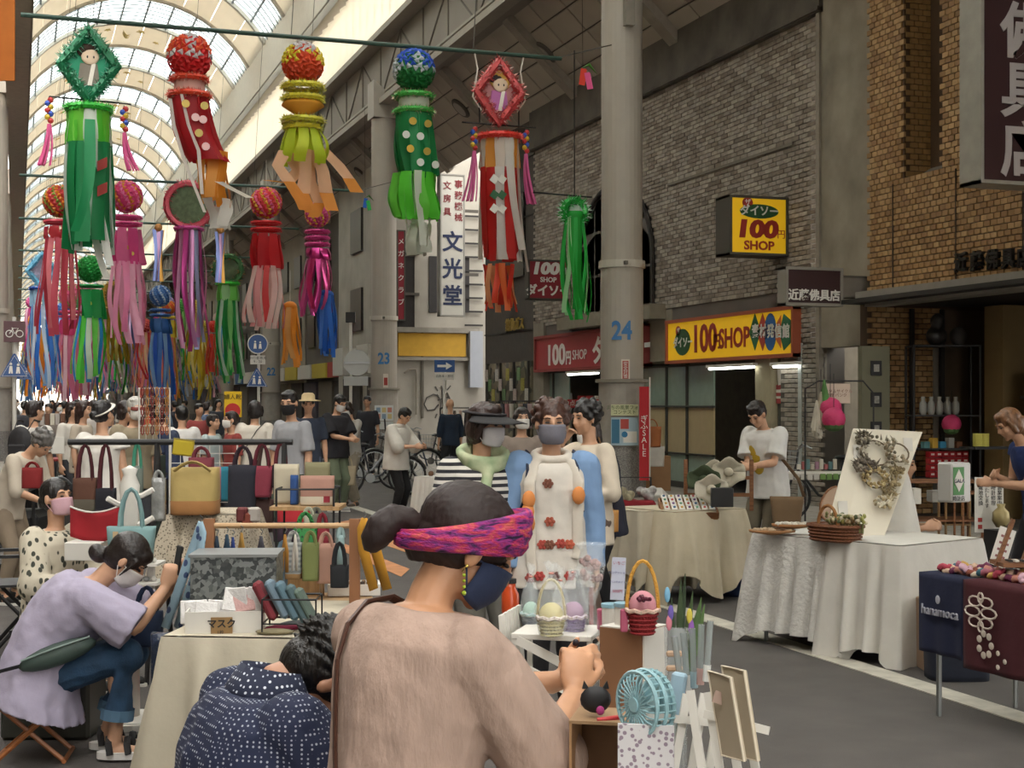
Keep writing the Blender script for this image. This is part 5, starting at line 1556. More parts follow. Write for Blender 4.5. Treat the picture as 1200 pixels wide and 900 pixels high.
# 3. woman in lavender shirt on a folding stool -----------------------------------------------------
lav = mat('a79fb4', rough=.9, noise=.08, bump=.3, bscale=30)
jean = mat('2c4a68', rough=.9, noise=.25, scale=12, bump=.3, bscale=120)
sb = g2(45, 6.5)
LW = person('woman in lavender shirt and rolled jeans on a folding stool holding a phone', sb, 98, 1.58, lean=(20, 40, 46, 46), yaw=-6, hip=.38, rh=(.06, .56, .76), lh=(-.05, .60, .78), re_=(.5, -.1, -1), le=(-.4, -.2, -1),
            rf=(.09, .34, .07), lf=(-.10, .28, .07), rk=(0, .3, 1), lk=(0, .3, 1), sm=lav, sleeve=1.0, hem=.16, flare=1.25, loose=.045, fat=1.1, tm=jean, tleg=1.66, tw=1.25, shoes=None, hair='none', hc='1f1714', mask='d8d4d0',
            vox=.009, curl=55, handdir=((.1, .5, .9), (0, .3, 1)), palm=((.6, -.5, 0), (-.8, -.2, 0)), hfold=.02)
i = LW; t = i['t']; hp = i['hp']; s = i['s']; RH = i['RH']
h = MB(); h.ball(hp((0, -.02, .034)), tuple(x * s for x in (.085, .1, .092)), 20, 14, rot=RH); h.ball(hp((0, -.035, -.01)), tuple(x * s for x in (.08, .075, .075)), 16, 12, rot=RH)
h.ball(hp((0, -.115, -.075)), tuple(x * s for x in (.04, .05, .04)), 12, 10, rot=RH); h.tube([hp((0, -.08, -.03)), hp((0, -.115, -.07))], .03, 8); h.ball(hp((0, .04, .07)), tuple(x * s for x in (.062, .045, .034)), 12, 10, rot=RH)
h.tube([hp((.07, .04, .05)), hp((.08, .035, -.01)), hp((.075, .03, -.06))], [.012, .009, .005], 6)
remesh(h.build('hair', mat('211714', rough=.4, noise=.3, scale=50, bump=.5, bscale=60), t), .006, 3)
for sd in (-1, 1):
    a_ = i['AN'][sd]; g = MB(); g.prism([(a_.x + .052 * math.cos(2 * math.pi * k / 16), a_.y + .06 + .135 * math.sin(2 * math.pi * k / 16), .012) for k in range(16)], (0, 0, .03))
    so = g.build('sandal', mat('d4d0cc', rough=.7, noise=0), t)
    for yo, zz in ((-.02, .075), (.06, .07), (.12, .05)):
        MB().tube([(a_.x - .052, a_.y + yo + .01, .035), (a_.x - .035, a_.y + yo, zz + .01), (a_.x, a_.y + yo, zz + .03), (a_.x + .035, a_.y + yo, zz + .01), (a_.x + .052, a_.y + yo + .01, .035)], .017, 6, flat=.5, up=(0, 0, 1)).build('sandal_strap', mat('1f1c1d'), so)
for sd in (-1, 1):
    e_ = i['KN'][sd].lerp(i['AN'][sd], .66); d_ = (i['AN'][sd] - i['KN'][sd]).normalized()
    MB().tube([e_ - d_ * .03, e_ + d_ * .02], .074, 12, cap=False).build('rolled_cuff', mat('5a7a94', rough=.9, noise=.15), t)
ph = (i['WR'][-1] + i['WR'][1]) / 2 + Vector((.0, .03, .10))
t2 = thing('smartphone', 'black smartphone held up by the woman in lavender', 'phone', wloc(i, ph), rot=(R(-10), 0, math.atan2(-1, .2)))
MB().box((0, 0, 0), (.075, .009, .15), bev=.004).build('case', BLACK, t2); MB().box((.02, .006, .055), (.025, .004, .025)).build('camera_bump', mat('3a3a3c', rough=.2, noise=0), t2)
# waist bag and strap
wp = wloc(i, (.22, .12, .50))
t2 = thing('waist_bag', 'dark green waist pouch at the hip of the lavender shirt', 'bag', wp, rot=(0, R(-18), math.atan2(-.35, 1) + .3))
MB().ball((0, 0, 0), (.17, .035, .05), 14, 8).build('pouch', mat('3a4a44', rough=.6), t2, smooth=True); MB().tube([(-.15, -.02, .03), (0, -.035, .035), (.15, -.02, .03)], .005, 5).build('zip', mat('7a8a84', noise=0), t2)
pts = [wloc(i, p) for p in ((.24, -.02, .46), (.2, -.16, .42), (.05, -.235, .45), (-.1, -.22, .5))]
single(MB().tube(pts, .012, 8, flat=.4), 'waist_strap', mat('1d1c20'), 'black strap of the waist pouch across the lavender shirt', 'strap')

# 4. seated woman with pink mask -----------------------------------------------------------------
leaf = mat('c2b9a6', rough=.9, pat='spots', two='3a3c34', ps=26, noise=.0, bump=.2, stretch=(1, 1, .6))
PM = person('seated woman with pink mask and pale shirt printed with dark leaves', g2(62, 8.3), 62, 1.56, lean=(0, 4, 2, -6), yaw=-4, hip=.40, rh=(.12, .30, .58), lh=(-.12, .30, .56), rf=(.1, .42, .07), lf=(-.12, .40, .07), rk=(0, .3, 1), lk=(0, .3, 1),
            sm=leaf, sleeve=1.6, hem=.05, loose=.03, trousers='2c2c30', hair='bun', hc='1c1614', mask='c8a0aa', vox=.009)
# 5. woman with black sun visor ---------------------------------------------------------------
def striped(): return mat('d0ccc4', pat='stripes', two='26262c', ps=9, rough=.9, noise=0)
VW = person('woman with wide black sun visor, white mask and striped top', g2(563, 7.2), 22, 1.55, lean=(0, 2, 6, 6), yaw=36, sm=striped(), sleeve=1.3, hem=.12, loose=.02, trousers='5a5750', hair='bob', hc='3a2722', mask='c9c6c8', vox=.009)
i = VW; hp = i['hp']
g = MB()
def vf(u, v):
    th = R(-105 + 210 * u); r = .088 + .13 * v * (math.cos(th * .85) ** .6 if abs(th) < 1.8 else 0)
    return hp((r * math.sin(th), -.015 + (r + .012) * math.cos(th), .055 - .02 * v - .015 * v * abs(math.sin(th))))
g.grid(vf, 20, 5)
vs_ = thing('sun_visor', 'wide black sun visor worn by the woman in the striped top', 'visor', wloc(i, i['HD'])); 
def wbuild(g, i, name, m, par, **k):
    g.v = [tuple(i['M'] @ Vector(p)) for p in g.v]; return g.build(name, m, par, world=True, **k)
wbuild(g, i, 'brim', mat('201e20', rough=.8), vs_, smooth=True, solid=.004)
g = MB(); g.tube([hp((.088 * math.sin(a), -.02 + .1 * math.cos(a), .062)) for a in [2 * math.pi * k / 24 for k in range(24)]], .02, 6, closed=True, flat=.35, up=(0, 0, 1)); wbuild(g, i, 'band', mat('262226', rough=.8), vs_, smooth=True)
g = MB()
for q in range(3): g.tube([wloc(i, i['N'] + Vector((.10 * math.cos(a) * (1 + .1 * q), .085 * math.sin(a) + .03, -.0 + .02 * q - .035 * math.sin(a)))) for a in [2 * math.pi * k / 16 for k in range(16)]], .023, 8, closed=True)
g.tube([wloc(i, i['N'] + Vector(v)) for v in ((.0, .11, -.03), (.03, .14, -.12), (.02, .15, -.2))], [.03, .03, .02], 8)
remesh(single(g, 'neck_scarf', mat('b9bf9c', noise=.15, scale=12, two='8aa07a', pat='wood', ps=12), 'pale green and beige scarf round the neck of the visor woman', 'scarf'), .01, 2)
# 6. woman in blue cardigan, embroidered blouse -------------------------------------------------------
BW = person('woman with short brown hair, grey mask, white embroidered blouse and blue cardigan', g2(646, 7.2), 4, 1.56, lean=(0, 0, 2, 4), shirt='d9d2c8', sleeve=.3, hem=.17, flare=1.12, loose=.015, trousers='1e1c1f', tw=1.2, hair='curly', hc='4a2c20', mask='77757f', vox=.009, fat=1.05)
i = BW; t = i['t']; sp = i['sp']; s = i['s']
card = cloth('7d9cc4')
g = MB()
for sd in (-1, 1):
    n = 10; secs = []
    for q, (a, b_) in ((-.2, (.2, .15)), (-.05, (.19, .145)), (.1, (.175, .14)), (.22, (.17, .135)), (.33, (.178, .142)), (.41, (.18, .122)), (.455, (.14, .1)), (.48, (.10, .09))):
        c, M = sp(max(q, 0)); c = c + Vector((0, 0, min(q, 0))) * s
        A0, A1 = (math.radians(52), math.radians(-95))
        outer = [c + M @ Vector((sd * a * s * math.cos(A0 + (A1 - A0) * k / n), b_ * s * math.sin(A0 + (A1 - A0) * k / n), 0)) for k in range(n + 1)]
        inner = [c + M @ Vector((sd * (a - .016) * s * math.cos(A0 + (A1 - A0) * k / n), (b_ - .016) * s * math.sin(A0 + (A1 - A0) * k / n), 0)) for k in range(n, -1, -1)]
        secs.append(outer + inner)
    g.loft(secs)
    g.tube([i['S'][sd], i['EL'][sd], i['WR'][sd]], [.092 * s, .07 * s, .05 * s], 12); g.ball(i['S'][sd], .094 * s, 10, 8)
remesh(g.build('cardigan', card, t), .008, 3, disp=.012, dscale=.08)
def on_chest(q, ang, out=.0, a=.20, b_=.142):
    c, M = sp(max(q, 0)); c = c + Vector((0, 0, min(q, 0))) * s
    return c + M @ Vector(((a + out) * s * math.cos(ang), (b_ + out) * s * math.sin(ang), 0))
for (q, A_, col_) in ((-.1, 1.2, 'a8403a'), (-.1, 1.57, '6a4a48'), (-.1, 1.95, 'a8403a'), (-.1, 2.25, '55524e'), (-.11, .95, '8a3a34'), (.055, 1.25, 'a8453a'), (.055, 1.45, '7a4a3a'), (.06, 1.75, 'a8453a'), (.055, 2.0, 'b85a40'), (.17, 1.45, 'a0503c'), (.36, 1.4, '7a4a3a')):
    c = on_chest(q, A_, .025, .18 if q < 0 else .16, .15 if q < 0 else .128); g = MB()
    for k in range(6): g.ball(c + Vector((.018 * math.cos(k * 1.05), .002, .016 * math.sin(k * 1.05))), (.01, .004, .01), 6, 5)
    g.ball(c + Vector((0, .006, 0)), (.01, .006, .01), 6, 5); g.build('embroidered_flower', mat(col_, noise=0), t)
g = MB(); g.tube([on_chest(-.02, .75 + 1.65 * k / 12, .0, .178, .142) for k in range(13)], .006, 5); g.tube([on_chest(-.035, .75 + 1.65 * k / 12, .0, .178, .143) for k in range(13)], .004, 5); g.build('embroidered_band', mat('a0706a', noise=0), t)
# scarf of the blue cardigan woman
g = MB(); N_ = i['N']
g.tube([wloc(i, N_ + Vector((.085 * math.cos(a), .08 * math.sin(a) + .01, .02 - .02 * math.sin(a)))) for a in [2 * math.pi * k / 16 for k in range(16)]], .023, 8, closed=True)
for sd in (-1, 1): g.tube([wloc(i, v) for v in (N_ + Vector((sd * .08, .07, 0)), on_chest(.36, 1.57 - sd * .62, .012), on_chest(.2, 1.57 - sd * .6, .014), on_chest(.02, 1.57 - sd * .58, .016), on_chest(-.12 if sd > 0 else -.02, 1.57 - sd * .5, .018))], [.028, .036, .034, .034, .03], 10, flat=.35, up=(0, 0, 1) if 0 else None)
sc_ = thing('long_scarf', 'long white scarf with orange flower patches worn over the blue cardigan', 'scarf', wloc(i, N_)); 
remesh(g.build('scarf_cloth', cloth('d8cfc2'), sc_, world=True), .009, 2)
for q, A_ in ((.28, 1.0), (.22, .98), (.16, 1.0), (.3, 2.12)):
    g = MB(); g.ball(wloc(i, on_chest(q, A_, .035)), (.035, .02, .045), 10, 6); g.build('orange_patch', mat('d98a4a', noise=.1), sc_, world=True, smooth=True)
for sd in (-1, 1):
    single(MB().tube([wloc(i, v) for v in (i['S'][sd] + Vector((-sd * .04, -.09, .02)), i['S'][sd] + Vector((-sd * .04, .0, .082)), i['S'][sd] + Vector((-sd * .035, .095, .0)), i['S'][sd] + Vector((-sd * .02, .10, -.14)), i['S'][sd] + Vector((sd * .01, .03, -.24)))], .016, 8, flat=.35), 'backpack_strap', mat('262c44'), 'navy backpack strap on the %s shoulder of the blue cardigan' % ('left-hand' if sd > 0 else 'right-hand'), 'strap')
# 7. woman with white cardigan behind
person('woman with curly black hair and cream cardigan holding a hand to her mouth', g2(693, 9.6), 305, 1.56, lean=(0, 2, 4, 8), rh=(.05, .2, 1.33), lh=(-.12, .2, .95), shirt='d8cbb8', sleeve=1.5, hem=.2, trousers='6a5a50', hair='curly', hc='1b1615', vox=.011)
# 8. woman in navy coat with mustard bag
i = person('woman in navy jacket and white mask standing with a mustard shoulder bag', g2(707, 10.6), 298, 1.45, lean=(6, 10, 18, 12), rh=(.15, .22, .72), lh=(-.18, .2, .75), shirt='1e2030', sleeve=1.5, hem=.18, loose=.03, flare=1.15, fat=1.1, trousers='1b1a1e', tw=1.3, hair='bob', hc='2a1d1b', mask='d8d4ce', vox=.011, hairscale=.95)
p = at(706, 598, 10.2); t = bag('shoulder_bag', 'mustard leather shoulder bag on the hip of the navy jacket', p, .23, .15, .09, mat('b07a34', rough=.5, noise=.06), -YAW, taper=.98)
MB().tube([(-.08, 0, .15), (0, 0, .17), (.08, 0, .15)], .008, 6).build('handle', mat('9a6a2c'), t); MB().tube([(.0, .0, .15), (.03, .05, .5), (-.02, .12, .66)], .006, 5).build('shoulder_strap', mat('6a4a2c'), t)
# 9. man in white T-shirt at the craft table
i = person('man with dark hair and white T-shirt with yellow print looking at his hands', g2(900, 13.2), 318, 1.6, lean=(6, 10, 26, 38), rh=(-.02, .34, 1.02), lh=(-.06, .38, 1.02), shirt='d6d4d0', sleeve=.8, hem=.14, loose=.03, trousers='6a6252', tw=1.2, hair='short', hc='241a17', vox=.010, curl=40)
g = MB()
for (q, A_, rr) in ((.32, 1.35, .05), (.25, 1.5, .045), (.15, 1.6, .055), (.2, 1.3, .03)):
    c, M = i['sp'](q); g.ball(c + M @ Vector((.19 * math.cos(A_), .146 * math.sin(A_), 0)), (rr, .014, rr * 1.2), 10, 6)
g.build('yellow_print', mat('b89a2a', noise=.2), i['t'])
p = at(922, 582, 12.9); t = bag('shoulder_bag', 'slouchy brown cloth shoulder bag worn by the man in white T-shirt', p, .3, .24, .14, cloth('7a6248'), -YAW - .2, taper=.8)
MB().tube([(.15, 0, .24), (.1, .0, .40), (-.08, .1, .62)], .02, 6, flat=.4).build('shoulder_strap', cloth('6f5840'), t)
# 10. person in cream hoodie
i = person('person in cream hoodie and black trousers looking down at a stall', g2(464, 19.4), 60, 1.5, lean=(2, 8, 20, 34), rh=(.1, .36, 1.0), lh=(-.1, .36, 1.0), shirt='cdc8be', sleeve=1.1, hem=.14, loose=.04, trousers='1a1a1c', hair='short', hc='17130f', vox=.012, shoes='222224')
g = MB(); c, M = i['sp'](.46); g.tube([c + M @ Vector((.1 * math.cos(a), .08 * math.sin(a) - .03, .01 + .02 * math.sin(a))) for a in [2 * math.pi * k / 12 for k in range(12)]], .035, 8, closed=True); g.build('hood', cloth('c6c1b7'), i['t'], smooth=True)
single(MB().tube([wloc(i, v) for v in ((.12, -.1, 1.36), (.0, -.17, 1.2), (-.16, -.14, 1.0), (-.2, -.1, .95))], .012, 6, flat=.4), 'shoulder_strap', BLACK, 'black bag strap across the back of the cream hoodie', 'strap')
bag('shoulder_bag', 'small black shoulder bag beside the cream hoodie', wloc(i, (-.24, -.06, 1.0)), .24, .22, .08, BLACK, .3)
# 11/12
person('person in black T-shirt and olive green trousers looking at a phone', g2(393, 21), 48, 1.66, lean=(0, 4, 12, 24), rh=(.06, .36, 1.06), lh=(-.06, .36, 1.06), shirt='201f24', sleeve=.9, hem=.12, loose=.04, trousers='66705a', tw=1.3, hair='short', hc='1c1714', mask='d0ccc8', vox=.012, shoes='a8a8a4')
person('person in grey top and beige trousers with a cloth bag beside the black T-shirt', g2(412, 21.9), 320, 1.56, lean=(0, 4, 14, 24), rh=(.06, .34, 1.0), lh=(-.06, .34, 1.0), shirt='a39f98', sleeve=.9, hem=.1, trousers='8f8676', tw=1.5, hair='bob', hc='2f201b', mask='d6d2cc', vox=.013, shoes='5a5048')
bag('tote_bag', 'small beige cloth bag hanging from the hands of the person in grey', at(406, 546, 21), .28, .28, .1, cloth('a89a80'), -YAW, .18)
# 13.. the crowd on the left: behind the clothes rail
def crowd(label, u, d, face, H, shirt, hair='short', hc='1c1614', mask=None, trousers='2f2f33', vox=.015, **k):
    return person(label, g2(u, d), face, H, shirt=shirt, hair=hair, hc=hc, mask=mask, trousers=trousers, vox=vox, **k)
crowd('tall man in grey T-shirt and black mask looking aside', 343, 14.2, 325, 1.66, '9d9da0', 'short', '1a1512', '1f1e20', '3c4a3a', vox=.011, lean=(0, 2, 6, 12), yaw=20, rh=(.2, .1, .78))
i = crowd('person in navy shirt wearing a straw hat', 361, 18.8, 10, 1.64, '2c3444', 'short', '1a1512', None, '4a5468', vox=.013, lean=(0, 2, 8, 14)); hp = i['hp']
t = thing('straw_hat', 'round straw hat worn above the navy shirt', 'hat', wloc(i, i['HD']))
g = MB(); g.lathe([(.165, 0), (.16, .008), (.09, .02), (.085, .08), (.06, .105), (.005, .11)], (0, 0, .04), 20); g.build('straw', mat('c9b288', rough=.8, noise=.15), t, smooth=True)
MB().lathe([(.089, .02), (.087, .045)], (0, 0, .04), 20, cap=False).build('hat_band', BLACK, t)
i = crowd('person with grey bobbed hair in cream top and black strap seen from behind', 298, 17, 178, 1.56, 'cdc5b8', 'bob', '2a2422', None, vox=.011, loose=.04)
single(MB().tube([wloc(i, v) for v in ((.13, .0, 1.36), (.06, -.14, 1.26), (-.1, -.175, 1.0), (-.17, -.1, .86))], .01, 6, flat=.4), 'shoulder_strap', BLACK, 'black strap crossing the cream top of the grey haired person', 'strap')
crowd('short person with white mask and dark hair facing left in the crowd', 274, 17, 300, 1.44, '8a3a34', 'short', '2a1a15', 'd9d3cc', vox=.012)
crowd('child sized person with dark hair and pale shirt facing right in the crowd', 247, 18, 70, 1.40, 'a8b4b4', 'short', '1f1613', None, vox=.012)
crowd('person with black hair and white T-shirt turned away behind the yellow pouch', 214, 17.5, 215, 1.50, 'd5d2ce', 'short', '14110f', None, vox=.012, loose=.03)
crowd('person in dark blue jacket bending behind the wire stand', 203, 16.6, 250, 1.5, '26304a', 'short', '14110f', None, vox=.014, lean=(10, 16, 30, 30))
i = crowd('old man with white hair, pink sunglasses and white mask in khaki shirt', 155, 14.2, 40, 1.60, '8d8069', 'short', 'c9c5bc', 'd9d4cc', vox=.011, loose=.03, lean=(2, 6, 6, 8))
hp = i['hp']; g = MB(); g.grid(lambda u, v: hp((.075 * math.sin(R(-75 + 150 * u)), .022 + .075 * math.cos(R(-75 + 150 * u)), .028 - .035 * v)), 10, 3)
gl = thing('sunglasses', 'rose tinted sunglasses worn by the old man', 'glasses', wloc(i, i['HD'])); wbuild(g, i, 'lens', mat('8a4a44', rough=.15, noise=0), gl, smooth=True, solid=.003)
i = crowd('woman in white sleeveless top with black hair bun and white headband', 118, 12, 168, 1.56, 'd8d3cb', 'bun', '191413', None, vox=.010, sleeve=.25, loose=.03, yaw=-20)
hp = i['hp']; g = MB(); g.tube([hp((.088 * math.cos(a), -.02 + .1 * math.sin(a), .035 + .055 * math.sin(a))) for a in [2 * math.pi * k / 24 for k in range(24)]], .017, 8, closed=True, flat=.35, up=(0, 0, 1)); g.build('headband', cloth('d6d0c6'), i['t'], smooth=True)
crowd('woman with dark brown hair and beige blouse in profile facing right', 95, 17.5, 80, 1.56, 'b8ab9a', 'long', '3a241e', None, vox=.013)
crowd('young woman with long dark hair and white blouse left of the beige blouse', 83, 19, 60, 1.55, 'd2ccc2', 'long', '2a1a17', None, vox=.014)
crowd('woman with glasses and straight dark hair leaning to the right', 137, 15.4, 80, 1.57, 'b9a898', 'bob', '2b1c18', None, vox=.012, lean=(4, 8, 16, 10))
i = crowd('woman in white shirt with a black backpack seen from behind', 38, 15.5, 165, 1.56, 'cfcbc4', 'short', '2a1d1a', None, '1c1b1e', vox=.011, loose=.03, yaw=-30)
bp = thing('backpack', 'black backpack on the back of the white shirt', 'bag', wloc(i, (0, -.22, .98)), i['t'].rotation_euler.z)
remesh(MB().ball((0, 0, .16), (.15, .08, .2), 12, 8).build('pack', mat('242225', rough=.7), bp), .012, 3); MB().box((0, -.07, .1), (.2, .05, .14), bev=.02).build('front_pocket', mat('2a282b'), bp)
for sd in (-1, 1): MB().tube([(sd * .08, 0, .3), (sd * .1, .1, .42), (sd * .1, .2, .4)], .015, 6, flat=.4).build('strap', BLACK, bp)
person('old woman with short grey hair and cream blouse bending over goods', g2(8, 11.5), 70, 1.45, lean=(22, 32, 44, 50), rh=(.1, .42, .82), lh=(-.1, .42, .82), shirt='bfb3a2', sleeve=1.2, hem=.1, trousers='8f7f6c', hair='curly', hc='6e6a66', vox=.012)
# 25.. middle distance
person('bald man in dark blue shirt standing by the lane corner', g2(528, 27.5), 200, 1.6, shirt='1c2a3c', trousers='2a2c30', hair='none', hc='2a2220', vox=.015, sleeve=1.5)
crowd('person in black cap and dark clothes beside pillar 23', 431, 30, 350, 1.66, '24242a', 'short', '151313', None, vox=.018)
crowd('person with black hair and mask at the jewellery stall behind the visor', 611, 13.6, 10, 1.50, '8d7f74', 'bob', '2a1f1c', 'd6d2cc', vox=.014)
# 23. person half hidden by the wreath board: knee and black dress, seated
person('seated person in black dress hidden behind the wreath board, one knee showing', g2(1046, 10.5), 60, 1.58, lean=(0, 4, 10, 10), hip=.5, rh=(.1, .25, .7), lh=(-.1, .25, .7), rf=(.12, .45, .075), lf=(-.1, .45, .075), rk=(0, .3, 1), lk=(0, .3, 1), shirt='1b191b', sleeve=.9, hem=.3, flare=1.5, trousers=None, skirt=None, hair='bob', hc='1b1513', vox=.013)
# 24. woman at the right edge with blue apron
person('person at the right picture edge in white shirt, blue vest and brown wavy hair', g2(1222, 10.6), 275, 1.56, lean=(14, 22, 30, 30), rh=(.0, .34, 1.05), lh=(-.02, .38, 1.0), shirt='24386e', sleeve=.2, hem=.1, trousers='222026', hair='long', hc='8a6040', vox=.011)
# small heads in the far crowd
fc = [(58, 26, '8a8078'), (66, 31, 'c8c2b8'), (74, 34, '4a4a58'), (110, 24, 'b8b0a8'), (178, 24, 'c04a3a'), (190, 29, '5a6a80'), (232, 24, 'a04a48'), (241, 33, '6a7a9a'), (28, 30, '3a3a40'), (49, 40, 'd0cac0'), (92, 40, '9a4a4a'), (124, 45, '3c4a5c'), (140, 38, 'd8d0c4'), (165, 44, '7a6a5a'), (205, 40, '2f2f38'), (218, 50, 'b8a890'), (62, 55, '3a4458'), (100, 60, 'c8b8b0'), (150, 58, '5a3a3a'), (34, 70, '444450'), (80, 75, 'a8a098'), (120, 80, '384048'), (255, 36, '2c3038'), (18, 50, '77706a')]
shade = {'8a8078': 'taupe', 'c8c2b8': 'cream', '4a4a58': 'slate', 'b8b0a8': 'pale grey', 'c04a3a': 'orange red', '5a6a80': 'steel blue', 'a04a48': 'dull red', '6a7a9a': 'light blue', '3a3a40': 'charcoal', 'd0cac0': 'off-white', '9a4a4a': 'brick red', '3c4a5c': 'dark blue', 'd8d0c4': 'ivory', '7a6a5a': 'brown', '2f2f38': 'black', 'b8a890': 'sand', '3a4458': 'indigo', 'c8b8b0': 'rose beige', '5a3a3a': 'maroon', '444450': 'dark grey', 'a8a098': 'light grey', '384048': 'blue black', '2c3038': 'very dark', '77706a': 'grey brown'}
fp = None
for k, (u, d, c) in enumerate(fc):
    lab = 'distant pedestrian in %s top among the far crowd down the arcade' % shade[c]
    person(lab, g2(u, d), (k * 67) % 360, 1.52 + .02 * (k % 6), shirt=c, trousers=['2a2a30', '55504a', '3a4658'][k % 3], hair=['short', 'bob', 'bun'][k % 3], hc=['1b1513', '2c1c18'][k % 2], mask='d8d4cc' if k % 2 else None, vox=.028, eyes=False)['t']['group'] = 'pedestrians in the distance'
# =============== market goods ===============
WOOD = mat('8a5c38', rough=.6, pat='wood', ps=8, two='6b4226', noise=0, stretch=(1, 1, 6))
LWOOD = mat('b08d62', rough=.6, pat='wood', ps=8, two='94734c', noise=0, stretch=(6, 1, 1))
WHT = mat('d6d2ca', rough=.5, noise=.04)
CARD = mat('9a7450', rough=.8, noise=.08)
def frame2(A, B):
    A, B = Vector(A), Vector(B); d = B - A
    return (A + B) / 2, math.atan2(d.y, d.x), math.hypot(d.x, d.y)
def drape(A, B, D, z, drop, m, label, name='tablecloth', flare=.10, nf=9, uneven=.0, seed=1, cat='tablecloth', top=True):
    """cloth over a table; A-B front edge"""
    c, rot, W = frame2(A, B); r_ = random.Random(seed)
    t = thing(name, label, cat, (c.x, c.y, z), rot)
    pts = []
    n1, n2 = 26, 12
    per = [(-W / 2 + W * k / n1, 0, 0, -1) for k in range(n1)] + [(W / 2, D * k / n2, 1, 0) for k in range(n2)] + [(W / 2 - W * k / n1, D, 0, 1) for k in range(n1)] + [(-W / 2, D - D * k / n2, -1, 0) for k in range(n2)]
    N_ = len(per); rings = []; ph = r_.uniform(0, 6)
    for f in (0, .04, .2, .4, .6, .8, 1.0):
        ring = []
        for k, (x, y, nx, ny) in enumerate(per):
            cx, cy = x / (W / 2), (y - D / 2) / (D / 2)
            cor = max(0, (abs(cx) * abs(cy)) ** 6)
            a = 2 * math.pi * nf * k / N_ * 2 + ph
            amp = (.035 * math.sin(a) + .02 * math.sin(a * 1.7 + 1) + flare) * f ** .8 + .008
            dr = drop * (1 + uneven * math.sin(k * .21 + seed) + .25 * cor)
            vx, vy = (cx if cor > .3 else nx), (cy if cor > .3 else ny)
            ring.append((x + vx * amp, y + vy * amp, .008 - dr * f))
        rings.append(ring)
    g = MB(); g.loft(rings, cap=False); nb = len(g.v)
    g.add([(x, y, .012) for x, y, a, b in per], [tuple(range(N_))])
    o = g.build('cloth', m, t, smooth=True)
    return t, c, rot, W
def table(A, B, D, z, label, m=WHT, leg=STEEL, th=.03, legr=.014):
    c, rot, W = frame2(A, B)
    t = thing('folding_table', label, 'table', (c.x, c.y, 0), rot)
    MB().box((0, D / 2, z - th / 2), (W - .01, D - .01, th), bev=.004).build('tabletop', m, t)
    for sx in (-1, 1):
        for y in (.05, D - .05): MB().cyl((sx * (W / 2 - .06), y, 0), (sx * (W / 2 - .06), y, z - th), legr, 8).build('leg', leg, t)
    return t
def local(c, rot, x, y, z=0):
    return Vector((c.x + x * math.cos(rot) - y * math.sin(rot), c.y + x * math.sin(rot) + y * math.cos(rot), z))
def bx(name, label, cat, p, d, m, rotz=-YAW, bev=.004, group=None, part='body', rot=None):
    t = thing(name, label, cat, p, rotz, group, rot)
    MB().box((0, 0, d[2] / 2), d, bev=bev).build(part, m, t)
    return t
clothw = cloth('d5d1c9', noise=.05); clothc = cloth('c5b9a0', noise=.08)
# ---- right table 1: cream cloth, accessories ----
A, B = at(750, 603, 11.5), at(872, 600, 11.9)
table(A, B, .6, .70, 'small table under the two cream cloths'); 
drape(A, B, .6, .71, .5, cloth('b9af9b'), 'grey cream cloth under the lighter one on the accessory table', flare=.05, seed=3)
drape(at(790, 603, 11.35), at(872, 600, 11.75), .62, .72, .55, clothc, 'lighter cream cloth hanging in points from the accessory table', flare=.09, uneven=.25, nf=5, seed=5)
t = thing('display_tray', 'open wooden tray of small card mounted accessories tilted toward the street', 'tray', at(806, 601, 11.7), -YAW, rot=(R(16), 0, -YAW))
MB().box((0, 0, .02), (.44, .34, .03)).build('tray_board', LWOOD, t)
mb = MB()
for s_ in (-1, 1): MB().box((s_ * .22, 0, .04), (.015, .34, .05)).build('side', WOOD, t); MB().box((0, s_ * .17, .04), (.44, .015, .05)).build('rail', WOOD, t)
for a in range(7):
    for b in range(4):
        c = thing('accessory_card', 'small pale card with a coloured accessory in the wooden tray', 'card', local(at(806, 601, 11.7), -YAW, -.18 + a * .06, -.12 + b * .085, at(0, 601, 11.7).z + .05 + b * .024), rot=(R(20), 0, -YAW), group='accessory cards in the wooden tray')
        MB().box((0, 0, 0), (.045, .065, .004)).build('card', WHT, c); MB().ball((0, .0, .008), (.012, .014, .008), 6, 4).build('trinket', mat(['b85a5a', '5a7a9a', 'c8a05a', '7a5a8a', '6a9a7a'][(a + b * 2) % 5], noise=0), c)
# hats on a wooden stand
p = at(842, 597, 11.9); t = thing('wooden_stand', 'small brown wooden display stand with crossbars behind the accessory tray', 'stand', p, -YAW)
for x in (-.27, .27): MB().box((x, 0, .2), (.03, .03, .42)).build('post', WOOD, t)
for z in (.12, .26): MB().box((0, 0, z), (.56, .02, .03)).build('rail', WOOD, t)
for k, (u, v, c_, lab) in enumerate(((836, 556, 'cfc7b4', 'cream fabric hat with flower hung on the wooden stand'), (853, 553, 'c6beaa', 'pale folded fabric hat at the top of the wooden stand'), (824, 562, '46523a', 'dark green leafy cloth hat on the stand'), (833, 573, 'd3cbb9', 'cream fabric rose below the hats'))):
    t = thing('fabric_hat', lab, 'hat', at(u, v, 11.75 - .03 * k), -YAW)
    g = MB(); g.grid(lambda a, b: ((.07 + .035 * b) * math.cos(2 * math.pi * a) * (.3 + b), -.05 * b + .02 * math.sin(6.28 * 3 * a) * b, (.065 + .02 * b) * math.sin(2 * math.pi * a) * (.3 + b) + .015 * math.sin(6.28 * 5 * a) * b), 28, 5)
    g.build('brim', cloth(c_), t, smooth=True, solid=.006); MB().ball((0, -.03, 0), (.04, .035, .038), 10, 8).build('crown', cloth(c_), t, smooth=True)
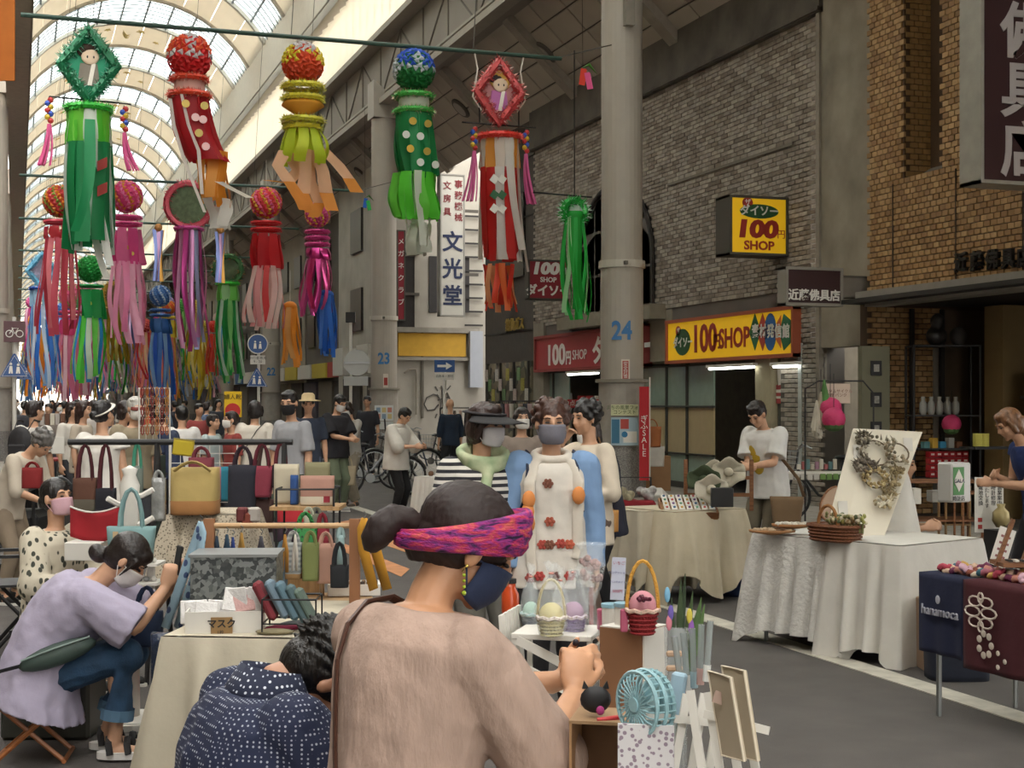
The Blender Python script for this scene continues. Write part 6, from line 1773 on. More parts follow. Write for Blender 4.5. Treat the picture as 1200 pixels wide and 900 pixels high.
bx('black_pouch', 'small black bag with a white bow standing on the accessory table', 'bag', at(846, 594, 11.4), (.17, .08, .15), BLACK)
# ---- right table 2: white cloths, basket and wreath board ----
A, B = gnd(884, 628, .7), gnd(1052, 645, .7); c2, r2, W2 = frame2(A, B)
table(A, B, .8, .70, 'table under the white embroidered cloth and wreath board')
drape(A, gnd(985, 638, .7), .8, .712, .62, cloth('cfccc6', bump=.9, bscale=38), 'white crinkled embroidered cloth on the left half of the wreath table', flare=.09, seed=7, nf=7)
drape(gnd(974, 638, .7), gnd(1056, 646, .7), .82, .722, .68, clothw, 'plain white sheet on the right half of the wreath table', flare=.06, seed=8, nf=5, uneven=.05)
# sheet-covered easel behind
t = thing('covered_stand', 'tall white sheet draped over a stand behind the wreath board', 'stand', gnd(1052, 752) + Vector((.12, .25, 0)), -YAW)
g = MB(); N_ = 24; rr = []
for f, z in ((0, 1.16), (.15, 1.05), (.5, .6), (.8, .25), (1, .03)):
    rr.append([((.09 + .24 * f + .025 * f * math.sin(5 * 6.28 * k / N_ + 1)) * math.cos(6.28 * k / N_), (.07 + .2 * f + .025 * f * math.sin(4 * 6.28 * k / N_)) * math.sin(6.28 * k / N_), z) for k in range(N_)])
g.loft(rr); g.build('sheet', clothw, t, smooth=True)
# board
P1, P2, P3, P4 = at(1000, 502, 9.9), at(1081, 506, 9.95), at(1032, 641, 9.3), at(965, 634, 9.35)
t = thing('wreath_board', 'cream foam board leaning back with dried wreaths pinned to it', 'board', (P3 + P4) / 2)
nrm = (P2 - P1).cross(P4 - P1).normalized(); nrm = -nrm if nrm.y > 0 else nrm
MB().prism([P1, P2, P3, P4], -nrm * .02).build('panel', mat('d8d0bf', noise=.03), t, world=True, fix=True)
def onb(u, v):
    a = (u - 1000) / 81; b = (v - 502) / 136
    a = (u - (1000 - 35 * b)) / 78
    return P1.lerp(P2, a).lerp(P4.lerp(P3, a), b)
def wreath(u, v, r, cols, label, kind='wreath', seed=0):
    r_ = random.Random(seed); r *= 1.25; w = thing('dried_wreath', label, 'wreath', onb(u, v) + nrm * .02)
    ex = (P2 - P1).normalized(); ey = nrm.cross(ex)
    gs = [MB() for _ in cols]
    if kind != 'bunch': MB().tube([ex * r * .8 * math.cos(a) + ey * r * .8 * math.sin(a) + nrm * .01 for a in [6.28 * k / 16 for k in range(16)]], .006, 5, closed=True).build('twig_ring', mat('6b5a44'), w)
    for k in range(46):
        if kind == 'wreath': a = 6.28 * k / 46 * 2; q = r * r_.uniform(.6, 1.05)
        elif kind == 'half': a = r_.uniform(1.6, 5.2); q = r * r_.uniform(.5, 1.05)
        else: a = r_.uniform(0, 6.28); q = r * r_.uniform(0, .8)
        p = ex * q * math.cos(a) + ey * q * math.sin(a) + nrm * r_.uniform(.01, .05)
        if k % 3: gs[k % len(cols)].ball(p, (.013, .013, .013), 6, 4)
        else: gs[k % len(cols)].tube([p, p + (ex * math.cos(a + .6) + ey * math.sin(a + .6)) * .035 + nrm * .02], [.008, .001], 4)
    for g, c_ in zip(gs, cols): g.build('dried_flowers', mat(c_, noise=.2), w, kind='stuff')
wreath(1024, 534, .10, ('8a8270', 'b5ab96', '6d6656'), 'large grey dried flower wreath at the top of the board', 'wreath', 1)
wreath(1050, 532, .075, ('c4bba6', '9a9078', 'a8967a'), 'pale half wreath with ribbon at the top right of the board', 'half', 2)
wreath(1008, 519, .035, ('5f584c', '8a8270'), 'tiny dark wreath at the top left corner of the board', 'wreath', 3)
wreath(1017, 551, .06, ('5b5148', '6f655a'), 'brown heart shaped dried wreath at middle left', 'bunch', 4)
wreath(1024, 566, .065, ('b39a6a', 'cdbb8c', '8f7a52'), 'golden dried wreath with a white bow at the board centre', 'wreath', 5)
wreath(1006, 552, .035, ('6a6054', '857a6c'), 'small brown wreath at the left edge of the board', 'wreath', 6)
for k, (u, v) in enumerate(((1049, 556), (1046, 570), (1042, 583))): wreath(u, v, .05, ('9a8a66', '7f6f50', 'b3a27c'), ['upper', 'middle', 'lower'][k] + ' part of the hanging dried grass swag right of centre', 'bunch', 8 + k)
wreath(1036, 595, .06, ('d6cbb0', 'b9a884', 'e0d8c4'), 'round cream dried flower bunch low on the board', 'bunch', 12)
for k, (u, v) in enumerate(((1062, 520), (1004, 532), (988, 600))):
    a = onb(u, v); t = thing('card', ['small white card with a hook at the top right of the board', 'small white card at the left of the board', 'clear packet card at the lower left of the board'][k], 'card', a + nrm * .014); MB().box((0, 0, 0), (.06, .006, .09), rot=(R(-14), 0, -YAW)).build('sheet', WHT, t)
# wicker basket of dried flowers
p = at(979, 634, 9.12); t = thing('flower_basket', 'brown wicker basket with hoop handle filled with dried flowers', 'basket', p, r2)
wick = mat('7b4a2c', rough=.7, noise=.2, scale=30, bump=.8, bscale=90)
g = MB(); 
def ov(a, z, rx_, ry_): return (rx_ * math.copysign(abs(math.cos(a)) ** .6, math.cos(a)), ry_ * math.copysign(abs(math.sin(a)) ** .6, math.sin(a)), z)
g.loft([[ov(6.283 * k / 28, z, .155 + .02 * z / .1, .10 + .01 * z / .1) for k in range(28)] for z in (0, .04, .08, .10)]); g.build('basket_body', wick, t, smooth=True)
for z in (.012, .032, .052, .072, .098): MB().tube([ov(6.283 * k / 28, z, .158 + .2 * z, .103 + .1 * z) for k in range(28)], .008 if z < .09 else .013, 5, closed=True).build('woven_row', wick, t)
MB().tube([(-.14 + .0 * k + .16 * (1 - math.cos(math.pi * k / 10)) / 2 * 1.0, 0, .09 + .13 * math.sin(math.pi * k / 10)) for k in range(11)], .011, 8).build('handle', mat('9a6a3c'), t)
for k in range(12):
    c_ = ['8a8a5a', 'd6c9a0', 'b9a070', '5f6a48', 'e0d6bc', 'a8a860'][k % 6]; x = -.07 + .024 * k
    b = thing('dried_bouquet', 'small bouquet of dried flowers bundled in the wicker basket', 'flowers', p + Vector((x * math.cos(r2) + .02, x * math.sin(r2), .12)), group='bouquets in the wicker basket')
    g = MB()
    for q in range(9): g.ball((rnd.uniform(-.025, .025), rnd.uniform(-.04, .02), rnd.uniform(0, .05)), .013, 6, 4)
    g.build('blossom', mat(c_, noise=.25), b, kind='stuff'); MB().tube([(0, 0, 0), (0, 0, -.06)], .008, 5).build('stems', mat('7a7a4a'), b)
for k, (u, v, w_, lab) in enumerate(((905, 627, .3, 'round flat dish of shells and trinkets on the white cloth'), (928, 620, .26, 'pale wooden boat dish with white cloth on the wreath table'))):
    t = thing('dish', lab, 'dish', at(u, v, 9.5), -YAW)
    MB().lathe([(.02, 0), (w_ * .5, .02), (w_ * .52, .035), (w_ * .48, .03)], seg=20, sy=.6).build('plate', mat('a8794f', noise=.1), t, smooth=True)
    g = MB()
    for q in range(24): g.ball((rnd.uniform(-.4, .4) * w_, rnd.uniform(-.22, .22) * w_, .035), (.018, .014, .012), 6, 4)
    g.build('trinkets', mat('c4ab8c' if k == 0 else 'd9d4c8', noise=.2), t, kind='stuff')
# ---- right table 3: navy and maroon cloths ----
A, B = gnd(1082, 672, .72), gnd(1235, 697, .72); c3, r3, W3 = frame2(A, B)
table(A, B, .6, .72, 'steel legged table at the right edge under navy and maroon cloths')
def hangcloth(u0, v0, u1, v1, z, drop, m, label, d0=None):
    a, b = gnd(u0, v0, z), gnd(u1, v1, z); c, r, w = frame2(a, b); t = thing('hanging_cloth', label, 'cloth', (c.x, c.y, z), r)
    g = MB(); g.grid(lambda x, y: (-w / 2 + w * x, (.5 if y < .3 else .5 - .5 * (y - .3) / .08) if y < .38 else -.02 - .012 * math.sin(x * 14) * (y - .38), .012 if y < .38 else .012 - drop * (y - .38) / .62), 24, 26)
    g.build('cloth', m, t, smooth=True, solid=.004); return t, w
t, w = hangcloth(1081, 672, 1133, 681, .72, .40, cloth('1e2440'), 'navy blue cloth with small pale lettering hanging from the right table')
text('hanamoca', .07, mat('a8a8b4', noise=0), t, (0.02, -.045, -.17), FY, world=False); MB().ball((.0, -.04, -.11), (.018, .006, .022), 8, 6).build('paw_print', mat('a8a8b4', noise=0), t)
t, w = hangcloth(1133, 681, 1232, 697, .725, .43, cloth('4a1a22'), 'maroon cloth with white flower applique hanging from the right table')
wf = mat('c4b8ac', noise=0)
for (x, z, r, n, fill) in ((-.13, -.13, .055, 8, 0), (-.1, -.28, .042, 7, 1), (0.0, -.34, .03, 3, 1)):
    for k in range(n):
        a = 6.283 * k / n; c = Vector((x + r * math.cos(a), -.045, z + r * 1.25 * math.sin(a)))
        if fill: MB().ball(c, (r * .42, .004, r * .42), 8, 6).build('petal', wf, t)
        else: MB().tube([c + Vector((r * .62 * math.cos(q) * abs(math.cos(a)) + r * .3 * math.cos(q), 0, r * .45 * math.sin(q))) for q in [6.283 * m_ / 10 for m_ in range(10)]], .005, 4, closed=True).build('petal_outline', wf, t)
scr_c = ['b8485a', 'd8b8a0', '7a3a5a', 'c88a7a', 'd0a8b8', '8a4a3a', 'e0d0b8', '4a7a8a', 'b06a7a', 'c8a05a']
for k in range(34):
    x = -W3 / 2 + .07 + (k % 17) * .04 + rnd.uniform(-.01, .01); y = .08 + .08 * (k // 17)
    if k % 17 > 16: continue
    p = local(c3, r3, x, y, .742 + rnd.uniform(0, .025)); t = thing('scrunchie', 'gathered fabric hair scrunchie in the row along the right table', 'scrunchie', p, group='scrunchies on the right table', rot=(rnd.uniform(-.6, .6), rnd.uniform(-.6, .6), 0))
    MB().tube([(.026 * math.cos(a), .026 * math.sin(a), .006 * math.sin(4 * a)) for a in [6.283 * q / 14 for q in range(14)]], [.013 + .004 * (q % 2) for q in range(14)], 6, closed=True).build('gathered_ring', cloth(scr_c[k % 10]), t, smooth=True)
p = at(1168, 668, 7.3); t = thing('price_card', 'white card with small drawings leaning in a black box on the right table', 'sign', p + Vector((0, 0, .02)), rot=(R(-8), R(20), -YAW)); MB().box((0, 0, .1), (.085, .006, .2)).build('card', WHT, t)
for k in range(8): MB().box((-.018 + .036 * (k % 2), -.004, .05 + .035 * (k // 2)), (.014, .002, .012)).build('drawing', mat('8a5a5a', noise=0), t)
t = bx('tray', 'black low box beside the leaning price card', 'tray', at(1156, 673, 7.5), (.26, .18, .03), BLACK)
p = at(1192, 660, 7.0); t = thing('wooden_rack', 'brown slanted wooden rack at the right picture edge on the table', 'rack', p, -YAW)
MB().box((0, 0, .0), (.2, .2, .02)).build('base', WOOD, t)
for k in range(2): MB().box((-.06 + .12 * k, 0, .1), (.018, .02, .24), rot=(0, R(20), 0)).build('post', WOOD, t)
for k in range(5): MB().box((-.06 + .03 * k, -.06, .02), (.018, .06, .008)).build('striped_slip', WHT if k % 2 else BLACK, t)
bx('cardboard_box', 'light brown box on the ground under the maroon cloth', 'box', gnd(1140, 800) + Vector((0, .4, 0)), (.1, .3, .42), mat('a88c74', noise=.1)); bag('duffel_bag', 'dark navy bag on the ground under the maroon cloth', gnd(1180, 812) + Vector((0, .45, .42)), .38, .42, .25, cloth('1c2130'), -YAW)
bag('blue_bag', 'dark blue bag on the ground beside the accessory table', gnd(868, 700) + Vector((0, .1, .25)), .22, .25, .16, cloth('24365a'), -YAW)

# ---- right pavement clutter ----
def chair_frame(name, label, cat, p, w, d, h, m, r=.012, shelf=(0,), rotz=-YAW, group=None, tm=None):
    t = thing(name, label, cat, p, rotz, group)
    for sx in (-1, 1):
        for sy in (-1, 1): MB().cyl((sx * w / 2, sy * d / 2, 0), (sx * w / 2, sy * d / 2, h), r, 6).build('leg', m, t)
    for z in shelf: MB().box((0, 0, z or h), (w + .03, d + .03, .02)).build('shelf', tm or m, t)
    return t
rack = chair_frame('shelf_rack', 'tall black metal shelf with vases and red boxes at the altar shop', 'shelf', (12.0, 16.9, 0), .9, .4, 2.35, BLACK, .018, (.55, .95, 1.4, 2.35))
red = mat('a8242c', rough=.4, noise=.05)
for a in range(6):
    for b in range(4):
        t = bx('red_packet', 'small red and white packet stacked on the black shelf', 'packet', (11.72 + a * .105, 16.78, .565 + b * .09), (.095, .1, .082), red, 0, group='red packets on the black shelf'); MB().box((0, -.052, .045), (.05, .004, .025)).build('label_patch', WHT, t)
for k in range(5):
    t = thing('glass_jar', 'clear glass jar on the middle of the black shelf', 'jar', (11.65 + k * .13, 16.85, 1.41), group='glass jars on the black shelf'); MB().lathe([(.04, 0), (.055, .06), (.05, .16), (.025, .2), (.03, .25)], seg=12).build('glass', mat('9a9a94', rough=.15, noise=0), t, smooth=True)
for k, c_ in enumerate(('5a8a8a', 'c8a040', '3a8ab0', 'b0b0a8', '8a5a40')): bx('small_box', 'small %s box on the lower black shelf above the red packets' % ['grey green', 'yellow', 'blue', 'pale', 'brown'][k], 'box', (11.65 + k * .13, 16.8, .96), (.09, .09, .09 + .05 * (k % 2)), mat(c_, noise=0), 0)
def pink_ball(u, v, d, lab):
    t = thing('paper_ball', lab, 'ornament', at(u, v, d)); g = MB(); g.ball((0, 0, 0), .13, 12, 8); g.build('paper', mat('c8386a', rough=.7, noise=.15, bump=.6), t, smooth=True); MB().ball((0, 0, -.07), (.11, .11, .07), 10, 6).build('green_base', mat('4a6a3a'), t); MB().tube([(0, 0, .12), (0, 0, .5)], .004, 4).build('thread', BLACK, t)
pink_ball(973, 479, 16.2, 'upper pink paper ball hanging beside the pale sign'); pink_ball(977, 491, 16, 'lower pink paper ball hanging above the bicycle'); pink_ball(1115, 497, 19.5, 'pink paper ball lantern standing by the red packets')
dv = thing('figurine', 'dark seated figurine on top of the black shelf', 'figurine', (11.9, 16.9, 2.37)); g = MB(); g.ball((0, 0, .12), (.16, .12, .14), 10, 8); g.ball((0, -.02, .32), (.1, .1, .11), 10, 8); remesh(g.build('body', mat('2a2624', rough=.4), dv), .02, 3)
dv = thing('figurine', 'second lighter grey figurine right of the dark one', 'figurine', (12.25, 16.9, 2.37)); MB().ball((0, 0, .12), (.12, .1, .13), 10, 8).build('body', mat('4a4642'), dv, smooth=True)
# altar display box, cream block, candles
t = bx('altar_cabinet', 'large black lacquered cabinet at the right edge of the shop', 'cabinet', (13.1, 15.2, 0), (.9, 1.6, 2.0), mat('17110f', rough=.25, noise=0), 0)
for z in (.85, 1.25, 1.65): MB().box((-.5, 0, z), (.16, 1.5, .03)).build('shelf', mat('4a4642', rough=.3, noise=0), t)
bx('pale_column', 'beige square column between the black shelf and the cabinet', 'column', (12.85, 16.6, 0), (.5, .4, 2.9), mat('8d7650', noise=.05), 0)
for k in range(2): 
    t = thing('candle_jar', ['yellow green candle jar on the dark ledge', 'second pale candle jar on the dark ledge'][k], 'candle', at(1146 + k * 7, 523, 17.0)); MB().lathe([(.06, 0), (.06, .15)], seg=12).build('jar', mat('a8a04a', noise=0), t); MB().box((.1, .05, -.02), (.5, .2, .03)).build('ledge', BLACK, t)
# desk, stools, box sign
desk = chair_frame('work_desk', 'brown wooden desk with shelf behind the wreath board', 'desk', gnd(1085, 640) , 1.1, .5, .72, WOOD, .02, (.3, .72)); 
for (u, v, w_, h_, c_, lab) in ((1100, 588, .2, .12, '8f8a84', 'grey metal box on the desk shelf'), (1072, 590, .08, .16, 'cfcac0', 'white pots on the desk shelf')): bx('desk_box', lab, 'box', at(u, v, 15.2), (w_, .2, h_), mat(c_, noise=.05))
t = bx('box_sign', 'white upright box sign with green diamond on a wooden stool', 'sign', at(1118, 588, 13.6), (.24, .2, .37), mat('c9c7c4', rough=.4, noise=.02), bev=.015, rotz=-YAW + .45)
MB().box((-.04, -.103, .2), (.13, .006, .26)).build('green_field', mat('5a8a5a', noise=0), t); MB().prism([(-.04, -.106, .10), (.02, -.106, .2), (-.04, -.106, .31), (-.10, -.106, .2)], (0, -.004, 0)).build('diamond', WHT, t, fix=True)
text('GALA', .05, nv, t, (-.04, -.114, .2), FY, world=False, ext=.001); text('時計店', .05, BLACK, t, (-.04, -.108, .035), FY, world=False, ext=.002)
chair_frame('stool', 'tall pale wooden stool carrying the white box sign', 'stool', gnd(1118, 640) + Vector((0, 0, 0)), .26, .26, .66, LWOOD, .014, (.25, .66))
chair_frame('wheeled_stand', 'brown wheeled stand right of the box sign', 'stand', gnd(1140, 645), .3, .3, .62, WOOD, .012, (.12, .62))
t = thing('paper_sign', 'tall white paper sign with vertical black writing and two red stamps', 'sign', at(1159, 624, 12.6), -YAW); MB().box((0, 0, .24), (.25, .01, .48)).build('sheet', WHT, t)
for k, s_ in enumerate(('営業案内', '時計修理', 'いたします', '電池交換')): text(s_, .045, BLACK, t, (.09 - k * .055, -.008, .32), FY, vertical=True, world=False, ext=.001)
for z in (.05, .11): MB().box((-.08, -.008, z), (.035, .004, .035)).build('red_stamp', mat('a83a34', noise=0), t)
t = thing('gold_pot', 'pale gold pot standing in front of the paper sign', 'pot', at(1173, 618, 12.4)); MB().lathe([(.04, 0), (.075, .06), (.07, .13), (.03, .17), (.04, .2)], seg=14).build('pot_body', mat('a8986a', metal=.3, rough=.4), t, smooth=True)
MB().box((0, 0, -.27), (.2, .2, .5)).build('pedestal', BLACK, t)
# sign board with photos beside the grey building
t = bx('photo_board', 'tall olive board with four small framed pictures', 'board', onx(1024, 470, 11.1) * 1.0 - Vector((0, 0, onx(1024, 470, 11.1).z)), (.42, .12, 2.35), mat('6f6c58', noise=.05), -.1)
for z in (2.05, 1.62, 1.22, .92):
    f_ = MB().box((0, -.065, z), (.16, .02, .2)).build('picture_frame', BLACK, t); MB().box((0, -.078, z), (.08, .008, .1)).build('picture', mat('a8a49c', noise=.3, scale=30), f_)
# bicycle builder
def bicycle(label, p, rotz, col='3a3c42', basket=True, group=None, s=1.0):
    t = thing('bicycle', label, 'bicycle', p, rotz, group)
    R_ = .31; bm_ = mat(col, rough=.35, noise=0)
    for x in (-.52, .52):
        w = MB().tube([(x + R_ * math.cos(a), 0, R_ + .02 + R_ * math.sin(a)) for a in [6.283 * k / 28 for k in range(28)]], .019, 6, closed=True).build('wheel', mat('1d1c1d'), t)
        g = MB(); g.tube([(x + (R_ - .03) * math.cos(a), 0, R_ + .02 + (R_ - .03) * math.sin(a)) for a in [6.283 * k / 20 for k in range(20)]], .009, 4, closed=True)
        for k in range(14): a = 6.283 * k / 14; g.tube([(x, 0, R_ + .02), (x + R_ * .93 * math.cos(a), 0, R_ + .02 + R_ * .93 * math.sin(a))], .002, 3)
        g.build('spokes', STEEL, w)
        MB().tube([(x + (R_ + .035) * math.cos(a), 0, R_ + .02 + (R_ + .035) * math.sin(a)) for a in [R(20 + 12 * k) for k in range(13)]], .022, 6, flat=.4).build('mudguard', metal('8f8f8c'), t)
    for P_, r_ in (([(.52, 0, .33), (.38, 0, .78), (.36, 0, .95)], .016), ([(.39, 0, .72), (.1, 0, .36), (-.1, 0, .30)], .02), ([(-.1, 0, .30), (-.22, 0, .82)], .018), ([(-.52, 0, .33), (-.1, 0, .30)], .012), ([(-.52, 0, .33), (-.2, 0, .68)], .012)):
        MB().tube(P_, r_, 6).build('frame_tube', bm_, t)
    MB().tube([(.2, -.28, .98), (.3, -.24, 1.02), (.36, -.06, .97), (.36, .06, .97), (.3, .24, 1.02), (.2, .28, .98)], .012, 6).build('handlebar', STEEL, t)
    MB().ball((-.24, 0, .86), (.13, .09, .035), 12, 6).build('saddle', BLACK, t, smooth=True)
    MB().cyl((-.1, -.03, .3), (-.1, .03, .3), .08, 12).build('crank', STEEL, t)
    if basket:
        g = MB()
        for z in (.7, .78, .86, .94): g.tube([(.5 + sx * (.12 + .03 * (z - .7) / .24), sy * (.15 + .03 * (z - .7) / .24), z) for sx, sy in ((-1, -1), (1, -1), (1, 1), (-1, 1))], .004, 4, closed=True)
        for k in range(6):
            for s_ in (-1, 1): y = .05 * k - .125; g.tube([(.5 + s_ * .12, y, .7), (.5 + s_ * .15, y * 1.2, .94)], .003, 3); g.tube([(.39 + .044 * k, s_ * .15, .7), (.36 + .055 * k, s_ * .18, .94)], .003, 3)
        g.build('front_basket', STEEL, t)
    return t
RW = -YAW
bicycle('nearest black bicycle parked left of the cream hoodie', gnd(441, 581), RW + .15); 
bicycle('silver bicycle parked behind the nearest black one', gnd(430, 574) , RW + .3, '7a7d82'); bicycle('dark bicycle with basket parked below pillar 23', gnd(470, 566), RW + .25, '2f3a4a')
bicycle('bicycle parked in front of pillar 23 facing left', gnd(436, 562) + Vector((0, 0, 0)), RW + 3.3, '55504a')
bicycle('old black bicycle loaded with bags behind the man in white T-shirt', gnd(968, 612), RW + 3.0, '2a2a2c')
bicycle('dark bicycle by the visor woman at the shop corner', gnd(500, 556), RW + 2.9, '2c2e34')
# items on the old bicycle
t = thing('goods_shelf', 'white and green slatted shelf of small goods standing over the old bicycle', 'shelf', at(958, 552, 17.0), RW)
MB().box((0, 0, -.02), (.75, .25, .03)).build('shelf_board', WHT, t)
for k in range(10): MB().box((-.34 + k * .075, -.13, -.06), (.06, .02, .07)).build('slat', mat('6a8a4a' if k > 4 else 'b9b5ac', noise=0), t)
for x in (-.35, .35): MB().cyl((x, 0, 0 - at(0, 552, 17).z), (x, 0, 0), .012, 6).build('leg', STEEL, t)
for k in range(9): 
    b = bx('small_ware', 'small ceramic or boxed ware on the slatted shelf', 'ware', at(936 + k * 5.3, 550, 16.95), (.04, .05, .06 + .03 * (k % 3)), mat(['cfc8bc', '9a5a5a', '5a7a7a', 'b8b0a0', 'a07a8a'][k % 5], noise=0), group='small wares on the slatted shelf')
t = thing('oval_mirror', 'oval wooden framed mirror leaning behind the wicker basket', 'mirror', at(975, 590, 12.4), rot=(R(-10), R(25), -YAW))
MB().lathe([(.09, 0), (.09, .01)], seg=20, sy=1.6).build('glass', mat('7a6450', rough=.35, metal=.5, noise=0), t).rotation_euler = (R(90), 0, 0); MB().tube([(.09 * math.cos(a), 0, .15 * math.sin(a)) for a in [6.283 * k / 20 for k in range(20)]], .012, 6, closed=True).build('frame', WOOD, t)
for s_ in (-1, 1): MB().tube([(s_ * .05, .1, -.5), (s_ * .03, 0, 0)], .01, 5).build('leg', WOOD, t)
t = thing('notice', 'pale hanging sign with brown handwriting above the bicycle', 'sign', at(980, 461, 16.3), RW); MB().box((0, 0, 0), (.31, .01, .22)).build('card', mat('cbb9a8', noise=.05), t)
text('レンタルサイクル\n修理 パンク', .045, mat('6a3a34', noise=0), t, (0, -.008, 0), FY, world=False, ext=.001)
MB().tube([(-.35, 0, -1.5), (-.35, 0, .05), (-.2, 0, .14), (.3, 0, .14), (.42, 0, 0), (.42, 0, -1.5)], .01, 5).build('wire_frame', BLACK, t)
for k, (u, v, c_, lab) in enumerate(((962, 480, 'b8ae9a', 'cluster of cream dried bunches hanging from the wire frame'), (957, 490, 'cfc8b8', 'rolled white cloth bunch hanging left of the paper balls'), (966, 466, '5a8a4a', 'green leafy bunch at the top of the wire frame'))):
    t = thing('hanging_bunch', lab, 'bunch', at(u, v, 16.2)); g = MB()
    for q in range(14): a = q * 2.4; g.tube([(0, 0, .2), (.06 * math.cos(a) * (q % 3) / 2, .06 * math.sin(a), -.1 - .01 * q)], [.01, .03], 6)
    g.build('strands', mat(c_, noise=.2), t, kind='stuff'); MB().tube([(0, 0, .2), (0, 0, .45)], .004, 4).build('string', BLACK, t)
# ---- in front of the shop by pillar 24 ----
t = thing('banner_flag', 'narrow red banner with white writing beside pillar 24', 'banner', at(755, 563, 23.2), RW - .3)
MB().box((0, 0, .75), (.16, .01, 1.5)).build('cloth', mat('b3242c', noise=.05), t); MB().tube([(.09, 0, 0), (.09, 0, 1.65)], .012, 5).build('rod', WHT, t); text('ぎふSALE', .13, WHITE, t, (0, -.012, .7), FY, vertical=True, world=False, ext=.001, line=.85)
t = chair_frame('goods_rack', 'wire rack hung with red and white leaflets left of pillar 24', 'rack', (10.4, 25.6, 0), .9, .3, 1.75, STEEL, .014, (.4,))
for a in range(5):
    for b in range(6):
        l = bx('leaflet', 'red and white printed leaflet packet hung on the wire rack', 'leaflet', (10.05 + a * .17, 25.42, .35 + b * .23), (.15, .02, .2), mat(['b03a40', 'c8b8ac', 'a83a3a', '8a4a50', 'd0c4b8'][(a * 2 + b) % 5], noise=.2, scale=30), 0, group='leaflet packets on the wire rack'); 
for (u0, v0, u1, v1, s_, lab) in ((665, 468, 690, 478, '2点100円', 'red price banner with white figures above the leaflet rack'), (691, 468, 702, 488, '新', 'small red price card right of the price banner')):
    a = ony(u0, v0, 25.3); b = ony(u1, v1, 25.3); t = bx('price_banner', lab, 'sign', ((a + b) / 2) - Vector((0, 0, (a.z - b.z) / 2)), (b.x - a.x, .02, a.z - b.z), mat('a8343a', noise=0), 0)
    text(s_, .12, WHITE, t, (0, -.015, (a.z - b.z) / 2), FY, world=False, ext=.001)
    MB().tube([(0, .02, -1.3), (0, .02, 0)], .01, 5).build('post', STEEL, t)
bx('red_notice', 'small red notice fixed to the shop glass left of pillar 24', 'notice', onx(644, 473, WX - .0), (.02, .28, .14), mat('b83034', noise=0), 0)
g = thing('bamboo_plant', 'tall dark green bamboo leaves in the shop window left of pillar 24', 'plant', (WX + .6, 25.9, 1.1)); q_ = MB()
for k in range(30): a = k * 2.4; q_.tube([(.1 * math.cos(a), .1 * math.sin(a), 0), (.2 * math.cos(a), .2 * math.sin(a), .5), (.5 * math.cos(a), .5 * math.sin(a), .8)], [.01, .03, .002], 4, flat=.2)
q_.build('leaves', mat('3d5a34', noise=.3), g, kind='stuff')
bx('cardboard_box', 'brown cardboard box with pink papers beside the red banner', 'box', onx(768, 575, 10.7), (.5, .4, .62), CARD)
bx('plastic_sack', 'white plastic sacks on the pavement behind the red trolley', 'sack', gnd(768, 588), (.4, .3, .22), WHT, bev=.1)
for k, (u, v, c_, lab) in enumerate(((764, 500, 'a8663c', 'brown cloth bag hanging beside the red banner'), (768, 523, 'c9c2b8', 'pale bag hanging below the brown one'))): bag('hanging_bag', lab, at(u, v, 24.4), .32, .34, .16, cloth(c_), RW, .15)
# red trolley
p = gnd(745, 640); t = thing('shopping_trolley', 'red wheeled shopping trolley behind the accessory table', 'trolley', p, RW)
remesh(MB().box((0, 0, .3), (.42, .26, .42), bev=.03).build('bag_body', cloth('8a1a24'), t), .015, 3, disp=.03); MB().box((0, -.135, .28), (.26, .02, .26), bev=.01).build('front_pocket', cloth('6f141e'), t)
MB().tube([(-.18, .1, .05), (-.18, .16, .75), (.18, .16, .75), (.18, .1, .05)], .012, 6).build('handle_frame', BLACK, t)
for x in (-.18, .18): MB().cyl((x - .02, 0, .06), (x + .02, 0, .06), .06, 12).build('wheel', BLACK, t)
for k, (dx, c_, lab) in enumerate(((-.12, 'b8ae90', 'leafy vegetables in clear bag on the red trolley'), (.12, 'c8c4c0', 'clear plastic bag of goods on the red trolley'))):
    b = thing('plastic_bag', lab, 'bag', p + Vector((dx, 0, .5))); g_ = MB()
    for q in range(10): g_.ball((rnd.uniform(-.08, .08), rnd.uniform(-.05, .05), rnd.uniform(0.03, .12)), .05, 8, 6)
    remesh(g_.build('contents', mat(c_, noise=.4, scale=20), b), .012, 2)
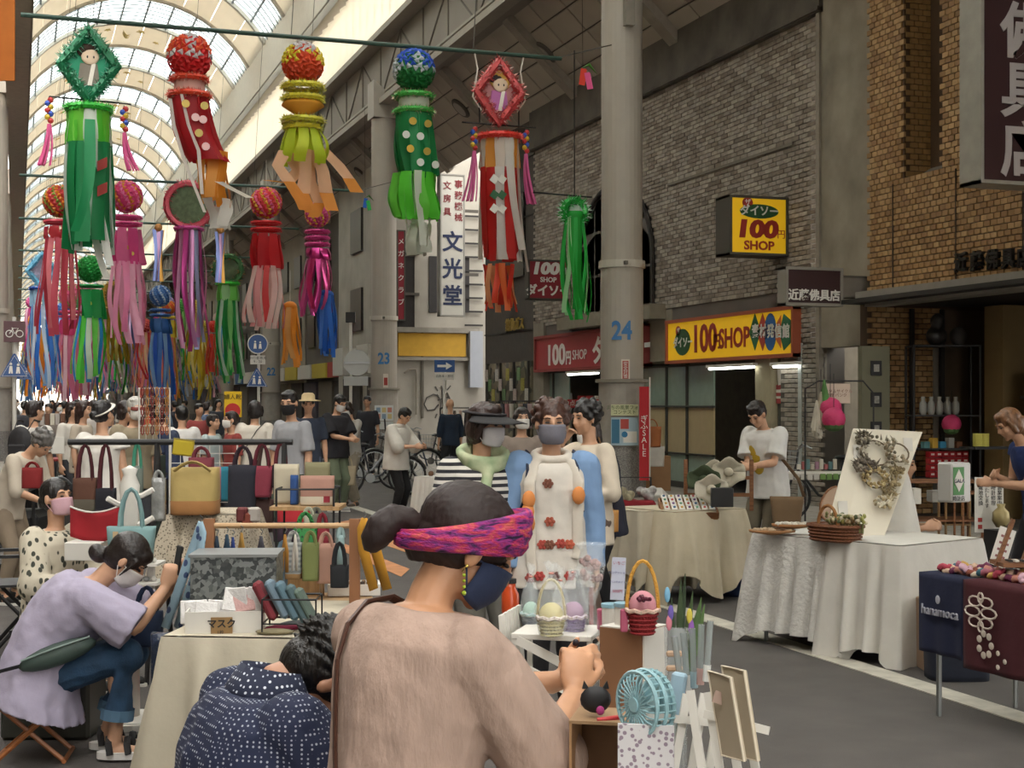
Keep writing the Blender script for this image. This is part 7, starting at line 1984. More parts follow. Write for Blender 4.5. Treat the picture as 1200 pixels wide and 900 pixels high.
# ---- stall of jewellery behind the hoodie, and rails of clothes ----
A, B = gnd(487, 560, .68), gnd(520, 562, .68)
table(A, B, .9, .68, 'small table with white cloth right of the cream hoodie', leg=WOOD, legr=.025); drape(A, B, .9, .69, .42, clothw, 'white cloth with triangular drop right of the cream hoodie', flare=.05, seed=12)
c_, r_, w_ = frame2(A, B)
for k in range(16): bx('trinket_pot', 'small dark or blue trinket pot on the white clothed table', 'pot', local(c_, r_, -.15 + .03 * k, .15 + .1 * (k % 5), .7), (.06, .06, .06 + .02 * (k % 3)), mat(['6a4a34', '3a4a6a', 'b8b4ac', '5a3a2a'][k % 4], noise=0), bev=.015, group='trinket pots on the white clothed table')
def cloth_rail(label, p, w, h, cols, rotz, gl):
    t = thing('clothes_rail', label, 'rack', p, rotz)
    for x in (-w / 2, w / 2): MB().cyl((x, 0, 0), (x, 0, h), .016, 6).build('post', BLACK, t); MB().box((x, 0, .01), (.04, .4, .02)).build('foot', BLACK, t)
    MB().cyl((-w / 2, 0, h), (w / 2, 0, h), .014, 6).build('rail', BLACK, t)
    n = len(cols)
    for k, c_ in enumerate(cols):
        x = -w / 2 + w * (k + .5) / n; q = thing('hanging_garment', gl, 'garment', Vector(p) + Vector((x * math.cos(rotz), x * math.sin(rotz), h - .62)), rotz, group='garments on ' + label)
        g = MB(); g.loft([[(.03 * math.cos(a) * (1 + f), (.16 - .04 * f + .01 * math.sin(5 * a)) * math.sin(a), .56 * (1 - f) + .0) for a in [6.283 * m_ / 12 for m_ in range(12)]] for f in (0, .15, .5, 1)]); g.build('fabric', cloth(c_), q, smooth=True); MB().tube([(0, 0, .55), (0, 0, .62)], .005, 4).build('hook', STEEL, q)
cloth_rail('the small rail of garments before the graffiti wall', gnd(487, 560) + Vector((1.4, 1.2, 0)), 1.0, 1.45, ['8a7a6a', 'c8bca8', '5a4a44', 'b89a8a', '3a3a3c', 'd0c8ba', '7a5a4a', 'a89a8a'], RW, 'muted garment hanging on the rail before the graffiti wall')
cloth_rail('the crowded rail at the dark shop window', (10.9, 31.3, 0), 1.6, 1.6, ['c8b4a8', '4a4a50', 'a87a7a', 'd0c8c0', '6a6a5a', 'b8a090', '3a3a44', 'c0a8a8', '8a8a7a', 'd8d0c4'], -1.2, 'garment hanging on the crowded rail at the dark shop window')
for k in range(12): bx('display_card', 'small merchandise card in the dark shop window', 'card', (WX - .12, 32.3 + k * .28, 1.6 + .25 * (k % 3)), (.02, .22, .3), mat(['c8c4ba', 'a8a04a', '6a8a5a', 'b8a8a0'][k % 4], noise=.2, scale=20), 0, group='cards in the dark shop window')
# ---- traffic signs ----
def sign_post(p, z, lab, m=WHT):
    t = thing('sign_post', lab, 'pole', (p[0], p[1], 0)); MB().cyl((0, 0, 0), (0, 0, z), .035, 10).build('pole', m, t); return t
sblue = mat('1d4a86', rough=.4, noise=0)
def road_sign(kind, u, v, d, r, lab):
    p = at(u, v, d); t = thing('road_sign', lab, 'sign', p, -math.atan2(p.x, p.y))
    if kind == 'round':
        MB().prism([(r * math.cos(6.283 * k / 24), 0, r * math.sin(6.283 * k / 24)) for k in range(24)], (0, .02, 0)).build('plate', sblue, t, fix=True); MB().tube([(r * math.cos(6.283 * k / 24), -.005, r * math.sin(6.283 * k / 24)) for k in range(24)], r * .06, 4, closed=True).build('rim', WHITE, t)
    elif kind == 'tri':
        MB().prism([(-r, 0, -r * .75), (r, 0, -r * .75), (r * .08, 0, r), (-r * .08, 0, r)], (0, .02, 0)).build('plate', sblue, t, fix=True)
        MB().tube([(-r * .88, -.005, -r * .68), (r * .88, -.005, -r * .68), (0, -.005, r * .85)], r * .03, 4, closed=True).build('rim', WHITE, t)
    elif kind == 'back':
        MB().prism([(r * math.cos(6.283 * k / 24), 0, r * math.sin(6.283 * k / 24)) for k in range(24)], (0, .02, 0)).build('plate', mat('a8a8a4', metal=.3, rough=.5, noise=.05), t, fix=True); MB().box((0, -.02, 0), (2 * r, .02, .05)).build('rib', STEEL, t)
    if kind in ('round', 'tri'):
        n = 2
        for s_ in (-1, 1):
            x = s_ * r * .26; h = r * (.55 if s_ < 0 else .42)
            MB().ball((x, -.015, h * .5 - r * .05), (r * .1, .006, r * .1), 8, 6).build('figure_head', WHITE, t); MB().prism([(x - r * .1, -.01, h * .5 - r * .2), (x + r * .1, -.01, h * .5 - r * .2), (x + r * .14, -.01, -r * .5), (x + r * .02, -.01, -r * .5), (x, -.01, -r * .3), (x - r * .04, -.01, -r * .5), (x - r * .16, -.01, -r * .5)], (0, -.006, 0)).build('figure_body', WHITE, t, fix=True)
    return t
dS = 33
road_sign('round', 302, 403, dS, .22, 'round blue sign with two white walking figures before pillar 22'); road_sign('tri', 301, 444, dS, .24, 'blue triangular crossing sign below the round blue sign')
t = bx('sign_plate', 'small white plate with black writing between the blue signs', 'sign', at(302, 427, dS), (.34, .02, .2), WHT, -math.atan2(at(302, 0, dS).x, at(302, 0, dS).y)); text('歩行者専用\n9 - 20', .08, BLACK, t, (0, -.016, .1), FY, world=False, ext=.001)
p = at(303, 470, dS + .1); sign_post((p.x, p.y), 3.0, 'white pole of the blue signs before pillar 22')
road_sign('tri', 17, 430, 24, .22, 'blue triangular crossing sign at the left picture edge'); p = at(17, 470, 24.1); sign_post((p.x, p.y), 3.0, 'grey pole of the signs at the left picture edge')
road_sign('tri', 28, 437, 33, .2, 'second blue triangular sign just behind the left one')
t = bx('sign_plate', 'dark red square sign with white bicycle at the left picture edge', 'sign', at(17, 401, 24), (.34, .02, .35), mat('4a1a22', rough=.4, noise=0), 0)
for x in (-.08, .08): MB().tube([(x + .055 * math.cos(6.283 * k / 14), -.016, .14 + .055 * math.sin(6.283 * k / 14)) for k in range(14)], .008, 4, closed=True).build('bicycle_wheel', WHITE, t)
MB().tube([(-.08, -.016, .14), (-.02, -.016, .23), (.06, -.016, .23), (.0, -.016, .14), (-.04, -.016, .24)], .007, 4).build('bicycle_frame', WHITE, t)
road_sign('back', 418, 425, 31, .28, 'back of a round grey road sign between pillars 22 and 23'); p = at(411, 470, 31.1); t = sign_post((p.x, p.y), 3.4, 'grey pole behind the round sign back'); bx('oblong_sign', 'grey back of an oblong sign under the round one', 'sign', at(417, 452, 31), (.52, .02, .2), mat('a8a8a4', rough=.5, noise=.05))
bx('signal_box', 'black box on top of the grey pole between pillars 22 and 23', 'box', at(411, 378, 31.1) , (.2, .15, .22), BLACK)
t = bx('arrow_sign', 'blue sign with white arrow pointing right before the graffiti wall', 'sign', at(521, 436, 30), (.42, .02, .25), sblue); MB().prism([(-.15, -.012, .1), (.03, -.012, .1), (.03, -.012, .05), (.16, -.012, .125), (.03, -.012, .2), (.03, -.012, .15), (-.15, -.012, .15)], (0, -.006, 0)).build('arrow', WHITE, t, fix=True)
t = bx('sign_plate', 'white plate with writing under the arrow sign', 'sign', at(521, 445, 30), (.4, .02, .14), WHT); text('自動車・原付', .06, BLACK, t, (0, -.014, .07), FY, world=False, ext=.001)
p = at(521, 470, 30.1); sign_post((p.x, p.y), 2.35, 'white pole carrying the arrow sign', WHT)
t = bx('promo_sign', 'yellow and red upright sign in the crowd before pillar 21', 'sign', at(273, 489, 22.5), (.27, .03, .4), mat('d8b01c', noise=0)); MB().lathe([(.12, 0), (.12, .01)], (0, 0, 0), 16).build('red_disc', mat('b8302c', noise=0), t).matrix_local = Matrix.Translation((0, -.017, .1)) @ Matrix.Rotation(R(90), 4, 'X'); text('婦人靴', .09, BLACK, t, (0, -.02, .31), FY, world=False, ext=.001)
MB().cyl((0, 0.02, -1.3), (0, .02, 0), .015, 6).build('post', STEEL, t)
t = bx('hanging_banner', 'orange cloth banner at the top left picture corner', 'banner', at(-8, 95, 14), (.42, .02, 1.2), mat('c8742a', noise=.1, trans=.3)); MB().cyl((-.25, 0, 1.22), (.25, 0, 1.22), .015, 6).build('rod', STEEL, t)
# =============== left stall ===============
def tote(label, u, v, d, wpx, hpx, col, handle=.14, **k):
    w, h = px(wpx, d), px(hpx, d)
    return bag(k.pop('name', 'tote_bag'), label, at(u, v, d), w, h, k.pop('dd', .11), cloth(col) if isinstance(col, str) else col, RW + k.pop('rz', 0), handle, taper=k.pop('taper', .94), **k)
# black garment rail
dR = 8.5
a_, b_ = at(80, 518, dR), at(343, 516, dR)
t = thing('garment_rail', 'long black garment rail carrying bags over the left stall', 'rack', ((a_ + b_) / 2).xy.to_3d(), RW)
L_ = (b_ - a_).length; zr = a_.z
MB().cyl((-L_ / 2, 0, zr), (L_ / 2, 0, zr), .018, 8).build('rail', BLACK, t)
for x in (-L_ / 2 + .52, L_ / 2 - .05):
    MB().tube([(x, 0, zr), (x + .02, -.32, 0)], .016, 6).build('leg', BLACK, t); MB().tube([(x, 0, zr), (x + .02, .32, 0)], .016, 6).build('leg', BLACK, t); MB().box((x + .01, -.16, .68), (.02, .36, .02)).build('stay', BLACK, t)
def hang_on_rail(label, u, v, wpx, hpx, col, hcol=None, **k):
    hd = (v - 518) * dR / FOC
    return tote(label, u, v, dR, wpx, hpx, col, hd, hm=cloth(hcol) if hcol else None, **k)
hang_on_rail('rust brown striped tote with long maroon handles at the left end of the rail', 100, 560, 28, 45, '5a3a2c', '4a1a22', band=(.45, '4a4438'))
hang_on_rail('black tote with a thin red stripe right of the rust brown one', 124, 572, 24, 34, '1a1a22', '4a1a22', band=(.3, '16161c'))
hang_on_rail('dark navy gathered bag hanging mid rail', 285, 545, 34, 68, '1d1d28', '2a1a24', dd=.2)
t = hang_on_rail('burgundy pleated handbag hanging near the right end of the rail', 307, 546, 28, 36, '7a2c3c', '5a1a28', taper=.75)
hang_on_rail('dark brown leather bag hanging under the burgundy one', 309, 585, 24, 38, '3a2420')
hang_on_rail('black bag with red trim at the right end of the rail', 329, 545, 20, 26, '2a1a20', '5a1a24')
tote('scarlet pouch bag below the beige pouches', 346, 590, 8.2, 44, 22, 'a8242c', 0)
tote('dark navy sack hanging low behind the iron shelf', 362, 592, 8.3, 26, 34, '1e2030', 0)
tote('dark purple bag low under the scarlet one', 340, 612, 8.1, 40, 22, '2c1a28', 0)
t = thing('zip_pouch', 'bright yellow zip pouch clipped on the black rail', 'pouch', at(214, 532, 8.3), rot=(0, R(7), RW)); MB().box((0, 0, .035), (.12, .02, .09), bev=.008).build('pouch', cloth('b8a42c'), t); MB().box((0, -.002, .082), (.12, .012, .008)).build('zip', mat('8a7a2c', noise=0), t)
hang_on_rail('grey green cloth scarf bag hanging beside the white post', 161, 546, 14, 34, '6a746c', '3f8a70', dd=.05)
# wire grid with small cloths
def wire_grid(label, u0, v0, u1, v1, d, m=WHT, step=.06):
    a, b = at(u0, v0, d), at(u1, v1, d); c = (a + b) / 2; w = (u1 - u0) * d / FOC; h = (v1 - v0) * d / FOC
    t = thing('wire_grid', label, 'rack', (c.x, c.y, 0), RW); zb = c.z - h / 2
    MB().tube([(-w / 2, 0, zb), (-w / 2, 0, zb + h), (w / 2, 0, zb + h), (w / 2, 0, zb)], .008, 5, closed=True).build('frame', m, t)
    g = MB()
    for k in range(1, int(w / step)): g.cyl((-w / 2 + k * step, 0, zb), (-w / 2 + k * step, 0, zb + h), .0025, 4)
    for k in range(1, int(h / step)): g.cyl((-w / 2, 0, zb + k * step), (w / 2, 0, zb + k * step), .0025, 4)
    g.build('wires', m, t, kind='stuff')
    for x in (-w / 2, w / 2): MB().cyl((x, .0, 0), (x, 0, zb), .01, 6).build('leg', m, t)
    return t, c, w, h
wire_grid('white wire grid behind the large beige and brown tote', 200, 518, 278, 600, 8.9)
t, c, w, h = wire_grid('white wire grid hung with red jewellery before the old man', 163, 455, 199, 515, 12.6)
for k in range(30):
    q = thing('necklace', 'small red or amber necklace hung on the jewellery grid', 'necklace', c + RGT * (-w / 2 + .03 + (k % 6) * w / 6.3) + Vector((0, -.02, -h / 2 + .05 + (k // 6) * h / 5.3)), RW, group='necklaces on the jewellery grid'); MB().tube([(.012 * math.cos(x), -.01, .03 + .04 * math.sin(x)) for x in [6.28 * i / 8 for i in range(8)]], .006, 4, closed=True).build('beads', mat(['7a2a24', '9a5a34', '5a1f20', 'a87a4a'][k % 4], noise=0), q)
for k, (u, c_, lab, w_) in enumerate(((255, 'b8788a', 'pink cloth strip hanging on the wire grid', 9), (264, '2f7f94', 'turquoise cloth strip hanging on the wire grid', 10), (273, '8a1f34', 'crimson spotted cloth strip hanging on the wire grid', 7))): tote(lab, u, 547, 8.75, w_, 40, c_, 0, name='cloth_strip', cat='cloth', dd=.03)
t = tote('large two tone tote of mustard canvas with brown base at stall centre', 229, 548, 7.9, 56, 54, 'a8925a', 0, dd=.24, band=(.3, '8a5f34'))
MB().tube([(-.1 + .2 * k / 8, -.08, .235 + .05 * math.sin(math.pi * k / 8)) for k in range(9)], .012, 6, flat=.5).build('handle', cloth('a8925a'), t)
t = tote('dark plum handbag strap lying over the mustard tote', 236, 536, 8.1, 30, 14, '6a2a34', .06, name='handbag')
# table behind + crocheted cloth stand
A, B = at(196, 605, 7.9), at(285, 605, 7.9); table(A, B, .5, at(0, 605, 7.9).z - .01, 'narrow table under the crocheted cloth')
lace = mat('b8ac98', rough=.9, pat='spots', two='6f675a', ps=75, noise=0, bump=.4)
drape(A, B, .5, at(0, 605, 7.9).z, .42, lace, 'cream crocheted lace cloth hanging in front of the mustard tote', flare=.09, nf=6, uneven=.2, seed=4)
for k, (u, v, c_, lab) in enumerate(((290, 618, '8a4434', 'brown wrapped packet on the lace table'), (298, 612, 'b8b0a8', 'clear wrapped packet on the lace table'), (284, 612, '6a2c2c', 'dark red purse on the lace table'))): bx('packet', lab, 'packet', at(u, v, 7.75), (.06, .05, .08), mat(c_, noise=.1), bev=.01)
# iron shelf with pouches
dS = 7.0
a_, b_ = at(323, 594, dS), at(399, 594, dS); zs = a_.z
t = thing('iron_shelf', 'black iron frame shelf with pale wooden board holding pouches', 'shelf', (((a_ + b_) / 2).x, ((a_ + b_) / 2).y, at(0, 716, 6.6).z), RW)
w = (b_ - a_).length; z1 = zs - t.location.z; zt = at(0, 572, dS).z - t.location.z
for x in (-w / 2 + .02, w / 2 - .02):
    for y in (-.1, .14): MB().cyl((x, y, 0), (x, y, zt), .006, 5).build('post', BLACK, t)
MB().box((0, .02, z1), (w + .02, .28, .018)).build('board', LWOOD, t)
for z in (zt, z1 * .55): MB().tube([(-w / 2 + .02, -.1, z), (w / 2 - .02, -.1, z), (w / 2 - .02, .14, z), (-w / 2 + .02, .14, z)], .005, 5, closed=True).build('rail', BLACK, t)
zz = zs + .012
def shelfbag(label, u, wpx, hpx, c_, band=None, y=0, **k):
    p = at(u, 594, dS + y); p.z = zz + px(hpx, dS); return bag('pouch', label, p, px(wpx, dS), px(hpx, dS), .07, cloth(c_), RW, None, taper=.99, cat='pouch', band=band, **k)
shelfbag('cream canvas pouch at the back left of the iron shelf', 336, 30, 46, 'b8ae98', y=.1)
shelfbag('khaki topped pouch behind the pink pouch', 372, 30, 48, '7f7a5c', y=.12)
shelfbag('blue striped roll between the pouches on the iron shelf', 345, 9, 34, '2a4a80', y=.02)
t = shelfbag('dusty pink leather pouch with cream base and small red tag', 372, 40, 34, 'a87f70', (.3, 'b8ac98'), y=-.04)
MB().box((.05, -.04, .03), (.03, .004, .03)).build('tag', mat('8a2434', noise=0), t)
# hanging cloth pouches under the shelf
def hp_(label, u, v, wpx, hpx, d, c_, ht=.06, **k): return tote(label, u, v, d, wpx, hpx, c_, ht, name='hanging_pouch', cat='pouch', dd=.07, **k)
hp_('grey striped pouch with white cord hanging below the shelf', 344, 636, 20, 42, 6.4, mat('7c7f80', pat='stripes', two='a0a2a0', ps=14, noise=0, stretch=(0, 0, 1) if 0 else (1, 1, 1)), band=(.15, '8a6a44'))
hp_('olive green pouch hanging below the shelf', 364, 636, 20, 44, 6.38, '727a48'); hp_('soft pink pouch hanging at the right below the shelf', 382, 637, 22, 46, 6.42, 'b38a7a')
hp_('green net pouch with white dots hanging under the shelf board', 358, 617, 28, 26, 6.7, mat('2a7a3c', pat='spots', two='123a1c', ps=60, noise=0), .07); hp_('red and navy pouch at the right under the shelf board', 378, 618, 16, 26, 6.72, '7a1f2c', .07)
hp_('grey blue pouch hanging at the left end below the shelf', 331, 648, 12, 40, 6.45, '5f7280'); hp_('pale teal knotted strap hanging right of the pink pouch', 399, 627, 9, 36, 6.3, '8aa0a0', .04, rz=.3)
hp_('black lacquer pouch with teal tassel right of the pink pouch', 398, 662, 22, 26, 6.2, '16181c', .1)
for k, (u, c_) in enumerate(((362, 'a8a894'), (371, '6a685a'))): hp_(['pale green grey pointed pouch above the net pouch', 'dark grey pointed pouch above the net pouch'][k], u, 602, 15, 16, 6.8, c_, .03, taper=.5)
# wooden rod with straps
dW = 6.3
a_, b_ = at(240, 619, dW), at(440, 613, dW); zt = at(0, 616, dW).z; zb = .72
t = thing('wooden_rod_stand', 'pale wooden rod on two posts hung with straps across the left stall', 'stand', (((a_ + b_) / 2).x, ((a_ + b_) / 2).y, zb), RW); w = (b_ - a_).length
MB().cyl((-w / 2, 0, zt - zb), (w / 2, 0, zt - zb), .012, 8).build('rod', mat('b8946a', rough=.5, noise=.05), t)
for x, dx in ((-w / 2 + .02, 0), (w / 2 - .09, 0)): MB().box((x, 0, (zt - zb) / 2), (.045, .03, zt - zb + .06)).build('post', mat('9a6a48', noise=.1), t)
def strap(label, u, v0, v1, wpx, c_, d=dW - .02, sw=0, cat='strap', name='hanging_strap', m=None):
    p = at(u, v0, d); L = px(v1 - v0, d); w = px(wpx, d)
    t = thing(name, label, cat, p, RW); g = MB()
    for s_ in (-1, 1): g.tube([(0, .0, .012), (s_ * w * .15, -.015 * s_, -.03), (s_ * w * .3 + sw * .3, -.02 * s_, -L * .4), (s_ * w * .3 + sw, -.02, -L)], [w * .2, w * .3, w * .36, w * .32], 8, flat=.4)
    g.build('fabric', m or cloth(c_), t, smooth=True); MB().tube([(0, 0, .02), (.008, 0, .035), (0, -.01, .045)], .003, 4).build('hook', STEEL, t); return t
for (u, v0, v1, w_, c_, lab) in ((254, 632, 672, 12, '1f3040', 'dark navy strap at the left of the wooden rod'), (266, 630, 670, 12, '2c4456', 'slate blue strap second on the wooden rod'), (273, 633, 672, 10, '1f3470', 'royal blue strap hung on the wooden rod'), (283, 628, 672, 11, '9a7434', 'ochre strap hung on the wooden rod'), (306, 632, 672, 13, '3c3a42', 'charcoal strap hung alone in the rod middle'), (334, 630, 670, 10, 'a0702c', 'mustard strap under a pink bow on the rod'), (346, 630, 668, 8, 'c4beb4', 'white strap with brown end on the rod')): strap(lab, u, v0, v1, w_, c_)
strap('pale blue indigo patterned cloth hanging from the left post', 235, 616, 735, 24, '', d=6.2, sw=-.12, name='hanging_cloth', cat='cloth', m=mat('8aa4b4', pat='spots', two='34456a', ps=22, noise=0))
strap('golden yellow cloth knotted on the right post of the rod', 427, 612, 690, 26, 'c08a28', d=6.15, sw=.07, name='hanging_cloth', cat='cloth')
# ---- tables of the left stall ----
A, B = gnd(192, 752, .7), gnd(355, 755, .7); cL, rL, wL = frame2(A, B)
ZT = .7; table(A, B, 1.0, ZT, 'table under the beige cloth of the left stall')
drape(A, B, 1.0, ZT + .012, .48, mat('bfb6a2', rough=.9, noise=.06, bump=.3, bscale=18), 'plain beige cloth falling in soft folds over the front table', flare=.07, nf=4, uneven=.12, seed=9)
A2, B2 = gnd(330, 716, .72), gnd(452, 712, .72); table(A2, B2, .55, .72, 'pale wooden side table right of the pouch shelf', m=mat('b08f68', pat='wood', ps=6, two='967650', noise=0))
# galvanised box
galv = mat('4a4e50', rough=.35, metal=.6, pat='cells', two='8a8f90', ps=60, noise=0)
p = (at(224, 736, 5.9) + at(324, 733, 6.0)) / 2; p.z = ZT + .025
t = thing('metal_box', 'large mottled galvanised metal box on the beige cloth', 'box', p, RW + .05); w = px(100, 5.95)
MB().box((0, .1, .12), (w, .26, .24), bev=.004).build('box_body', galv, t); MB().box((0, .1, .243), (w + .012, .272, .012)).build('lid', mat('8a8c8c', rough=.4, metal=.3, noise=.1), t)
# white mask box with packs
p = at(265, 752, 5.55); p.z = ZT + .02
t = thing('display_box', 'long shallow white box holding packed masks', 'box', p, RW + .08)
w, h, dd = px(87, 5.55), .085, .15
MB().box((0, 0, .004), (w, dd, .008)).build('bottom', WHT, t)
for s_ in (-1, 1): MB().box((0, s_ * dd / 2, h / 2), (w, .006, h)).build('side', WHT, t); MB().box((s_ * w / 2, 0, h / 2), (.006, dd, h)).build('end', WHT, t)
for k in range(13):
    x = -w / 2 + .02 + k * w / 13.5
    q = thing('mask_pack', 'white folded mask in a glossy clear pack standing in the white box', 'pack', p + Vector((x, -x * .3 + rnd.uniform(-.02, .03), .03 + (.05 if k > 6 else .0))), rot=(R(rnd.uniform(-25, 5)), R(rnd.uniform(-12, 12)), RW + rnd.uniform(-.3, .3)), group='mask packs in the white box')
    MB().box((0, 0, .04), (.085, .008, .09), bev=.003).build('pack', mat('d5d2d0' if k != 9 else 'd0a8a4', rough=.15, noise=.05, bump=.6, bscale=50), q)
t = thing('label_card', 'brown card with black brush writing for masks on the white box', 'sign', p + Vector((.0, -.0, .0)) + FWD * -.085 + Vector((0, 0, -.01)), RW + .08)
MB().box((0, 0, .04), (px(25, 5.5), .005, px(22, 5.5)), bev=.001).build('card', mat('94754c', noise=.1), t); text('マスク', .036, BLACK, t, (0, -.004, .05), FY, world=False, ext=.0005, bold=.001); text('1枚', .018, BLACK, t, (-.004, -.004, .018), FY, world=False, ext=.0005)
# wire holder with slippers / cloths
for k, (u, v, c_, lab) in enumerate(((320, 700, '7a2c34', 'dark red folded cloth in the wire holder'), (334, 698, '6f8290', 'pale blue folded cloth in the wire holder'), (346, 700, '5a7480', 'teal folded cloth in the wire holder'), (358, 704, '4f6468', 'grey green folded cloth in the wire holder'), (368, 708, '5a6a60', 'olive grey folded cloth at the right of the holder'))):
    q = thing('folded_cloth', lab, 'cloth', at(u, v + 20, 5.5), rot=(0, R(-28), RW)); MB().box((0, 0, .06), (.03, .1, .16), bev=.012).build('fabric', cloth(c_), q)
t = thing('wire_holder', 'black wire holder around the folded cloths', 'rack', at(342, 728, 5.45), RW)
for z in (.0, .09): MB().tube([(-.1, -.07, z), (.1, -.07, z), (.1, .1, z), (-.1, .1, z)], .004, 4, closed=True).build('ring', BLACK, t)
for k in range(4): MB().cyl((-.1 + .2 * (k % 2), -.07 + .17 * (k // 2), -.03), (-.1 + .2 * (k % 2), -.07 + .17 * (k // 2), .09), .004, 4).build('post', BLACK, t)
for k, (u, v, c_, lab) in enumerate(((322, 744, '8a8064', 'flat khaki pouch lying before the galvanised box'), (332, 738, 'a83a5a', 'flat pink pouch lying before the folded cloths'), (345, 738, '3a3c3e', 'flat dark pouch lying under the holder'))):
    q = thing('flat_pouch', lab, 'pouch', at(u, v, 5.45 + .1 * k), RW + .4 * k); q.location.z = ZT + .022 + .0 * k; MB().ball((0, 0, .012), (.075, .035, .012), 12, 6).build('pouch', cloth(c_), q, smooth=True)
# tray of trinkets and small crate on wooden table
p = at(415, 702, 6.6); p.z = .725; t = thing('trinket_tray', 'white wooden tray of dark trinkets on the pale side table', 'tray', p, RW + .1); w = px(58, 6.6)
MB().box((0, 0, .006), (w, .16, .012)).build('bottom', WHT, t)
for s_ in (-1, 1): MB().box((0, s_ * .08, .025), (w, .01, .05)).build('side', WHT, t); MB().box((s_ * w / 2, 0, .025), (.01, .16, .05)).build('end', WHT, t)
for k in range(16): q = bx('trinket', 'small brown trinket standing in the white tray', 'trinket', p + RGT * (-w * .42 + w * .84 * (k % 8) / 7) + FWD * (-.03 + .06 * (k // 8)) + Vector((0, 0, .014)), (.018, .012, .045), mat(['5a4434', '7a6048', '3a2c24'][k % 3], noise=0), group='trinkets in the white tray')
t = bx('wooden_crate', 'open gold brown display crate under the pouches', 'crate', at(352, 716, 6.5) , (.2, .14, .04), WOOD); MB().box((0, .06, .09), (.2, .01, .1)).build('back_panel', LWOOD, t); MB().box((.09, 0, .09), (.01, .14, .1)).build('side_panel', LWOOD, t)
# under the table
bag('red_bag', 'red plastic bag and bowl under the beige cloth table', gnd(225, 880) + Vector((0, .6, .3)), .22, .22, .18, mat('b01c24', rough=.4, noise=.05), RW, .06); bag('plastic_wrapped_bag', 'dark navy item in clear plastic left of the beige cloth', at(200, 742, 5.9), .16, .36, .12, mat('232c40', rough=.25, noise=.2, bump=.6), RW)
t = tote('dark denim bag with small studs hanging behind the lavender woman', 172, 716, 6.6, 38, 40, '1c2a44', .12)
bx('plastic_stand', 'white plastic stand base on the ground beside the lavender woman', 'stand', gnd(190, 850), (.35, .25, .04), WHT)
# white post stand with teal tote, clear trays
p = at(152, 640, 7.2); t = thing('post_stand', 'white turned post stand with side hooks', 'stand', (p.x, p.y, 0)); zt = at(0, 545, 7.2).z
MB().lathe([(.05, 0), (.045, zt - .15), (.05, zt - .1), (.03, zt - .05), (.04, zt - .02), (.0, zt)], seg=12).build('post', WHT, t, smooth=True)
for z, s_ in ((zt - .16, 1), (zt - .2, -1), (zt - .3, 1)): MB().tube([(0, 0, z), (s_ * .06, -.03, z + .01), (s_ * .11, -.05, z + .04)], .014, 6).build('hook', WHT, t); 
MB().lathe([(.2, 0), (.2, .03)], seg=20).build('base', WHT, t)
t = tote('pale teal canvas tote with paper tag hanging on the white post', 154, 617, 6.95, 58, 34, '7a9a9a', .19, taper=.85, hw=.45); MB().box((-.06, -.06, .1), (.025, .003, .04)).build('tag', mat('b8a07a', noise=0), t)
for k in range(3):
    q = thing('clear_tray', 'white tiered tray of small wares behind the lavender woman', 'tray', at(165, 660 + 22 * k, 7.0), RW, group='tiered trays behind the lavender woman'); MB().box((0, 0, 0), (.2, .18, .012)).build('plate', WHT, q); MB().cyl((.05, 0, -.09), (.05, 0, 0), .02, 8).build('pillar', WHT, q)
    for m_ in range(5): MB().ball((-.07 + .035 * m_, -.03, .018), (.016, .014, .014), 6, 4).build('ware', mat(['8a8a8a', 'd0ccc4', '5a5a60'][m_ % 3], noise=0), q)
tote('clear bag with bunch of pale flowers hanging by the post', 186, 560, 7.5, 16, 50, mat('8e8f8c', rough=.15, noise=.3, scale=14, bump=.6), .05, name='plastic_bag', dd=.08)
# red-covered and dark tables
A, B = at(104, 634, 7.9), at(146, 634, 7.9); bx('covered_box', 'dark olive cloth covered shelf behind the hanging totes', 'shelf', gnd(160, 640) , (.55, .4, 1.0), cloth('2c3a30'))
t = thing('red_sheet', 'red sheet with pale edge hung in a curve behind the pink mask woman', 'cloth', at(112, 612, 8.0), RW); g = MB(); g.grid(lambda x, y: (-.14 + .33 * x, .02 * math.sin(8 * x), .05 + .05 * (2 * x - .8) ** 2 - .16 * y), 12, 6); g.build('cloth', cloth('9a1c26'), t, smooth=True, solid=.006); MB().tube([(-.14 + .33 * x / 8, 0, .055 + .05 * (x / 4 - .8) ** 2) for x in range(9)], .006, 5).build('edge', WHT, t)
bx('white_table_box', 'pale box of papers on a low table beside the pink mask woman', 'box', at(103, 655, 8.0), (.2, .2, .1), WHT); bx('low_table', 'low dark table under the pale box', 'table', gnd(105, 660) , (.45, .3, .62), mat('3a3634', noise=.05))
# stroller
p = gnd(5, 690); t = thing('stroller', 'black pushchair with grey canopy at the left picture edge', 'stroller', p, RW)
g = MB(); g.grid(lambda x, y: (.42 - .62 * x + .05 * y, -.15 + .5 * y, .70 - .05 * x + .26 * math.sin(min(1, 1.15 * (1 - x)) * 1.9) * (1 - .3 * (2 * y - 1) ** 2)), 14, 8); g.build('canopy', cloth('8a9094'), t, smooth=True, solid=.01)
MB().box((0, .1, .52), (.62, .42, .3), bev=.06).build('seat_shell', mat('1c1b1d', rough=.7), t)
for s_ in (-1, 1):
    MB().tube([(.28, s_ * .2 + .1, .75), (.3, s_ * .2 + .1, .2), (.28, s_ * .2 + .1, .1)], .016, 6).build('frame_leg', BLACK, t); MB().tube([(-.3, s_ * .2 + .1, .6), (.25, s_ * .2 + .1, .18)], .014, 6).build('frame_leg', BLACK, t)
    for x in (.28, -.12): MB().cyl((x, s_ * .24 + .08, .09), (x, s_ * .24 + .12, .09), .09, 14).build('wheel', BLACK, t)
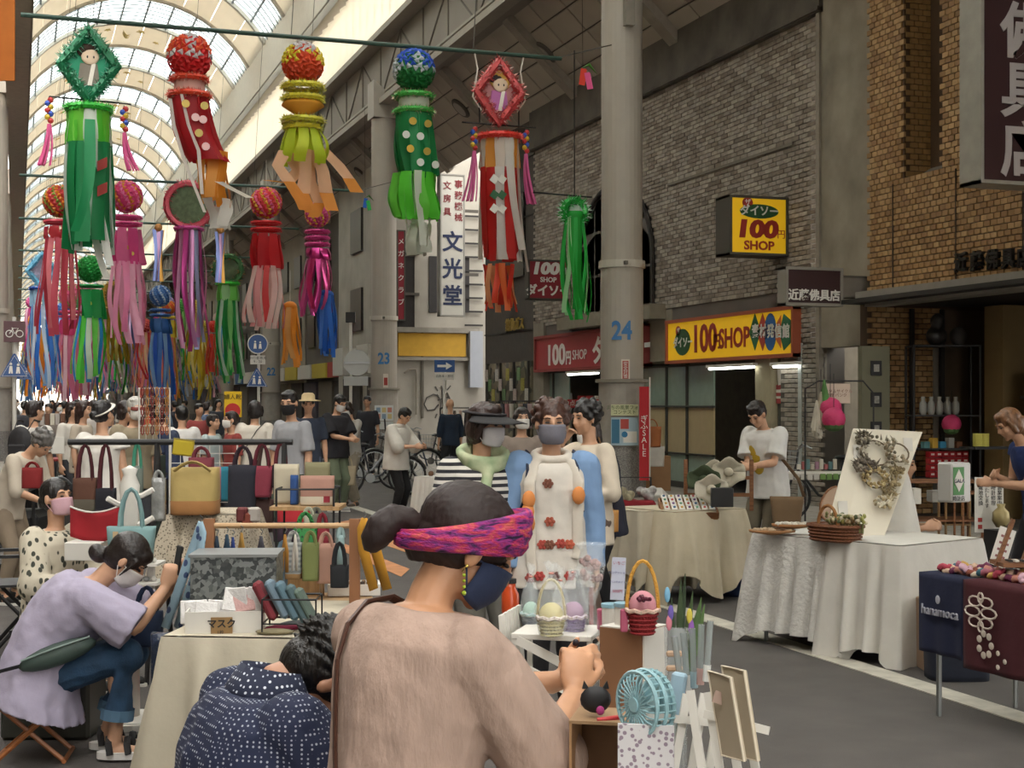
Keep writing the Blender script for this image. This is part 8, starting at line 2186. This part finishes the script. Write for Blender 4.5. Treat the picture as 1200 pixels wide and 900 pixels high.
# black camping chair, cooler box, folding stool
t = thing('camping_chair', 'black folding chair frame behind the lavender woman', 'chair', gnd(30, 760), RW + .3)
for s_ in (-1, 1): MB().tube([(-.2, s_ * .2, 0), (.2, s_ * .2, .45)], .014, 6).build('leg', BLACK, t); MB().tube([(.2, s_ * .2, 0), (-.22, s_ * .2, .45), (-.26, s_ * .2, .85)], .014, 6).build('leg', BLACK, t); MB().box((0, s_ * .22, .62), (.42, .04, .02)).build('armrest', BLACK, t)
MB().box((0, 0, .43), (.4, .4, .015)).build('seat', BLACK, t); MB().box((-.25, 0, .68), (.02, .4, .3)).build('backrest', BLACK, t)
t = bx('storage_box', 'dark olive lidded storage box behind the folding stool', 'box', gnd(52, 868) + FWD * .15, (.42, .3, .34), mat('35352e', rough=.5, noise=.05), bev=.015); MB().box((0, 0, .35), (.45, .33, .03), bev=.008).build('lid', mat('4a4a40', rough=.5), t)
i = LW; s0 = wloc(i, (0, -.02, 0)); t = thing('folding_stool', 'low folding stool with orange wooden legs and brown seat under the lavender woman', 'stool', (s0.x, s0.y, 0), i['t'].rotation_euler.z)
sl = mat('a8683c', rough=.4, noise=.08); MB().box((0, 0, .265), (.3, .26, .022), bev=.008).build('seat', mat('6a3f28', rough=.6), t)
for s_ in (-1, 1):
    MB().tube([(s_ * .13, -.15, .01), (s_ * .13, .12, .25)], .011, 6).build('leg', sl, t); MB().tube([(s_ * .11, .15, .01), (s_ * .11, -.12, .25)], .011, 6).build('leg', sl, t)
for y in (-.15, .15): MB().cyl((-.13, y, .012), (.13, y, .012), .011, 6).build('foot_bar', sl, t)
i = PM; s0 = wloc(i, (0, -.04, 0)); t = chair_frame('stool', 'low dark stool under the pink mask woman', 'stool', (s0.x, s0.y, 0), .3, .3, .30, BLACK, .014)
# far left tables and goods
A, B = at(45, 500, 20), at(85, 500, 20); table(A, B, .7, .8, 'far stall table with red edge beyond the backpack woman', m=mat('8a2c28')); 
for k in range(6): bx('far_ware', 'small ware on the far stall table', 'ware', at(50 + 6 * k, 498, 20.2), (.06, .06, .16), mat(['a8a09a', '6a4a3a', 'c8c0b0'][k % 3], noise=0), group='wares on the far stall table')
bx('notice', 'white printed notice held at the backpack woman side', 'notice', at(68, 532, 13.5), (.12, .01, .16), WHT)
tote('small red shoulder bag in front of the grey haired old woman', 38, 548, 10.8, 24, 24, '7a1a1c', .05)
# =============== foreground display ===============
A, B = gnd(585, 1060, .74), gnd(905, 1040, .74); A, B = at(590, 470, 2.35), at(880, 470, 2.35); table(A.xy.to_3d(), B.xy.to_3d(), 1.45, .76, 'white table of the foreground display, mostly below the picture')
Zt = .765
def bxf(name, label, cat, u0, u1, vt, vb, d, dd, m, rz=0, part='body', bev=.003):
    """box whose front face spans the given sight lines at depth d"""
    p = at((u0 + u1) / 2, vb, d) + FWD * dd / 2; h = px(vb - vt, d)
    return bx(name, label, cat, p, (px(u1 - u0, d), dd, h), m, RW + rz, bev, part=part)
# white slatted crate tower
zc = at(0, 747, 3.5).z
p = at(655, 470, 3.62); t = thing('slatted_crate', 'white slatted crate shelf carrying the wrapped baskets', 'crate', (p.x, p.y, Zt), RW - .25)
H_ = zc - Zt
MB().box((0, 0, H_ - .006), (.2, .18, .014), bev=.002).build('top_board', WHT, t); MB().box((0, 0, .06), (.2, .18, .01)).build('shelf', WHT, t)
for k in range(5): MB().box((-.115, -.085 + .042 * k, H_ * .5 + .02), (.008, .03, H_ + .05), rot=(0, R(-4), 0)).build('slat', WHT, t)
for s_ in (-1, 1):
    for s2 in (-1, 1): MB().box((s_ * .094, s2 * .08, H_ / 2), (.012, .012, H_)).build('post', WHT, t)
for k in range(4): MB().box((.1, 0, .04 + k * H_ / 4.4), (.008, .15, .03)).build('slat', WHT, t); MB().box((0, -.09, .03 + k * H_ / 4.4), (.19, .006, .022), rot=(0, R(25), 0)).build('cross_slat', WHT, t)
def wrapped(label, u, v, wpx, hpx, d, c1, c2, c3, top, hc='d8b85a', wrap=True, handle=True):
    """small woven basket with padded pin-cushion top in clear wrap"""
    p = at(u, v, d); w, h = px(wpx, d), px(hpx, d); t = thing('wrapped_basket' if wrap else 'basket', label, 'basket', p, RW)
    r = w / 2
    MB().lathe([(r * .72, 0), (r * .9, h * .4), (r, h * .55)], seg=18).build('basket_body', mat(c1, noise=.1, bump=.8, bscale=200), t, smooth=True)
    for k in range(5): MB().tube([((r * (.75 + .05 * k) + .0008) * math.cos(a), (r * (.75 + .05 * k) + .0008) * math.sin(a), h * (.05 + .1 * k)) for a in [6.283 * q / 20 for q in range(20)]], .0022, 4, closed=True).build('woven_row', mat(c1, noise=.1), t)
    MB().tube([((r * 1.02) * math.cos(a), (r * 1.02) * math.sin(a), h * .55 + .002 * math.sin(8 * a)) for a in [6.283 * q / 32 for q in range(32)]], .005, 6, closed=True, flat=2 if 0 else 1).build('lace_trim', mat(c2, pat='spots', two='a8988a', ps=150, noise=0), t)
    MB().ball((0, 0, h * .62), (r * .86, r * .86, h * .36), 14, 10).build('cushion', cloth(c3), t, smooth=True)
    if handle: MB().tube([(r * .98 * math.cos(a), 0, h * .5 + h * 1.15 * math.sin(a)) for a in [math.pi * q / 12 for q in range(13)]], .0035 if wrap else .0045, 6).build('handle', mat(hc, noise=.15, bump=.6, bscale=200), t)
    if wrap:
        T_ = px(v - top, d); g = MB(); rr = []
        for z, q in ((0, .85), (h * .3, 1.05), (h * .8, 1.12), (h * 1.3, .85), (h * 1.75, .3), (h * 1.85, .12), (T_ * .93, .35), (T_, .5)):
            rr.append([(r * q * (1 + .12 * math.sin(5 * a + z * 60)) * math.cos(a), r * q * (1 + .12 * math.sin(5 * a + z * 60)) * math.sin(a), z if z < T_ * .9 else z + .006 * math.sin(4 * a)) for a in [6.283 * q2 / 18 for q2 in range(18)]])
        g.loft(rr, cap=False); g.build('clear_wrap', CLEAR, t, smooth=True); MB().tube([(r * .14 * math.cos(a), r * .14 * math.sin(a), h * 1.83) for a in [6.283 * q / 10 for q in range(10)]], .0025, 5, closed=True).build('tie', mat('c8867a', noise=0), t)
    return t
wrapped('yellow woven basket with cream cushion in clear wrap', 646, 745, 33, 40, 3.5, 'c8bc7a', 'd8d0c8', 'd8cc90', 660, 'd0c08a')
wrapped('purple woven basket with lilac cushion in clear wrap', 672, 744, 30, 40, 3.6, '7a5a98', 'c8bcc8', 'b08aa8', 669, 'b8a0c0', handle=False)
wrapped('mint cushion in clear wrap behind the yellow basket', 622, 738, 22, 34, 3.72, '3f4650', '9ab0b0', 'a8c8b8', 662, handle=False)
wrapped('small pale wrapped basket behind, between yellow and purple', 657, 735, 20, 30, 3.8, 'a89a90', 'c8bcb0', 'c8bcae', 665, handle=False)
t = thing('clear_bag', 'tall empty clear cellophane bag right of the purple basket', 'bag', at(697, 748, 3.45), RW - .2); g = MB(); g.grid(lambda x, y: (-.018 + .036 * x - .03 * y, .006 * math.sin(9 * x + 5 * y), .17 * y), 6, 14); g.build('film', CLEAR, t, smooth=True)
t = thing('wrapped_bouquet', 'pink and white flowers in cellophane before the blue cardigan hem', 'flowers', at(693, 688, 4.0), RW); g = MB()
for q in range(22): g.ball((rnd.uniform(-.025, .025), rnd.uniform(-.02, .02), rnd.uniform(.02, .085)), .010, 6, 5)
g.build('blossoms', mat('c89a94', noise=.4, scale=60), t, kind='stuff'); g = MB(); g.lathe([(.008, -.05), (.028, 0), (.04, .06), (.03, .10), (.045, .12)], seg=14, cap=False); g.build('clear_wrap', CLEAR, t, smooth=True); MB().cyl((0, 0, -.12), (0, 0, 0), .006, 6).build('stem', mat('8a3a3a', noise=0), t)
# cardboard tower, white side
ztop = at(0, 738, 3.4).z
p = at(742, 470, 3.46); t = thing('cardboard_box', 'tall brown cardboard box with one white side under the red basket', 'box', (p.x, p.y, Zt), RW + .62); hh_ = ztop - Zt
MB().box((0, 0, hh_ / 2), (.115, .11, hh_), bev=.002).build('box_body', mat('8a5f3c', noise=.08), t); MB().box((.06, 0, hh_ / 2), (.004, .109, hh_ - .004)).build('white_side', WHT, t); MB().box((0, -.0565, hh_ / 2), (.115, .003, hh_ - .002)).build('brown_side', mat('80583a', noise=.1), t); MB().box((0, 0, hh_ + .001), (.116, .111, .003)).build('lid', WHT, t)
t.rotation_euler.z = RW - .62; MW[t.name] = Matrix.Translation(t.location) @ Euler(t.rotation_euler).to_matrix().to_4x4()
wrapped('red woven basket with pink berry cushion and yellow hoop handle', 753, 743, 38, 52, 3.38, '8a1c20', 'c8a898', 'c88a94', 0, 'd09a3c', wrap=False)
g = MB(); t = thing('berry_decoration', 'cluster of dark red berries on top of the red basket', 'decoration', at(753, 703, 3.33))
for q in range(14): g.ball((.018 * math.cos(q * 2.4) * (q % 3) / 2, .014 * math.sin(q * 2.4), .002 * (q % 4)), .005, 6, 5)
g.build('berries', mat('5a1c34', rough=.3, noise=.2), t, kind='stuff')
for k, (u, d_) in enumerate(((716, 3.58), (731, 3.47))):
    t = thing('tin_can', ['white tin with pale blue lid at the back holding the card', 'white tin with pale blue lid in front of the card'][k], 'can', at(u, 739, d_)); MB().lathe([(.022, 0), (.0225, .06)], seg=20).build('can_body', WHT, t, smooth=False); MB().lathe([(.024, .058), (.0245, .067), (.017, .0675)], seg=20).build('lid', mat('8ab0c0', rough=.4, noise=0), t)
t = thing('price_card', 'upright clear standing card with pink and blue writing on the tins', 'sign', at(723, 703, 3.55), rot=(0, R(3), RW)); MB().box((0, 0, .052), (.034, .002, .104)).build('card', mat('b4b8c8', noise=.04), t)
for k, (s_, c_) in enumerate((('いちご', 'a85a6a'), ('ピンクッション', '5a5a8a'), ('ハンドメイド', '5a5a8a'), ('500円', 'a85a6a'))): text(s_, .0065 if k in (1, 2) else .01, mat(c_, noise=0), t, (0, -.002, .09 - k * .023), FY, world=False, ext=.0003)
bxf('pink_card_box', 'small pink box beside the tins', 'box', 700, 709, 714, 739, 3.6, .02, mat('b8607a', noise=.1)); bxf('pink_card_box', 'small deep pink packet in front of the tin', 'box', 727, 736, 714, 741, 3.37, .01, mat('a8506a', noise=.1))
# flowers and pen tubes
p = at(793, 790, 2.95); t = thing('plant_vase', 'clear vase with dark green leaves and coloured ribbons', 'plant', (p.x, p.y, Zt), RW)
MB().lathe([(.02, 0), (.022, .2), (.026, at(0, 735, 2.95).z - Zt)], seg=14).build('vase', mat('b0b4b4', rough=.1, alpha=.45, noise=0), t, smooth=True)
for k, (u, v, c_, w_) in enumerate(((803, 672, '3a4a34', .007), (798, 680, '46583c', .009), (822, 700, '4f6a3c', .012), (826, 708, '5a7444', .012), (787, 700, '3f5238', .008), (812, 693, '4a5f3c', .009))):
    q = MW[t.name].inverted() @ at(u, v, 2.95); MB().tube([(0, 0, .12), (q.x * .3, 0, q.z * .6), (q.x * .75, 0, q.z * .85), (q.x, 0, q.z)], [.003, w_ * .6, w_, .001], 6, flat=.35).build('leaf', mat(c_, noise=.2), t)
for k, (u, v, c_) in enumerate(((782, 697, '7ab0d0'), (784, 730, 'c87a8a'), (786, 718, '6a5aa8'), (808, 722, 'c8b84a'), (810, 735, '8a5aa8'))):
    q = MW[t.name].inverted() @ at(u, v, 2.9); MB().ball(q, (.006, .004, .016), 8, 6).build('ribbon', mat(c_, noise=.1), t)
for k in range(5):
    q = thing('pen_tube', 'clear topped tube or pen standing right of the vase', 'tube', at(797 + 8 * k, 795 - 4 * k, 2.75 - .03 * k), rot=(0, R(-8 + 3 * k), RW), group='clear tubes right of the vase'); MB().lathe([(.006, 0), (.006, .08)], seg=8).build('barrel', mat('a8b0b0', rough=.1, alpha=.6, noise=0), q); MB().lathe([(.007, -.03), (.007, .0)], seg=8).build('cap', mat(['b0908a', 'c8c8c4', '8aa0a8'][k % 3], noise=0), q)
for k in range(2): MB_ = bxf('wooden_clip', ['upper pale wooden clip at the white box side', 'lower pale wooden clip at the white box side'][k], 'clip', 781, 800, 763 + 17 * k, 770 + 17 * k, 2.8, .008, mat('b89a80', noise=.05))
# desk fan
p = at(757, 824, 2.62); fm = mat('8fb4bc', rough=.35, noise=0); t = thing('desk_fan', 'small pale blue desk fan with round grille', 'fan', p, rot=(0, 0, RW - 1.0))
r = .058
for y, q in ((-.02, 1), (.0, 1.03), (.02, .95)): MB().tube([(r * q * math.cos(a), y, r * q * math.sin(a)) for a in [6.283 * k / 28 for k in range(28)]], .004, 6, closed=True).build('grille_ring', fm, t)
for k in range(28):
    a = 6.283 * k / 28; MB().tube([(.012 * math.cos(a), -.026, .012 * math.sin(a)), (r * .75 * math.cos(a + .3), -.027, r * .75 * math.sin(a + .3)), (r * math.cos(a + .35), -.02, r * math.sin(a + .35)), (r * 1.02 * math.cos(a + .35), .022, r * 1.02 * math.sin(a + .35))], .0016, 4).build('grille_rib', fm, t)
MB().cyl((0, -.03, 0), (0, -.022, 0), .013, 14).build('hub', fm, t); MB().ball((0, .025, 0), (r * .8, .02, r * .8), 14, 8).build('motor_housing', fm, t, smooth=True)
for k in range(4):
    a = 6.283 * k / 4; MB().prism([(.01 * math.cos(a), -.006, .01 * math.sin(a)), (r * .85 * math.cos(a), -.01, r * .85 * math.sin(a)), (r * .85 * math.cos(a + .9), .006, r * .85 * math.sin(a + .9)), (.01 * math.cos(a + .9), .004, .01 * math.sin(a + .9))], (0, .001, 0)).build('blade', mat('a8c4c8', noise=0), t, fix=True)
MB().tube([(0, .02, -r), (0, .03, -r - .04), (0, .01, Zt - p.z + .01)], .008, 6).build('stem', fm, t); MB().lathe([(.035, 0), (.03, .012)], (0, .01, Zt - p.z), 16).build('base', fm, t)
t = thing('blue_holder', 'pale blue folded case standing right of the fan', 'case', at(790, 838, 2.7), rot=(0, R(8), RW - .3)); MB().box((0, 0, .04), (.028, .02, .08), bev=.004).build('case', mat('9ab4c4', noise=.04), t)
# white picket frames
for j, (u, v, d_, tl) in enumerate(((805, 900, 2.55, -14), (850, 905, 2.45, 14))):
    p = at(u, v, d_); p.z = Zt; t = thing('picket_frame', ['white leaning picket frame below the fan', 'second white picket frame crossing at the right'][j], 'rack', p, rot=(R(-12), 0, RW + (.2 if j == 0 else -.5)))
    h = at(0, 815, d_).z - Zt
    for k in range(4): MB().box((-.05 + .033 * k, 0, h / 2), (.015, .005, h), rot=(0, R(-tl), 0)).build('picket', WHT, t)
    for z in (h * .85, h * .35): MB().box((0, -.006, z), (.12, .005, .014), rot=(0, R(8), 0)).build('cross_rail', WHT, t)
for k, (u, c_) in enumerate(((852, 'a89a84'), (868, 'b5a78f'))):
    A_ = at(u - 22, 786 - 6 * k, 2.5 + .05 * k); B_ = at(u + 4, 794 - 8 * k, 2.42 + .05 * k); C_ = at(u + 20, 892, 2.38 + .05 * k); D_ = at(u - 6, 885, 2.46 + .05 * k)
    t = thing('clipboard', ['beige leaning board with pale tape in front', 'second beige board just behind, at the right'][k], 'board', D_); MB().prism([A_, B_, C_, D_], (B_ - A_).cross(D_ - A_).normalized() * .005).build('board', mat(c_, noise=.08), t, world=True, fix=True); MB().tube([A_, B_, C_, D_], .0025, 5, closed=True).build('edge', mat('c8bca8', noise=0), t, world=True)
    MB().box(A_.lerp(C_, .3) - FWD * .008, (.02, .004, .02), rot=(0, R(20), RW)).build('tape', mat('b39a8c', noise=.05), t, world=True)
# lower box, black pouch, red pen
p = at(712, 470, 2.8); zl = at(0, 846, 2.75).z; t = thing('open_box', 'low open brown box with white printed front panel', 'box', (p.x, p.y, Zt), RW - .2)
MB().box((0, 0, (zl - Zt)), (.13, .13, .006)).build('top', mat('9a7a58', noise=.08), t); MB().box((-.062, 0, (zl - Zt) / 2), (.005, .13, zl - Zt)).build('side', CARD, t); MB().box((0, .062, (zl - Zt) / 2), (.13, .005, zl - Zt)).build('back', mat('6a4a30'), t); MB().box((0, 0, .005), (.13, .13, .01)).build('bottom', mat('5a4030'), t)
t = thing('printed_panel', 'white panel printed with small grey pattern below the fan', 'panel', at(757, 905, 2.58), RW - .2); MB().box((0, 0, .04), (.10, .006, .09)).build('panel', mat('c9c6c8', pat='spots', two='8a7a88', ps=90, noise=0), t)
t = thing('pouch', 'small black pouch with pink charm behind her hands', 'pouch', at(698, 838, 2.78), RW); MB().ball((0, 0, .03), (.03, .015, .026), 12, 8).build('pouch', mat('1a191c', rough=.6), t, smooth=True); MB().ball((.008, -.016, .012), (.008, .004, .009), 8, 6).build('charm', mat('a83a7a', noise=0), t)
for s_ in (-1, 1): MB().prism([(s_ * .012, 0, .05), (s_ * .026, 0, .05), (s_ * .022, 0, .066)], (0, .006, 0)).build('ear_tip', mat('1a191c', rough=.6), t, fix=True)
t = thing('red_pen', 'red craft pen lying on the low box', 'pen', at(713, 845, 2.68), RW + .2); MB().tube([(-.022, 0, .004), (.024, 0, .006)], [.003, .005], 8).build('barrel', mat('b81c24', rough=.3, noise=0), t)
# her handiwork, hands' item; orange bottle
t = thing('craft_piece', 'tiny craft piece held in her fingertips', 'craft', wloc(FW, (.0, .47, 1.075))); MB().ball((0, 0, 0), .008, 8, 6).build('bead', mat('2c2830', rough=.2), t)
t = thing('water_bottle', 'orange water bottle seen below the navy mask', 'bottle', at(598, 722, 6.6)); MB().lathe([(.035, 0), (.04, .02), (.04, .1), (.025, .13), (.025, .15)], seg=14).build('bottle_body', mat('b8441c', rough=.3, noise=0), t, smooth=True); MB().cyl((0, 0, .15), (0, 0, .17), .028, 12).build('cap', BLACK, t)
flush_text()
